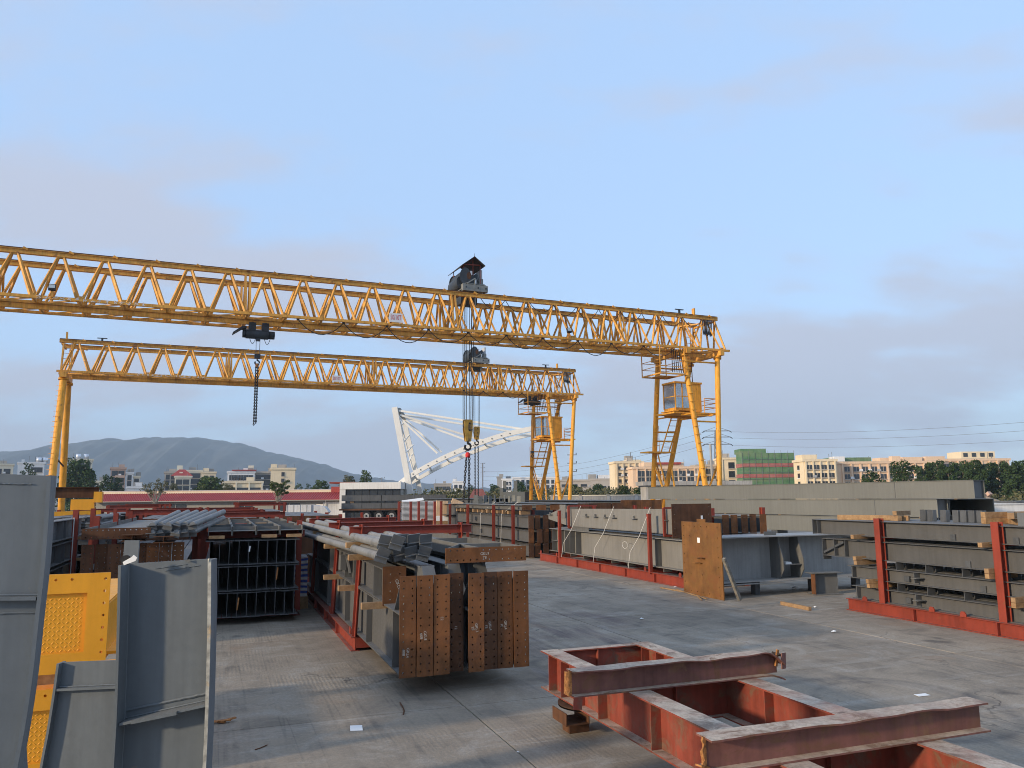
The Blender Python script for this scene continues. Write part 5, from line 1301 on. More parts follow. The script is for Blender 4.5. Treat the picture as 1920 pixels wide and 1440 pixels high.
# cream torn sheet on the second layer
# ---------------- black stack of H-beams seen end on
BX, BE = -0.30, 18.9
rack('dark red rack around the black stack of end-on H-beams', BX - 0.12, BE + 0.9, 2.34, 9.7, (0.15, 3.2, 6.5, 9.5), 2.25, tops=((0.15, 1.86), (6.5, 2.2)), lugs=False, base_h=0.14)
for row in range(3):
    for k in range(10):
        o = beam('dark H-beam end, %s from the left in the %s row of the black stack' % (ORD[k], ('bottom', 'middle', 'top')[row]), BX + 0.115 + 0.206 * k, BE + random.uniform(-0.05, 0.05), 0.16 + 0.575 * row, 9.6, 0.54, 0.196, 'grey_dark', 'H-beams in the black stack', 0.014, 0.010, 'h_beam', cat='H-beam')
        if (row * 10 + k) % 7 == 3:
            pbox(o, 'rag', 'torn_rust' if k % 2 else 'paper', (0.02, -0.01, 0.30 + 0.05 * (k % 3)), (0.028, 0.03, 0.12 + 0.05 * (k % 4)), (0, 0.1, 0))
pbox(bpy.data.objects['h_beam'], 'rag', 'cardboard', (0.0, -0.02, 0.2), (0.05, 0.04, 0.32), (0, 0.1, 0))
for k in range(4):
    o = thing('lying_h_beam', 'grey H-beam lying flat, %s from the left on top of the black stack' % ORD[k], 'H-beam', YF(BX + 0.06 + 0.52 * k, BE + 0.05, 2.0), YA, 'beams lying on the black stack')
    pbox(o, 'web', 'grey_warm', (0.25, 5.0, 0.06), (0.48, 10.0, 0.012))
    for x in (0.0, 0.495): pbox(o, 'flange', 'grey_warm', (x + 0.006, 5.0, 0.06), (0.014, 10.0, 0.20))
    for y in (0.35, 2.2, 4.6, 7.2): pbox(o, 'stiffener', 'grey_warm', (0.25, y, 0.10), (0.48, 0.012, 0.10))
    if k < 3:
        q = pbox(o, 'packing', 'oxide' if k % 2 else 'timber', (0.25, 2.8 + 0.4 * k, 0.10), (0.30, 0.18, 0.07))
for k, e1 in enumerate((-0.38, 0.75, 1.3)): timber('splintered timber under the lying beams of the black stack, %s from the left' % ORD[k], e1 + 0.16, 18.9, 1.90, 0.34, 0.0, 0.07)
# striped tarpaulin bale
tb = thing('tarpaulin_bale', 'blue white and red striped tarpaulin bale between two racks', 'tarpaulin', YF(2.0, 21.3), YA)
bm = bmesh.new(); bmesh.ops.create_cube(bm, size=1.0); bmesh.ops.subdivide_edges(bm, edges=bm.edges, cuts=5, use_grid_fill=True)
for v in bm.verts:
    v.co += Vector((random.uniform(-1, 1), random.uniform(-1, 1), random.uniform(-1, 1))) * 0.02; v.co.x *= 0.34; v.co.y *= 0.7; v.co.z = (v.co.z + 0.5) * 1.0 + 0.3
me = bpy.data.meshes.new('tarpaulin'); bm.to_mesh(me); bm.free(); me.materials.append(MATS['tarp']); new('cover', me, tb); pbox(tb, 'pallet', 'timber', (0, 0, 0.15), (0.4, 0.8, 0.3))
# ---------------- left stack of brown end plates
CX, CE = -2.66, 18.4
rack('red rack round the left stack with brown end plates and pipes', CX - 0.1, CE + 2.0, 2.3, 11.0, (0.1, 3.6, 7.4, 10.8), 2.42, tops=((7.4, 2.3),))
for k in range(8):
    o = beam('grey girder with brown end plate, %s from the left in the left stack' % ORD[k], CX + 0.12 + 0.246 * k, CE + (0.12 if k % 3 == 1 else 0), 0.50, 12.0, 0.85, 0.22, 'grey_cool', 'girders in the left stack', 0.018, 0.012, 'plate_girder', cat='girder')
    new('end_plate', holed_plate(0.236, 1.40, 0.022, [0.055, 0.181], rows13, 0.0125, 'rust_plate' if k > 4 else 'rust_dark'), o, (-0.118, -0.022, -0.03))
lg = thing('lying_girder', 'grey girder lying on its side on the left stack, brown end plate', 'girder', YF(-2.66, 18.3, 1.98), YA, 'girders in the left stack')
new('end_plate', holed_plate(1.30, 0.225, 0.022, [0.08 + 0.104 * k for k in range(12)], [0.04, 0.185], 0.013, 'rust_dark'), lg, (0, -0.022, 0))
pbox(lg, 'web', 'grey_warm', (0.62, 5.5, 0.11), (1.2, 11.0, 0.012)); pbox(lg, 'flange', 'grey_warm', (1.26, 5.5, 0.11), (0.016, 11.0, 0.215)); pbox(lg, 'flange', 'grey_warm', (0.02, 5.5, 0.11), (0.016, 11.0, 0.215))
for tier in range(2):
    for k in range(6):
        o = thing('steel_pipe', 'askew grey pipe, %s from the left, %s layer of the left stack' % (ORD[k], ('lower', 'upper')[tier]), 'pipe', YF(-1.35 + 0.16 * k, 18.3 + 0.12 * ((k + tier) % 3), 2.08 + 0.16 * tier), YA - R(7 + k), 'pipes on the left stack')
        ptube(o, 'pipe_body', 'pipe_grey', (0, 0, 0), (0, 3.0, 0.22), 0.065, 14)
        cl = new('end_cleat', None, o, (0, -0.01, 0), (0, random.uniform(-0.3, 0.3), 0)); pbox(cl, 'cleat_plate', 'grey_cool', (0, -0.06, 0.0), (0.19, 0.12, 0.016)); pbox(cl, 'cleat_plate', 'grey_cool', (0, -0.008, -0.05), (0.19, 0.016, 0.10))
for k in range(2):
    o = beam('brown plated stub girder, %s on the ledge of the left stack' % ORD[k], -1.7 + 0.6 * k, 18.1, 1.93 - 0.05 * k, 0.9, 0.14, 0.4, 'rust_dark', 'girders in the left stack', name='stub_girder', cat='girder')
# ---------------- far left stack of dark blue beams
rack('dark red rack beside the stack of deep blue grey beams', -6.2, 16.8, 2.9, 8.4, (0.6, 5.4, 8.2), 2.55, lugs=False)
for row in range(4):
    for k in range(2):
        o = beam('deep blue grey beam, %s layer of the leftmost stack, %s row' % (('bottom', 'second', 'third', 'top')[row], ('right', 'left')[k]), -3.55 - 0.62 * k, 16.2, 0.28 + 0.53 * row, 7.6 + (0.4 if row == 3 else 0), 0.46, 0.30, 'grey_cool', 'deep blue beams at the left', 0.018, 0.012, 'plate_girder', cat='girder')
        for y in (0.5, 4.6, 5.0, 6.8): pbox(o, 'stiffener', 'grey_cool', (0.075, y, 0.23), (0.13, 0.012, 0.42))
        if k == 0 and row < 3: timber('timber spacer over the %s layer of the leftmost stack' % ('bottom', 'second', 'third')[row], -3.7, 22.6, 0.745 + 0.53 * row, 0.5, s=0.065)
o = thing('tie_rope', 'pale rope tied down the side of the leftmost stack', 'rope', me=path_mesh('rope', [YF(-3.385, 22.0, 2.36), YF(-3.38, 22.0, 1.2), YF(-3.38, 22.02, 0.3)], 0.012, 'rope_white'))
# cleated bundles and yellow lifting beam behind it
for k in range(7):
    for t in range(3):
        o = thing('steel_pipe', 'cleated dark tube, %s from left, %s layer, behind the leftmost stack' % (ORD[k], ('low', 'middle', 'high')[t]), 'pipe', YF(-4.6 + 0.2 * k, 26.0 + 0.15 * ((k + t) % 3), 1.86 + 0.19 * t), YA, 'cleated tubes at the left')
        ptube(o, 'pipe_body', 'grey_cool', (0, 0, 0), (0, 5, 0), 0.07, 10); pbox(o, 'cleat_plate', 'grey_cool', (0, -0.06, 0.06), (0.18, 0.12, 0.016), (0.25, 0, 0)); pbox(o, 'cleat_plate', 'grey_cool', (0, -0.01, 0.0), (0.18, 0.016, 0.12))
for q in range(3):
    beam('dark beam bearing the cleated tubes, %s from the front' % ORD[q], -4.8 + 0 * q, 26.4 + 1.8 * q, 1.48, 1.6, 0.3, 0.2, 'grey_dark', 'bearers at the left', da=-math.pi / 2)
    for s in (0, 1): pbox(bpy.data.objects['steel_beam' + ('' if q == 0 else '.%03d' % q)], 'trestle_leg', 'grey_dark', (0, 0.25 + 1.1 * s, -0.74), (0.18, 0.18, 1.48))
ys = thing('spreader_beam', 'yellow lifting beam with brown I-beam on top beside the crane leg', 'lifting beam', YF(-7.2, 29.6, 0.0), YA)
pbox(ys, 'bearing_stack', 'grey_dark', (1.4, 0.4, 1.05), (2.4, 1.2, 2.1))
pbar(ys, 'main_beam', 'yellow', (-1.6, -0.4, 2.22), (3.4, 0.2, 2.34), 0.20); pbox(ys, 'upright_block', 'yellow', (2.85, 0.2, 2.63), (0.7, 0.3, 0.36)); pbox(ys, 'upright_block', 'yellow', (1.5, 0.2, 2.52), (0.6, 0.3, 0.14)); pbox(ys, 'end_block', 'yellow', (3.3, 0.2, 2.88), (0.25, 0.34, 0.36))
o = new('brown_beam', ibeam(4.9, 0.36, 0.24, 0.016, 0.012, 'rust_dark'), ys, (-1.6, 0.2, 2.86)); o.rotation_euler = (0, 0, -math.pi / 2)

# ---------------- grey rack at the right centre with the lit girders
FX, FE = 13.15, 20.35
rk = rack('long red rack with pale grey lit girders right of centre', FX, FE, 2.25, 11.7, (0.15, 2.25, 9.5, 11.2), 1.35, base_h=0.30, sides=(1,))
for y in (2.25, 9.5): pbox(rk, 'stanchion', 'oxide', (0.06, y, 1.2), (0.11, 0.11, 1.9)); pbox(rk, 'stanchion_cap', 'oxide', (0.06, y, 2.16), (0.13, 0.13, 0.03))
for y in (1.7, 9.1):
    pbar(rk, 'u_frame_bar', 'oxide', (0.30, y, 1.48), (1.6, y, 1.48), 0.07); pbar(rk, 'u_frame_bar', 'oxide', (0.30, y, 1.46), (0.30, y, 2.36), 0.08); pbar(rk, 'u_frame_bar', 'oxide', (0.30, y, 2.36), (1.6, y, 2.36), 0.06)
for k in range(9):
    pbox(rk, 'support_bracket', 'grey_warm', (0.55, 0.8 + 1.2 * k, 0.39), (0.3, 0.05, 0.16))
pbar(rk, 'corner_brace', 'rust_dark', (0.3, -0.1, 0.3), (0.3, 0.5, 0.46), 0.06)
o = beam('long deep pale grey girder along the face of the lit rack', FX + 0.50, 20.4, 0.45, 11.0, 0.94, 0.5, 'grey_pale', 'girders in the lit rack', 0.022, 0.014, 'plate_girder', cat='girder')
for y in (2.2, 8.3, 8.9, 9.4, 10.0, 10.7): pbox(o, 'stiffener', 'grey_warm', (-0.13, y, 0.47), (0.23, 0.014, 0.89))
pbox(o, 'end_cleat', 'grey_warm', (-0.1, 10.4, 0.45), (0.28, 0.8, 0.02)); pbox(o, 'splice_plate', 'grey_warm', (-0.05, 8.3, 1.02), (0.02, 1.6, 0.16))
beam('second deep grey girder behind the lit one', FX + 1.2, 20.6, 0.46, 11.6, 0.94, 0.5, 'grey_warm', 'girders in the lit rack', 0.022, 0.014, 'plate_girder', cat='girder')
ug = thing('bracket_girder', 'pale grey upper girder with a row of small brackets and pointed far end', 'girder', YF(FX + 0.42, 21.25, 1.55), YA, 'girders in the lit rack')
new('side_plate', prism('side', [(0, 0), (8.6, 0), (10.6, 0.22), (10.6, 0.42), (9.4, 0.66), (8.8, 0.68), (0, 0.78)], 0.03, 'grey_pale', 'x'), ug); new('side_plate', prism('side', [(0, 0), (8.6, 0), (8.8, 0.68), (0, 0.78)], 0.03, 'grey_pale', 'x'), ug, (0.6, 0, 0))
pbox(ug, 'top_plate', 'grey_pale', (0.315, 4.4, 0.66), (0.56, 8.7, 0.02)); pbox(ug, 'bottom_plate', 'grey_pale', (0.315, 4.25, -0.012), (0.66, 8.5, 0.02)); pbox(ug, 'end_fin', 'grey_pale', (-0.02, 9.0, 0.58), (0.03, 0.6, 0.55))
for y in (0.9, 2.9, 4.4, 5.1, 5.9, 6.7, 9.5, 10.3):
    pbox(ug, 'bracket', 'grey_pale', (-0.07, y, 0.42), (0.14, 0.36, 0.02)); pbox(ug, 'bracket_web', 'grey_pale', (-0.045, y, 0.47), (0.09, 0.02, 0.10))
ep = new('end_plate', holed_plate(1.45, 1.05, 0.03, [0.10, 0.45, 0.70, 0.95, 1.35], [0.09, 0.3, 0.5, 0.72, 0.95], 0.016, 'rust_dark', skip=[(i, j) for i in (1, 2, 3) for j in (1, 2, 3)]), ug, (-0.42, -0.16, -0.10)); pbox(ug, 'paper_label', 'paper', (0.66, -0.167, 0.52), (0.07, 0.006, 0.12)); pbox(ug, 'neck', 'rust_dark', (0.3, -0.07, 0.4), (0.5, 0.14, 0.7))
for k, (ya, yb) in enumerate(((23.0, 24.0), (25.6, 26.7), (28.4, 29.6))):
    thing('tie_rope', 'white rope lashing the lit girders, %s of three from the near end' % ORD[k], 'rope', me=path_mesh('rope', [YF(FX + 0.36, ya, 2.37), YF(FX + 0.2, (ya + yb) / 2, 1.42), YF(FX + 0.1, yb, 0.85), YF(FX + 0.06, yb + 0.1, 0.30)], 0.009, 'rope_white'), group='rope lashings')
pts = [YF(FX + 0.23, 24.6, 1.05) + YF(0, math.cos(t) * 0.2, math.sin(t) * 0.12) for t in [k * 0.7 for k in range(10)]]
thing('rope_coil', 'loose white rope loop hung on the lit girder web', 'rope', me=path_mesh('rope', pts, 0.006, 'rope_white'))
# big girder lying across, brown square end plate lit by the sun
gx = thing('cross_girder', 'deep grey girder lying crosswise with big square brown end plate', 'girder', YF(12.6, 17.82, 0), YA)
ep = new('end_plate', holed_plate(1.90, 2.02, 0.03, [0.10, 0.40, 0.68, 0.96, 1.25, 1.74], [0.10, 0.33, 0.58, 0.84, 1.10, 1.36, 1.62, 1.90], 0.017, 'rust_lit', skip=[(i, j) for i in range(1, 5) for j in range(1, 7) if (i, j) not in ((1, 2), (3, 2), (1, 6), (4, 6))]), gx, (0, 1.90, 0), (0, 0, -math.pi / 2))
pbox(gx, 'paper_label', 'paper', (-0.004, 1.05, 1.52), (0.006, 0.12, 0.14)); pbox(gx, 'bracket', 'rust_lit', (-0.06, 0.95, 1.05), (0.12, 0.38, 0.02)); pbox(gx, 'bracket', 'rust_lit', (-0.04, 1.1, 0.90), (0.08, 0.38, 0.02)); pbox(gx, 'top_tab', 'rust_lit', (0.04, 0.95, 2.06), (0.03, 0.4, 0.09))
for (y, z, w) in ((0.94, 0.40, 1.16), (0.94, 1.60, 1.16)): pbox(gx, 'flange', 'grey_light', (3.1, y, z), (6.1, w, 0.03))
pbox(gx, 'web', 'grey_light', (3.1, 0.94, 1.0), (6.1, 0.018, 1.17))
for x, f in ((2.3, 0), (3.0, 1)):
    new('stiffener', prism('stf', [(0, 0.42), (0.40, 0.42), (0.56, 0.66), (0.56, 0.96), (0.34, 1.583), (0, 1.583)], 0.025, 'grey_warm', 'y'), gx, (x, 0.93, 0), (0, 0, -math.pi / 2))
pbox(gx, 'joint_plate', 'grey_warm', (2.68, 0.55, 0.80), (0.62, 0.25, 0.02)); pbox(gx, 'rag', 'paper', (2.55, 0.55, 0.84), (0.2, 0.2, 0.06))
for z in (1.35, 1.08, 0.82, 0.56): pbox(gx, 'end_rib', 'grey_light', (0.16, 0.72, z), (0.30, 0.42, 0.02))
for x in (0.25, 1.6, 3.6, 5.2): pbox(gx, 'foot', 'grey_dark', (x, 0.75, 0.19), (0.16, 0.2, 0.38))
pbox(gx, 'low_shelf', 'grey_light', (0.85, 0.55, 0.34), (1.2, 0.4, 0.03)); pbox(gx, 'splice_plate', 'grey_warm', (2.2, 0.75, 1.66), (0.42, 0.02, 0.12))
p0, p1 = YF(12.55, 16.55, 1.22), YF(12.72, 16.3, 0.0)
o = thing('timber_prop', 'grey timber prop leaning on the crosswise girder', 'timber', p1)
pbar(o, 'baulk', 'timber_grey', P(1357, 1047, 19.6) - p1, P(1387, 1125, 19.9) - p1, 0.08)
st = thing('beam_stub', 'short stained I-beam stub standing by the right rack', 'beam offcut', G(1532, 1117), YA - 0.2)
pbox(st, 'web', 'grey_warm', (0.42, 0.25, 0.29), (0.74, 0.02, 0.56)); pbox(st, 'flange', 'grey_warm', (0.40, 0.25, 0.59), (0.95, 0.34, 0.02)); pbox(st, 'flange', 'grey_warm', (0.40, 0.25, 0.012), (0.90, 0.34, 0.02)); pbox(st, 'end_plate', 'rust_dark', (0.02, 0.18, 0.3), (0.02, 0.2, 0.56))
# brown plated stack behind
for row in range(3):
    for k in range(5):
        o = beam('brown-ended beam, %s from left, %s row behind the square plate' % (ORD[k], ('bottom', 'middle', 'top')[row]), 15.4 + 0.37 * k, 21.5 + 0.05 * (k % 2), 0.30 + 0.62 * row, 10.0, 0.54, 0.2, 'grey_cool', 'beams behind the square plate', name='plate_girder', cat='girder')
        new('end_plate', holed_plate(0.25, 0.60, 0.02, [0.05, 0.20], [0.08, 0.22, 0.36, 0.50], 0.012, 'rust_plate'), o, (-0.125, -0.02, -0.02))
rack('red rack under the brown plated beams behind the square plate', 15.3, 22.0, 2.2, 10.0, (0.2, 4.5, 9.0), 2.33, lugs=False)

# ---------------- right rack, four layers
IX, IE = 14.28, 3.46
rk = rack('bright red rack carrying four layers of grey beams at the right', IX, IE, 2.3, 11.8, (), 2.2, base_h=0.28)
for y in (10.75, 7.78, 4.8, 1.8):
    o = new('post', ibeam(1.92, 0.15, 0.16, 0.014, 0.012, 'oxide'), rk, (-0.10, y, 0.28)); o.rotation_euler = (math.pi / 2, 0, math.pi / 2); o.location = (0.075, y, 0.28)
    pbox(rk, 'cross_bar', 'oxide', (1.2, y, 1.755), (2.2, 0.08, 0.06))
for y in (11.2, 9.35, 8.6, 6.0): new('lifting_lug', prism('lug', [(-0.07, 0), (0.07, 0), (0.07, 0.06), (0.035, 0.11), (-0.035, 0.11), (-0.07, 0.06)], 0.025, 'oxide', 'x'), rk, (0.0, y, 0.27))
layers = [(0.28, 0.30, 11.75, 'bottom'), (0.76, 0.29, 11.85, 'second'), (1.23, 0.43, 12.65, 'third'), (1.765, 0.36, 12.95, 'top')]
for li, (z, h, e, nm) in enumerate(layers):
    for k in range(5):
        o = beam('grey beam, %s layer of the right rack, %s counted from the near face' % (nm, ORD[k]), IX + 0.30 + 0.40 * k, IE - 0.6, z, e + 0.6, h, 0.26, 'grey_stack', 'beams in the right rack', 0.014, 0.010, 'plate_girder', cat='girder')
        if k == 0:
            for y in ((e + 0.2, e - 0.15) if li == 2 else (e + 0.45,)): pbox(o, 'stiffener', 'grey_dark', (-0.065, y, h / 2), (0.12, 0.014, h - 0.03))
            if li < 2:
                pbox(o, 'cleat', 'grey_dark', (-0.09, 10.45, h / 2 + 0.02), (0.16, 0.012, h - 0.06)); pbox(o, 'cleat', 'grey_dark', (-0.05, 10.75, h / 2 - 0.03), (0.05, 0.14, 0.12)); pbox(o, 'cleat_shelf', 'grey_warm', (-0.16, 10.38, h / 2 + 0.02), (0.22, 0.16, 0.014))
            if li == 2: pbar(o, 'end_brace', 'grey_dark', (-0.09, e + 0.58, 0.08), (-0.09, e - 0.1, 0.36), 0.05); pbox(o, 'end_plate', 'grey_dark', (0, e + 0.60, h / 2 - 0.05), (0.26, 0.016, h + 0.1))
            if li == 3: pbox(o, 'end_plate', 'grey_dark', (0, e + 0.605, h / 2), (0.28, 0.016, h + 0.02))
            for y in (7.2, 8.6, 6.0): pbox(o, 'tab', 'grey_dark', (-0.02, y + 0.3 * li, 0.08), (0.03, 0.12, 0.13))
        if li in (1, 2):
            for y in (11.0, 10.2, 9.3, 8.4, 7.2): pbox(o, 'gusset_rib', 'grey_dark', (0.02, y + 0.1 * k, -0.095), (0.22, 0.014, 0.17))
for k, (dx, e2, z, L, da) in enumerate(((-0.06, 14.85, 1.71, 0.9, 0), (-0.02, 14.85, 1.10, 0.9, 0), (-0.02, 14.87, 1.20, 0.9, 0), (-0.02, 14.5, 0.60, 1.5, -0.1), (-0.02, 14.52, 0.70, 1.5, -0.1), (-0.04, 11.5, 1.70, 0.6, 0),
                                        (-0.05, 11.4, 1.10, 0.8, 0), (-0.05, 11.4, 1.20, 0.8, 0), (-0.05, 10.9, 0.60, 1.0, 0), (-0.05, 10.9, 0.70, 1.0, 0))):
    timber('timber spacer in the right rack, %s of ten counted from the far end' % ORD[k], IX + dx, e2, z - 0.005, L, da, 0.095, 'timber spacers in the right rack')
topz = 2.128
timber('long pale timber lying on top of the right rack near its far post', IX + 0.45, 15.8, topz, 1.7, -1.15, 0.12); timber('short timber propped on the long one on the right rack', IX + 0.75, 14.3, topz + 0.13, 0.7, 0.3, 0.1); timber('square timber block under the short timber on the right rack', IX + 0.85, 14.25, topz, 0.3, 1.4, 0.12)
for k, (x, y, z, L, da) in enumerate(((0.75, 12.0, 0, 1.7, -0.15), (0.75, 12.0, 0.125, 1.7, -0.15), (0.60, 11.0, 0.0, 1.1, 0.85), (0.45, 11.15, 0.125, 1.3, 0.65))):
    timber('heavy timber baulk atop the right rack by the near post, %s in pile' % ORD[k], IX + x, y, topz + z, L, da, 0.12, 'timber pile on the right rack')
for k in range(7):
    c = thing('angle_cleat', 'dark upright angle cleat on top of the right rack, %s from the left' % ORD[k], 'angle cleat', YF(IX + 1.25, 13.95 - 0.20 * k - (0.15 if k > 1 else 0) - (0.12 if k > 2 else 0), topz), YA, 'upright cleats on the right rack')
    pbox(c, 'cleat_leg', 'grey_dark', (0, 0, 0.13), (0.012, 0.14, 0.26), (0, 0.08, 0)); pbox(c, 'cleat_leg', 'grey_dark', (0.06, 0.07, 0.13), (0.12, 0.012, 0.26)); pbox(c, 'cleat_leg', 'grey_cool', (0.06, -0.07, 0.13), (0.12, 0.012, 0.26))
cb = thing('cleat_block', 'blue grey welded cleat on top of the right rack at the picture edge', 'angle cleat', YF(IX + 0.55, 10.6, topz), YA)
pbox(cb, 'cleat_leg', 'grey_cool', (0, 0, 0.13), (0.5, 0.02, 0.26)); pbox(cb, 'cleat_leg', 'grey_cool', (-0.25, 0.15, 0.13), (0.02, 0.3, 0.26)); pbox(cb, 'white_edge', 'paper', (-0.02, -0.012, 0.14), (0.02, 0.006, 0.22))

# ---------------- long box girders behind
HN, HF = P(1825, 900, 31.5), P(1215, 913, 49.4)
hd = (HF - HN); hd.z = 0; hlen = hd.length; hang = math.atan2(hd.y, hd.x) - math.pi / 2
nrm = Vector((math.cos(hang), math.sin(hang), 0))
for k, (z0, z1, s0, ln) in enumerate(((2.52, 3.27, 0.0, hlen), (1.73, 2.49, 1.6, hlen - 3.2), (0.94, 1.70, 2.4, hlen - 4.0))):
    g = thing('box_girder', '%s of the long pale grey box girders stacked behind the right racks' % ('topmost', 'middle', 'bottom')[k], 'box girder', HN + hd.normalized() * s0 + Vector((0, 0, z0 - HN.z)), hang, 'long box girders')
    w = 0.75; h = z1 - z0
    for x in (0.0, w - 0.02): pbox(g, 'side_plate', 'grey_box', (x + 0.01, ln / 2, h / 2), (0.02, ln, h - 0.05))
    for z in (0.012, h - 0.012): pbox(g, 'flange_plate', 'grey_box', (w / 2, ln / 2, z), (w + 0.06, ln, 0.024))
    pbox(g, 'diaphragm', 'grey_cool', (w / 2, 0.10, h / 2), (w - 0.05, 0.02, h - 0.06))
    pbox(g, 'splice_seam', 'grey_dark', (-0.004, ln * 0.17, h / 2), (0.008, 0.02, h - 0.06))
    if k < 2:
        for q in range(5): pbox(g, 'packing', 'timber', (w / 2, 0.8 + (ln - 2) * q / 4, -0.014), (w, 0.14, 0.026))
    else:
        for q in range(5): pbox(g, 'trestle', 'grey_dark', (w / 2, 0.8 + (ln - 2) * q / 4, -0.47), (w, 0.4, 0.92))
g = thing('open_box_girder', 'open ended box girder showing its dark hollow beside the long girders', 'box girder', P(1782, 967, 33.5), YA - 0.35)
W = (P(1866, 967, 33.5) - P(1782, 967, 33.5)).length; Hh = P(1782, 936, 33.5).z - P(1782, 967, 33.5).z
for x in (0.0, W): pbox(g, 'side_plate', 'grey_box', (x, 3.0, Hh / 2), (0.03, 6.0, Hh))
for z in (0.0, Hh): pbox(g, 'flange_plate', 'grey_box', (W / 2, 3.0, z), (W + 0.05, 6.0, 0.03))
pbox(g, 'inner_diaphragm', 'grey_dark', (W / 2, 3.5, Hh / 2), (W - 0.05, 0.02, Hh - 0.05)); pbar(g, 'inner_brace', 'grey_dark', (W * 0.15, 1.2, 0.05), (W * 0.4, 1.4, Hh - 0.1), 0.05)
for y in (0.8, 4.6): pbox(g, 'trestle', 'grey_dark', (W / 2, y, -0.9), (W, 0.3, 1.75))
wb = thing('white_tank', 'white painted steel box at the far right behind the timber pile', 'steel box', P(1868, 970, 36) * 1.0, 0.15)
zb = wb.location.z; wb.location.z = 0
pbox(wb, 'body', 'white_wall', (1.6, 1.0, zb / 2 + 0.30), (3.4, 2.0, zb + 0.55)); pbox(wb, 'lid', 'white_wall', (1.6, 1.0, zb + 0.60), (3.6, 2.1, 0.06)); pbox(wb, 'lid_gap', 'grey_dark', (2.2, 0.9, zb + 0.68), (2.0, 1.6, 0.08))
sp = thing('rubble_wall', 'heap of pale broken brick and sand by the eucalyptus row', 'rubble', P(1800, 934, 90) * 1.0)
sp.location.z = 0
bm = bmesh.new(); bmesh.ops.create_icosphere(bm, subdivisions=3, radius=1.0)
for v in bm.verts: v.co = Vector((v.co.x * 6.0, v.co.y * 3, max(0, v.co.z) * (2.5 + 0.3 * random.random())))
me = bpy.data.meshes.new('heap'); bm.to_mesh(me); bm.free(); me.materials.append(MATS['cardboard']); new('heap', me, sp)
for k in range(8): pbox(sp, 'brick_block', 'plaster_pink', (-4 + 1.0 * k, -0.6 + 0.2 * (k % 3), 2.3 + 0.12 * (k % 2)), (0.7, 0.6, 0.4), (0, 0.1 * k, 0.3 * k))

# ---------------- middle stack with brown ends
EX, EE = 12.95, 33.0
rack('red rack of the middle stack behind the lit girders', EX - 0.1, EE + 0.8, 2.3, 12.0, (0.8, 3.6, 8.0, 11.6), 2.35, lugs=False)
for row in range(3):
    for k in range(5):
        o = beam('brown-ended grey beam, %s from left, %s row of the middle stack' % (ORD[k], ('bottom', 'middle', 'top')[row]), EX + 0.25 + 0.36 * k, EE + 0.12 * ((k + row) % 2), 0.10 + 0.62 * row, 12.0, 0.50, 0.2, 'grey_stack', 'beams in the middle stack', name='plate_girder', cat='girder')
        new('end_plate', holed_plate(0.26, 0.62, 0.02, [0.05, 0.21], [0.08, 0.22, 0.36, 0.50], 0.012, 'rust_plate' if (k + row) % 2 else 'rust_dark'), o, (-0.13 + 0.05 * (row % 2), -0.02, -0.05))
        if k == 0: pbox(o, 'cleat', 'grey_dark', (-0.08, 6.0 + row, 0.25), (0.12, 0.2, 0.2))
for k in range(3):
    o = beam('grey beam lying across the top of the middle stack, %s from the left' % ORD[k], EX + 0.3 + 0.7 * k, EE + 0.6, 2.14, 12.0, 0.22, 0.4, 'grey_warm', 'beams in the middle stack', name='plate_girder', cat='girder')
    new('end_plate', holed_plate(0.5, 0.24, 0.02, [0.07, 0.25, 0.43], [0.05, 0.19], 0.012, 'rust_plate'), o, (-0.25, -0.02, -0.01))
for k in range(14):
    timber('packing block between the layers of the middle stack, %s from the near end' % ORD[k], EX + 0.05, EE + 0.9 + 0.8 * k, 1.96 - 0.03, 0.5, s=0.15 if k % 3 else 0.18)
for k, (e1, e2, n) in enumerate(((EX + 0.1, EE + 3.5, 0), (EX + 0.1, EE + 6.8, 1))):
    thing('tie_rope', 'white rope lashing over the middle stack, %s' % ('nearer one', 'farther one')[n], 'rope', me=path_mesh('rope', [YF(e1 + 0.4, e2 - 1.2, 2.5), YF(e1 - 0.02, e2, 1.9), YF(e1 - 0.04, e2 + 0.1, 0.3)], 0.010, 'rope_white'), group='rope lashings')

# ---------------- generic stacks further back
def stack(lab, e1, e2, cols, rows, L, H, B, z0, mat, endmat=None, pitch=None, rackit=True, tops=True, ph=None):
    p_ = pitch or B + 0.04
    if rackit: rack('rack of the %s' % lab, e1 - 0.15, e2 + 0.3, cols * p_ + 0.35, L - 0.6, (0.2, L * 0.45, L - 1.0), ph or z0 + rows * (H + 0.08) + 0.15, lugs=False, tops=((0.2, (ph or z0 + rows * (H + 0.08) + 0.15) - 0.18), (L - 1.0, (ph or z0 + rows * (H + 0.08) + 0.15) - 0.18)) if tops else ())
    for r_ in range(rows):
        for k in range(cols):
            o = beam('beam %s from left, layer %s, %s' % (ORD[k], ORD[r_], lab), e1 + p_ * (k + 0.5), e2 + random.uniform(-0.1, 0.1), z0 + (H + 0.08) * r_, L, H, B, mat, 'beams in the ' + lab, name='plate_girder', cat='girder')
            if endmat: new('end_plate', BOX(endmat), o, (0, -0.012, H / 2), (0, 0, 0), (B + 0.05, 0.02, H + 0.05))
stack('stack behind the left rack', -2.9, 31.5, 4, 3, 11, 0.55, 0.42, 0.25, 'grey_dark', 'rust_dark', ph=2.38)
stack('stack behind the black stack', -0.5, 30.5, 4, 3, 11, 0.55, 0.42, 0.25, 'grey_dark', 'rust_dark', ph=2.38)
stack('stack behind the centre rack', 2.0, 28.0, 4, 3, 9, 0.58, 0.44, 0.25, 'grey_dark', 'rust_dark', ph=2.2, tops=False)
stack('far stack by the workshop', -6.0, 31.0, 4, 3, 10, 0.55, 0.42, 0.25, 'grey_dark', ph=2.4)
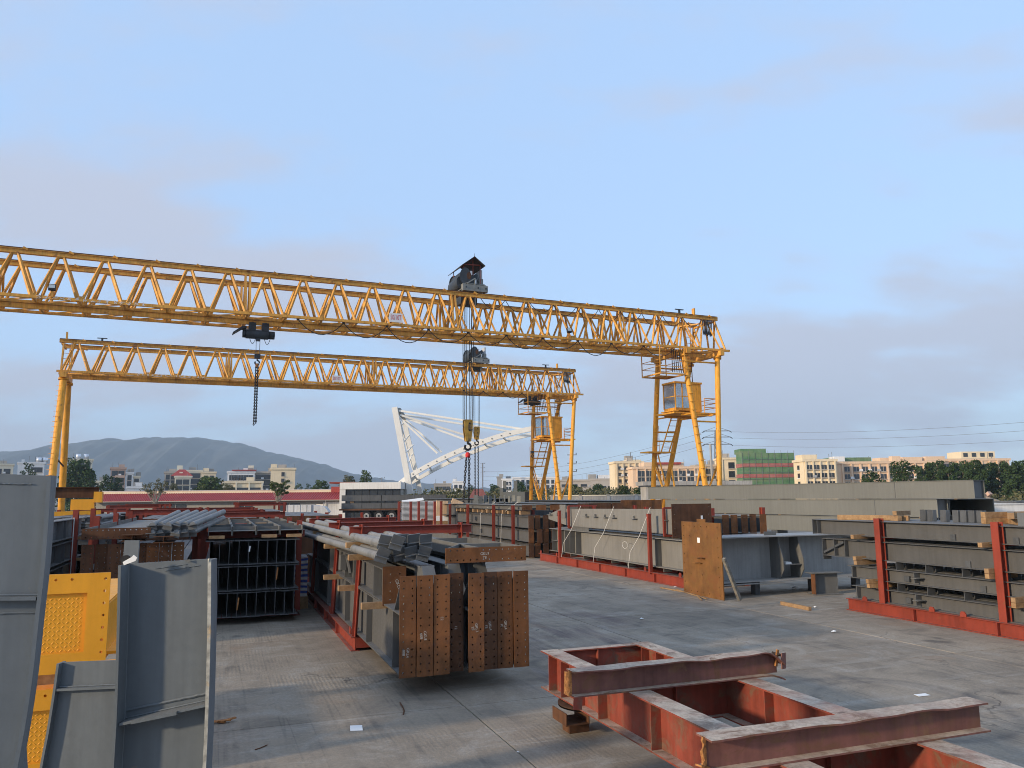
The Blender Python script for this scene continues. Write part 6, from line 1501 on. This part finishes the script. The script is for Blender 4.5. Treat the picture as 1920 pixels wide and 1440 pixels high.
stack('distant stack in front of the workshop door', 1.0, 46.0, 5, 3, 10, 0.55, 0.42, 0.25, 'grey_dark', ph=2.55)
stack('distant stack left of the workshop door', -5.5, 46.0, 5, 3, 10, 0.55, 0.42, 0.25, 'grey_dark', ph=2.5)
stack('long dark stack behind the lit rack', 15.8, 33.5, 4, 3, 14, 0.66, 0.55, 0.25, 'grey_dark', 'rust_dark', rackit=False)
stack('second dark stack behind the lit rack', 18.6, 34.5, 4, 3, 13, 0.70, 0.55, 0.25, 'grey_dark', 'rust_plate', rackit=False)
stack('dark stack behind the middle stack', 15.5, 49.0, 5, 3, 14, 0.74, 0.55, 0.25, 'grey_dark', rackit=False)
stack('flat dark sheets pile behind the centre rack', 4.9, 34.0, 4, 1, 9, 0.8, 0.5, 0.2, 'grey_dark', rackit=False)
# galvanised duct on a pallet near the workshop
gd = thing('galvanised_hopper', 'galvanised sheet metal hopper before the workshop wall', 'hopper', P(560, 960, 60) * 1.0)
gd.location.z = 0
pbox(gd, 'body', 'tin_white', (0.0, 0.6, 1.75), (1.9, 1.2, 1.0)); new('funnel', prism('funnel', [(0, 1.2), (1.0, 1.4), (1.3, 1.7), (1.0, 2.1), (0, 2.25)], 0.9, 'tin_white'), gd, (0.95, 0.1, 0)); pbox(gd, 'pallet', 'timber', (0, 0.6, 0.6), (2.2, 1.3, 1.2))
for k in range(4): pbox(gd, 'seam', 'wheel_hub', (-0.9 + 0.5 * k, -0.01, 1.75), (0.03, 0.03, 1.0))
# box section and upright stubs in the far middle
g = thing('concrete_box', 'pale grey precast box with two upright stubs beside the far crane', 'box girder', P(940, 934, 70) * 1.0)
g.location.z = 0
W = (P(998, 930, 70) - P(946, 930, 70)).length; z0, z1 = 1.0, P(970, 922, 70).z
pbox(g, 'body', 'grey_box', (W * 0.45, 1.5, (z0 + z1) / 2), (W * 0.8, 3.0, z1 - z0)); pbox(g, 'opening_shade_block', 'rubber', (W * 0.93, 1.4, (z0 + z1) / 2), (W * 0.15, 2.8, z1 - z0 - 0.05)); pbox(g, 'end_plate', 'grey_box', (0.0, 1.0, 1.75), (0.3, 1.0, 3.5)); pbox(g, 'trestle', 'grey_dark', (W * 0.45, 1.5, 0.5), (W * 0.7, 2.5, 1.0))  # solid black block stands in for the shade inside a hollow end
for x in (W * 0.12, W * 0.52): pbox(g, 'upright_stub', 'grey_box', (x, 1.2, z1 + 0.5), (0.3, 0.3, 1.0))
for k in range(10):
    s = thing('grey_bracket', 'small pale bracket standing on the far stacks, %s from the left' % ORD[k], 'bracket', P(892 + 9 * k, 941 + 2 * (k % 2), 46 + k % 3) * 1.0, 0.3 * k, 'brackets on the far stacks')
    pbox(s, 'plate', 'grey_box', (0, 0, 0.15), (0.25, 0.04, 0.5)); pbox(s, 'plate', 'grey_box', (0, 0.12, 0.0), (0.3, 0.3, 0.05))
stack('low stack under the small pale brackets', 13.0, 45.0, 4, 3, 8, 0.66, 0.52, 0.2, 'grey_dark', rackit=False)
# corrugated sheet bundle, cardboard and short red posts
cbn = thing('sheet_bundle', 'stack of pale corrugated metal sheets between red posts', 'sheet bundle', P(765, 965, 50) * 1.0, YA * 0.4)
cbn.location.z = 0
W = 2.6
for k in range(16): pbox(cbn, 'sheet', 'tin_white', (0.9, 1.2, 1.35 + 0.075 * k), (W + 0.02 * (k % 2), 2.6, 0.045))
pbox(cbn, 'pallet', 'timber', (0.9, 1.2, 0.65), (W - 0.2, 2.5, 1.3)); pbox(cbn, 'plastic_cover', 'paper', (0.3, 0.9, 2.56), (1.4, 1.2, 0.05), (0.1, -0.12, 0))
cdb = thing('cardboard_sheets', 'leaning tan cardboard boxes on white foam behind the red posts', 'cardboard box', P(838, 962, 49) * 1.0, 0.2)
cdb.location.z = 1.3
pbox(cdb, 'foam', 'paper', (0.1, 0.2, 0.15), (1.6, 0.8, 0.3)); pbox(cdb, 'box', 'cardboard', (-0.3, 0.3, 0.75), (0.7, 0.5, 0.95), (0, 0.05, 0)); pbox(cdb, 'box', 'cardboard', (0.55, 0.3, 0.80), (0.7, 0.4, 0.95), (0, 0.4, 0)); pbox(cdb, 'pallet', 'timber', (0.1, 0.3, -0.65), (1.8, 1.0, 1.28))
for k, px in enumerate((748, 770, 785, 799, 815, 827)):
    b0 = P(px, 978, 46)
    p_ = thing('red_post', 'short red rack post standing alone, %s from the left by the metal sheets' % ORD[k], 'post', (b0.x, 46, 0), YA, 'red posts by the metal sheets')
    pbox(p_, 'shaft', 'oxide', (0, 0, 1.25), (0.13, 0.13, 2.5)); pbox(p_, 'foot_plate', 'oxide', (0, 0, 0.015), (0.3, 0.3, 0.03)); pbox(p_, 'cap', 'oxide', (0, 0, 2.51), (0.16, 0.16, 0.02))

# ---------------- flatbed trailer
TY = 91.5
tl_ = thing('flatbed_trailer', 'dark flatbed trailer with three axles below the glass office', 'trailer', (P(720, 960, TY).x, TY, 0), 0.03)
xl, xr = P(636, 960, TY).x - tl_.location.x, P(800, 960, TY).x - tl_.location.x
pbox(tl_, 'bed', 'rust_dark', ((xl + xr) / 2, 1.25, 1.35), (xr - xl, 2.5, 0.18)); pbox(tl_, 'chassis_rail', 'rubber', ((xl + xr) / 2, 0.7, 1.15), (xr - xl - 0.6, 0.2, 0.3)); pbox(tl_, 'chassis_rail', 'rubber', ((xl + xr) / 2, 1.8, 1.15), (xr - xl - 0.6, 0.2, 0.3))
for px in (687, 710, 734):
    x = P(px, 968, TY).x - tl_.location.x
    for y in (0.15, 2.2):
        w = new('wheel', None, tl_, (x, y, 0.62)); ptube(w, 'tyre', 'rubber', (0, -0.14, 0), (0, 0.14, 0), 0.56, 22); ptube(w, 'rim', 'wheel_hub', (0, -0.155, 0), (0, -0.10, 0), 0.32, 18); ptube(w, 'hub', 'rubber', (0, -0.19, 0), (0, -0.15, 0), 0.12, 12)
pbox(tl_, 'mudguard', 'rubber', (P(710, 968, TY).x - tl_.location.x, 0.1, 1.24), (3.8, 0.5, 0.05)); pbox(tl_, 'support_leg', 'rubber', (xr - 0.8, 0.4, 0.5), (0.15, 0.15, 1.0))
for layer, (y0, y1) in enumerate(((943, 957), (928, 939))):
    za, zb = P(720, y1, TY).z, P(720, y0, TY).z
    for k in range(2):
        if layer == 0: za = 1.46
        bx = thing('trailer_load', 'dark grey box section on the trailer, %s layer, %s' % (('lower', 'upper')[layer], ('left half', 'right half')[k]), 'box section', (tl_.location.x + xl + 0.2 + 4.7 * k - (0.6 if layer else 0) + (0.6 if layer else 0), TY + 0.2, za), 0.03, 'load on the trailer')
        ln = 4.6 if not (layer == 1 and k == 1) else 7.5
        V = [(0, 0), (0.8, 0), (0.8, zb - za), (0, zb - za)]
        for z in (0.02, zb - za - 0.02): pbox(bx, 'flange_plate', 'grey_dark', (ln / 2, 1.0, z), (ln, 2.0, 0.04))
        for y in (0.03, 1.97): pbox(bx, 'side_plate', 'grey_dark', (ln / 2, y, (zb - za) / 2), (ln, 0.04, zb - za - 0.08))
        pbox(bx, 'seam_rib', 'grey_warm', (ln * 0.5, -0.005, (zb - za) / 2), (0.05, 0.03, zb - za - 0.1)); pbox(bx, 'end_plate', 'grey_dark', (0.02, 1.0, (zb - za) / 2), (0.03, 1.9, zb - za - 0.1))
        if layer == 0: timber('timber block between the trailer loads, %s half' % ('left', 'right')[k], 0, 0, 0, 0.4, s=0.2).location = (bx.location.x + 1.0 + k, TY + 0.4, zb + 0.0)
# ================================================================== FOREGROUND LEFT: curved grey girders and yellow box steel
def extrude_poly(name, pts, vec, mat):
    n = len(pts); vec = Vector(vec)
    V = [Vector(p) for p in pts] + [Vector(p) + vec for p in pts]
    Fc = [tuple(range(n)), tuple(range(n, 2 * n))] + [(i, (i + 1) % n, n + (i + 1) % n, n + i) for i in range(n)]
    return mesh_from(name, V, Fc, mat)
def strip(name, pts, n, fwd, back, t, side, mat):
    """flange plate following an edge line: pts lie on the web, n is the web normal, side is +1/-1 for its thickness"""
    V, Fc = [], []
    for i, p in enumerate(pts):
        a = pts[max(0, i - 1)]; b = pts[min(len(pts) - 1, i + 1)]; d = (b - a).normalized()
        s = d.cross(n).normalized() * t * side
        for q in (p + n * fwd, p - n * back): V += [q, q + s]
    for i in range(len(pts) - 1):
        o = i * 4
        Fc += [(o, o + 2, o + 6, o + 4), (o + 1, o + 3, o + 7, o + 5), (o, o + 1, o + 5, o + 4), (o + 2, o + 3, o + 7, o + 6)]
    m = 4 * (len(pts) - 1)
    Fc += [(0, 1, 3, 2), (m, m + 1, m + 3, m + 2)]
    return mesh_from(name, V, Fc, mat)
def smooth_line(pts, n=6):
    out = []
    for i in range(len(pts) - 1):
        p0 = Vector((*pts[max(0, i - 1)], 0)); p1 = Vector((*pts[i], 0)); p2 = Vector((*pts[i + 1], 0)); p3 = Vector((*pts[min(len(pts) - 1, i + 2)], 0))
        for k in range(n):
            t = k / n
            q = 0.5 * ((2 * p1) + (p2 - p0) * t + (2 * p0 - 5 * p1 + 4 * p2 - p3) * t * t + (3 * p1 - p0 - 3 * p2 + p3) * t ** 3)
            out.append((q.x, q.y))
    return out + [pts[-1]]
def curved_girder(label, Y, nx, left, right, top_notch=None, stiff=(), fwd=0.06, back=0.05, welds=(), mat='grey_front', edge='grey_front', bare=False):
    n = Vector((nx, -1, 0)).normalized(); base = Vector((P((left[0][0] + right[0][0]) / 2, 900, Y).x, Y, 0)); p0 = base
    L = [ONPLANE(x, y, p0, n) - base for x, y in smooth_line(left)]; Rr = [ONPLANE(x, y, p0, n) - base for x, y in smooth_line(right)]
    g = thing('curved_girder', label, 'girder', base, 0, 'curved grey girders in the foreground')
    k = min(len(L), len(Rr))
    V, Fc = [], []
    for d in (0.0, 0.018):
        for p in L: V.append(p - n * d)
        for p in Rr: V.append(p - n * d)
    a, b = len(L), len(Rr)
    Fc = []
    for o in (0, a + b):
        for i in range(k - 1): Fc.append((o + i, o + i + 1, o + a + i + 1, o + a + i))
    Fc.append((0, a, a + a + b, a + b))
    new('web', mesh_from('web', V, Fc, mat), g)
    new('flange', strip('flange', L, n, fwd, back, 0.020, 1, mat), g); new('flange', strip('flange', Rr, n, fwd, back, 0.020, -1, mat), g)
    if bare:
        new('bare_edge', strip('bare_edge', Rr, n, fwd + 0.004, -fwd + 0.003, 0.024, -1, 'bare_edge'), g)
        for line in (L, Rr):
            pts = [q + n * 0.012 for q in line]; new('weld_bead', path_mesh('weld', pts, 0.006, mat, 6), g)
    for (xa, ya, xb, yb, w) in stiff:
        p, q = ONPLANE(xa, ya, p0, n) - base, ONPLANE(xb, yb, p0, n) - base
        new('stiffener', extrude_poly('stiffener', [p + n * 0.005, q + n * 0.005, q + n * w, p + n * w], (0, 0, -0.018), mat), g)
        pts = [p.lerp(q, t / 14) + n * (0.010 + 0.002 * random.random()) + Vector((0, 0, 0.006)) for t in range(15)]
        new('weld_bead', path_mesh('weld', pts, 0.007, mat, 6), g)
    for (xa, ya, xb, yb, r_) in welds:
        p, q = ONPLANE(xa, ya, p0, n) - base, ONPLANE(xb, yb, p0, n) - base
        pts = [p.lerp(q, t / 24) + n * (0.002 + 0.0025 * random.random()) + Vector((0, 0, random.uniform(-0.002, 0.002))) for t in range(25)]
        new('weld_bead', path_mesh('weld', pts, r_, mat, 6), g)
    return g, n, base
g1, n1, b1 = curved_girder('tallest curved grey girder cut off by the picture edge at the left', 4.2, 0.30, [(-230, 880), (-230, 1100), (-240, 1300), (-250, 1440), (-260, 1700)],
    [(94, 892), (84, 1040), (72, 1150), (56, 1290), (30, 1440), (-25, 1700)], stiff=((-230, 1120, 73, 1117, 0.055),), welds=((-230, 1156, 70, 1148, 0.006), (-60, 905, 60, 908, 0.004)), mat='grey_front')
gR, nR, bR = curved_girder('curved grey girder standing with worn bare right edge and taped top corner', 6.0, 0.06, [(243, 1057), (240, 1200), (236, 1330), (230, 1440), (222, 1612)],
    [(402, 1047), (401, 1180), (397, 1330), (392, 1440), (380, 1612)], stiff=((238, 1347, 396, 1312, 0.13),), welds=((237, 1332, 398, 1298, 0.010), (290, 1066, 350, 1058, 0.003), (310, 1070, 375, 1060, 0.003)), bare=True, fwd=0.15, back=0.0)
q = [ONPLANE(x, y, bR, nR) - bR + nR * 0.132 for x, y in ((262, 1347), (345, 1330), (345, 1324), (262, 1341))]
new('bracket_plate', extrude_poly('bracket', q, nR * 0.02, 'grey_front'), gR)
q = [ONPLANE(x, y, bR, nR) - bR - nR * 0.05 for x, y in ((228, 1014), (256, 1014), (250, 1094), (222, 1094))]
new('cleat_plate', extrude_poly('cleat', q, nR * -0.016, 'grey_front'), gR)
c = ONPLANE(254, 1047, bR, nR) - bR + nR * 0.155
ptube(gR, 'tape_roll', 'rubber', c, c + nR * 0.02, 0.036, 18)
q = [ONPLANE(x, y, bR, nR) - bR + nR * 0.18 for x, y in ((252, 1056), (250, 1050), (266, 1041), (270, 1037), (276, 1042), (273, 1048))]
new('torn_paper', extrude_poly('paper', q, nR * 0.004, 'paper'), gR)
q = [ONPLANE(x, y, bR, nR) - bR + nR * 0.02 for x, y in ((346, 1050), (358, 1048), (358, 1054))]
new('torn_paper', extrude_poly('paper', q, nR * 0.004, 'grey_warm'), gR)
c = ONPLANE(406, 1048, bR, nR) - bR + nR * 0.15
new('edge_knot', mesh_from('knot', [c + Vector((random.uniform(-1, 1), random.uniform(-1, 1), random.uniform(-1, 1))) * 0.022 for _ in range(8)], [(0, 1, 2), (2, 3, 4), (4, 5, 6), (6, 7, 0), (1, 3, 5), (1, 5, 7), (0, 2, 4, 6)], 'bare_edge'), gR)
curved_girder('low curved grey girder between the tall one and the bare edged one', 6.7, 0.03, [(118, 1242), (110, 1300), (99, 1370), (86, 1440), (66, 1580)], [(244, 1237), (242, 1300), (240, 1370), (238, 1440), (236, 1580)], stiff=((112, 1289, 243, 1283, 0.055),), mat='grey_front')
curved_girder('small curved grey girder end in the bottom left corner', 4.5, 0.10, [(-90, 1302), (-92, 1350), (-95, 1400), (-98, 1440), (-105, 1850)], [(36, 1298), (33, 1340), (32, 1390), (36, 1440), (60, 1850)], stiff=((-80, 1395, 32, 1360, 0.055),))

# yellow box steel
ye1, ye2 = -1.01, 8.92
def yellow_box(label, z0, H, W, L, holes=True, sag_=0.0):
    y = thing('yellow_box_section', label, 'box section', YF(ye1 - W, ye2, z0), YA, 'yellow box sections')
    m = 0.20
    zs = [0.06 + (H - 0.12) * k / 7 for k in range(8)]; xs = [0.06 + (W - 0.12) * k / 8 for k in range(9)]
    new('right_strip', holed_plate(m, H, 0.02, [m - 0.045], zs, 0.014, 'yellow'), y, (W - m, 0, 0))
    new('top_strip', holed_plate(W - m, 0.19, 0.02, [x for x in xs if x < W - m - 0.03], [0.135], 0.014, 'yellow'), y, (0, 0, H - 0.19))
    new('bottom_strip', holed_plate(W - m, 0.19, 0.02, [x for x in xs if x < W - m - 0.03][::4], [0.05], 0.014, 'yellow'), y, (0, 0, 0))
    pbox(y, 'left_strip', 'yellow', (0.09, 0.01, H / 2), (0.18, 0.02, H - 0.38)); pbox(y, 'recessed_panel', 'yellow', (W / 2, 0.040, H / 2), (W - 0.1, 0.016, H - 0.1))
    V, Fc = [], []
    nx, nz = int((W - m - 0.2) / 0.038), int((H - 0.40) / 0.038)
    for i in range(nx):
        for j in range(nz):
            cx, cz = 0.20 + 0.038 * i, 0.21 + 0.038 * j; s = 1 if (i + j) % 2 else -1; o = len(V)
            a = Vector((0.0145, 0, 0.0145 * s)); b = Vector((-0.005 * s, 0, 0.005)); c_ = Vector((cx, 0.0325, cz)); t = Vector((0, -0.004, 0))
            V += [c_ - a, c_ - b, c_ + a, c_ + b, c_ + t - a * 0.4, c_ + t + a * 0.4]
            Fc += [(o, o + 1, o + 4), (o + 1, o + 2, o + 5, o + 4), (o + 2, o + 3, o + 5), (o + 3, o, o + 4, o + 5)]
    ck = new('checker_ribs', mesh_from('checker', V, Fc, 'yellow'), y); ck['kind'] = 'stuff'
    pbox(y, 'side_plate', 'yellow', (W - 0.05, L / 2 + 0.1, H / 2 - 0.15), (0.02, L - 0.16, H - 0.40)); pbox(y, 'top_plate', 'yellow', (W / 2, L / 2 + 0.1, H - 0.34), (W - 0.1, L - 0.16, 0.02)); pbox(y, 'bottom_plate', 'yellow', (W / 2, L / 2 + 0.1, 0.06), (W - 0.1, L - 0.16, 0.02))
    pbox(y, 'side_flange', 'yellow', (W + 0.02, L / 2 + 0.2, 0.10), (0.12, L - 0.4, 0.03))
    return y
yellow_box('upper yellow box section with drilled rim and checker plate panel', 1.12, 0.95, 1.25, 3.0)
yellow_box('lower yellow box section under the checker plate one', 0.12, 0.86, 1.30, 3.2)
for k, e2 in enumerate((9.2, 11.2)):
    timber('dark timber between the two yellow box sections, %s one' % ('front', 'rear')[k], ye1 - 1.2, e2, 0.985, 1.3, s=0.13); timber('timber sleeper under the lower yellow box, %s one' % ('front', 'rear')[k], ye1 - 1.2, e2, 0.0, 1.3, s=0.12)

# ================================================================== FOREGROUND RIGHT: red frame with loose beams
fr = thing('steel_skid', 'old red ladder shaped steel frame on feet in the foreground', 'steel frame', YF(3.97, 9.65, 0), YA)
ZB, HF_, FB = 0.35, 0.46, 0.25
LB = 8.6
for x in (FB / 2, 1.46):
    o = new('long_beam', ibeam(LB, HF_, FB, 0.016, 0.012, 'oxide_old'), fr, (x, -LB, ZB))
    for y in (0.25, 0.62, 1.05, 1.62, 2.75, 4.0, 5.2):
        for s in (-1, 1): new('stiffener', BOX('oxide_old'), fr, (x + s * 0.062, -y, ZB + HF_ / 2), (0, 0, 0), (0.112, 0.012, HF_ - 0.034))
for y in (0.075, 1.95, 4.25, 6.6):
    o = new('cross_beam', ibeam(1.46 - FB - 0.002, HF_ - 0.006, 0.15 if y > 1 else 0.13, 0.015, 0.011, 'oxide_old'), fr, (FB + 0.001, -y, ZB + 0.003)); o.rotation_euler = (0, 0, -math.pi / 2)
    pbox(fr, 'stiffener', 'oxide_old', (0.76, -y - 0.04, ZB + HF_ / 2), (0.012, 0.06, HF_ - 0.05))
ptube(fr, 'turning_disc', 'rust_dark', (0.30, -0.75, ZB - 0.06), (0.30, -0.75, ZB - 0.02), 0.36, 28)
ft = YF(3.97, 9.65, 0)
for k, (x, y) in enumerate(((0.15, -0.72), (0.15, -6.4), (1.35, -0.7), (1.35, -6.4))):
    pbox(fr, 'foot_block', 'rust_dark', (x, y, 0.07), (0.26, 0.2, 0.14)); new('foot_channel', prism('channel', [(0, 0), (0.30, 0), (0.30, 0.14), (0.288, 0.14), (0.288, 0.012), (0.012, 0.012), (0.012, 0.14), (0, 0.14)], 0.40, 'rust_dark'), fr, (x - 0.26, y - 0.3, 0.145))
pbox(fr, 'disc_hub', 'rust_dark', (0.30, -0.75, ZB - 0.011), (0.2, 0.2, 0.022))
# loose beams: bent flanges and burnt, torn ends
def loose_beam(label, pl, pr, H, B, bend_end, wav, seed):
    rr = random.Random(seed)
    d = (pr - pl); L = d.length; ang = math.atan2(d.y, d.x)
    o = thing('loose_beam', label, 'steel beam', pl, ang)
    N = 60; V, Fc = [], []; t = 0.014
    top = [[], []]
    def dz(x, s):
        w = wav * (math.sin(x * 5.1 + seed + s * 0.6) * 0.5 + math.sin(x * 11.3 + 2 * seed) * 0.3) * (0.35 + 0.65 * x / L) * (1.0 if s < 0 else 0.35)
        if bend_end and x > L - 0.28: w -= (x - L + 0.28) ** 2 * 1.6
        return w
    for i in range(N + 1):
        x = L * i / N
        for s in (-1, 0, 1):
            edge = (rr.uniform(-0.003, 0.003)) if s else 0
            for k in (0, 1): V.append((x, s * (B / 2 + edge), H + dz(x, s) - k * t))
    for i in range(N):
        a, b = i * 6, (i + 1) * 6
        Fc += [(a, a + 2, b + 2, b), (a + 2, a + 4, b + 4, b + 2), (a + 1, a + 3, b + 3, b + 1), (a + 3, a + 5, b + 5, b + 3), (a, a + 1, b + 1, b), (a + 4, a + 5, b + 5, b + 4)]
    Fc += [(0, 1, 3, 2), (2, 3, 5, 4)] + [tuple(N * 6 + q for q in f) for f in ((0, 1, 3, 2), (2, 3, 5, 4))]
    new('top_flange', mesh_from('top_flange', V, Fc, 'beam_old'), o)
    V, Fc = [], []
    for i in range(N + 1):
        x = L * i / N; xe = x
        cut = -0.05 if bend_end and i == N else 0
        for s in (-1, 1): V += [(x + cut, s * 0.006, t), (x + cut, s * 0.006, H - t + dz(x, 0) + 0.004)]
    for i in range(N):
        a, b = i * 4, (i + 1) * 4; Fc += [(a, a + 1, b + 1, b), (a + 2, a + 3, b + 3, b + 2)]
    Fc += [(0, 1, 3, 2), tuple(N * 4 + q for q in (0, 1, 3, 2))]
    new('web', mesh_from('web', V, Fc, 'beam_old'), o)
    V, Fc = [], []
    for i in range(N + 1):
        x = L * i / N; z = (-(x - L + 0.22) ** 2 * 1.2 if bend_end and x > L - 0.22 else 0)
        for s in (-1, 1): V += [(x, s * (B / 2 + rr.uniform(-0.002, 0.002)), z), (x, s * B / 2, z + t)]
    for i in range(N):
        a, b = i * 4, (i + 1) * 4; Fc += [(a, a + 2, b + 2, b), (a + 1, a + 3, b + 3, b + 1), (a, a + 1, b + 1, b), (a + 2, a + 3, b + 3, b + 2)]
    Fc += [(0, 1, 3, 2), tuple(N * 4 + q for q in (0, 1, 3, 2))]
    new('bottom_flange', mesh_from('bottom_flange', V, Fc, 'beam_old'), o)
    # flame-cut ragged end
    V = []; zs = [H * k / 9 for k in range(10)]
    for z in zs: V += [(rr.uniform(-0.035, -0.008), 0.012, z), (rr.uniform(-0.028, -0.004), -0.014, z), (0.012, -0.010, z), (0.012, 0.010, z)]
    Fc = []
    for i in range(9):
        a = i * 4
        for k in range(4): Fc.append((a + k, a + (k + 1) % 4, a + 4 + (k + 1) % 4, a + 4 + k))
    new('torn_edge', mesh_from('torn_edge', V, Fc, 'torn_rust'), o)
    return o, L
bl_, LL = loose_beam('loose beam with curled torn far end lying across the red frame', G(1070, 1305, 0.812) , G(1462, 1262, 0.812), 0.245, 0.19, True, 0.022, 3)
pbox(bl_, 'torn_flap', 'beam_old', (LL + 0.02, -0.05, 0.14), (0.11, 0.012, 0.17), (0, 0.08, 0.5)); pbox(bl_, 'torn_flap', 'torn_rust', (LL - 0.045, -0.02, 0.17), (0.03, 0.02, 0.18), (0, 0.25, 0.2)); pbox(bl_, 'torn_flap', 'torn_rust', (-0.01, 0.05, 0.11), (0.014, 0.10, 0.22), (0, 0.06, 0.15)); pbox(bl_, 'torn_flap', 'oxide_old', (0.03, -0.10, -0.05), (0.10, 0.012, 0.12), (0, 0.1, 0.15)); pbox(bl_, 'burn_edge', 'burnt', (LL - 0.02, 0.0, 0.205), (0.05, 0.13, 0.02), (0, 0.5, 0))
bl2, LL2 = loose_beam('loose beam with wavy rusted top flange across the near end of the red frame', G(1322, 1445, 0.812), G(1838, 1366, 0.812), 0.235, 0.20, False, 0.016, 5)
pbox(bl2, 'end_cleat', 'oxide_old', (LL2 - 0.02, 0.07, 0.06), (0.10, 0.012, 0.12)); pbox(bl2, 'torn_flap', 'torn_rust', (-0.03, -0.02, 0.04), (0.10, 0.06, 0.012), (0, 0.3, 0.3))

# ================================================================== SMALL THINGS ON THE GROUND
def lie(name, label, cat, px, py, mat, size, rz, group=None, parts=None):
    o = thing(name, label, cat, G(px, py), rz, group); return o
o = lie('timber', 'loose pale timber lying on the concrete right of the crosswise girder', 'timber', 1466, 1133, 'timber', 1, 0)
a, b = G(1466, 1134) - o.location, G(1519, 1145) - o.location
pbar(o, 'baulk', 'timber', a + Vector((0, 0, 0.045)), b + Vector((0, 0, 0.045)), 0.085)
o = lie('wood_strip', 'thin pale wood strip lying before the long red rack', 'wood strip', 1240, 1104, 'timber', 1, 0)
for (x0, y0, x1, y1, w) in ((1239, 1103, 1290, 1112, 0.05), (1268, 1106, 1325, 1124, 0.045), (1308, 1118, 1315, 1126, 0.03)):
    pbar(o, 'splinter', 'timber', G(x0, y0) - o.location + Vector((0, 0, 0.02)), G(x1, y1) - o.location + Vector((0, 0, 0.02)), w, 0.03)
o = lie('paper_card', 'white folded card on the concrete before the centre stack', 'card', 669, 1369, 'paper', 1, 0.1)
new('card', mesh_from('card', [(-0.075, -0.035, 0.004), (0.075, -0.035, 0.004), (0.06, 0.025, 0.05), (-0.085, 0.025, 0.05), (0.075, 0.06, 0.004), (-0.075, 0.06, 0.004)], [(0, 1, 2, 3), (3, 2, 4, 5)], 'paper'), o)
for lab, px, py, s in (('crumpled white scrap below the right rack', 1564, 1186, 0.07), ('small white scrap near the end of the long red rack', 1266, 1102, 0.06), ('white scrap on the bare concrete in mid yard', 1203, 1161, 0.05),
                       ('white rag under the crosswise girder', 1489, 1104, 0.14), ('clear plastic scrap beside the loose timber', 1528, 1139, 0.05), ('tiny white chip by the long concrete joint', 971, 1411, 0.02)):
    o = thing('paper_scrap', lab, 'scrap', G(px, py)); rr = random.Random(px)
    V = [(math.cos(k * 1.05) * s * rr.uniform(0.6, 1.3), math.sin(k * 1.05) * s * rr.uniform(0.5, 1), rr.uniform(0.004, 0.5 * s)) for k in range(6)] + [(0, 0, s * 0.7)]
    new('sheet', mesh_from('scrap', V, [(k, (k + 1) % 6, 6) for k in range(6)], 'paper'), o)
o = thing('paper_scrap', 'flat blue white paper strip on the concrete behind the loose beam', 'scrap', G(1729, 1304), 0.3); pbox(o, 'sheet', 'paper', (0, 0, 0.008), (0.20, 0.09, 0.003), (0.05, 0, 0))
def wirebit(lab, pts, r, mat='rust_dark'):
    q = [G(x, y) + Vector((0, 0, r + 0.002)) for x, y in pts]; c = q[0].copy()
    o = thing('bent_wire', lab, 'wire', c, me=path_mesh('wire', [p - c for p in q], r, mat, 5), group='bits of rusty wire')
wirebit('bent rusty wire below the centre stack', [(750, 1319), (755, 1327), (758, 1334), (756, 1341)], 0.009)
wirebit('thin short twig of wire at the lower left of the yard', [(478, 1407), (490, 1403), (501, 1398)], 0.006)
o = thing('rust_scrap', 'flat rusty offcut beside the bare edged girder', 'scrap', G(418, 1356), 0.1)
for k in range(3): pbox(o, 'shard', 'torn_rust', (-0.05 + 0.06 * k, 0.02 * k, 0.02 + 0.008 * k), (0.16, 0.05, 0.012), (0.05, 0.12 - 0.1 * k, 0.3 * k))

# ================================================================== AIR
bm = bmesh.new(); bmesh.ops.create_cube(bm, size=1.0)
for v in bm.verts: v.co = Vector((v.co.x * 9000, 1960 + v.co.y * 4920, 204 + v.co.z * 412))
me = bpy.data.meshes.new('haze'); bm.to_mesh(me); bm.free()
m = bpy.data.materials.new('haze_air'); m.use_nodes = True
nt = m.node_tree; nt.nodes.clear()
out = nt.nodes.new('ShaderNodeOutputMaterial'); pv = nt.nodes.new('ShaderNodeVolumePrincipled')
pv.inputs['Density'].default_value = 0.00023; pv.inputs['Color'].default_value = (0.64, 0.82, 1.0, 1); pv.inputs['Anisotropy'].default_value = 0.0
nt.links.new(pv.outputs[0], out.inputs['Volume']); me.materials.append(m)
hz_ = new('haze', me); hz_['kind'] = 'stuff'
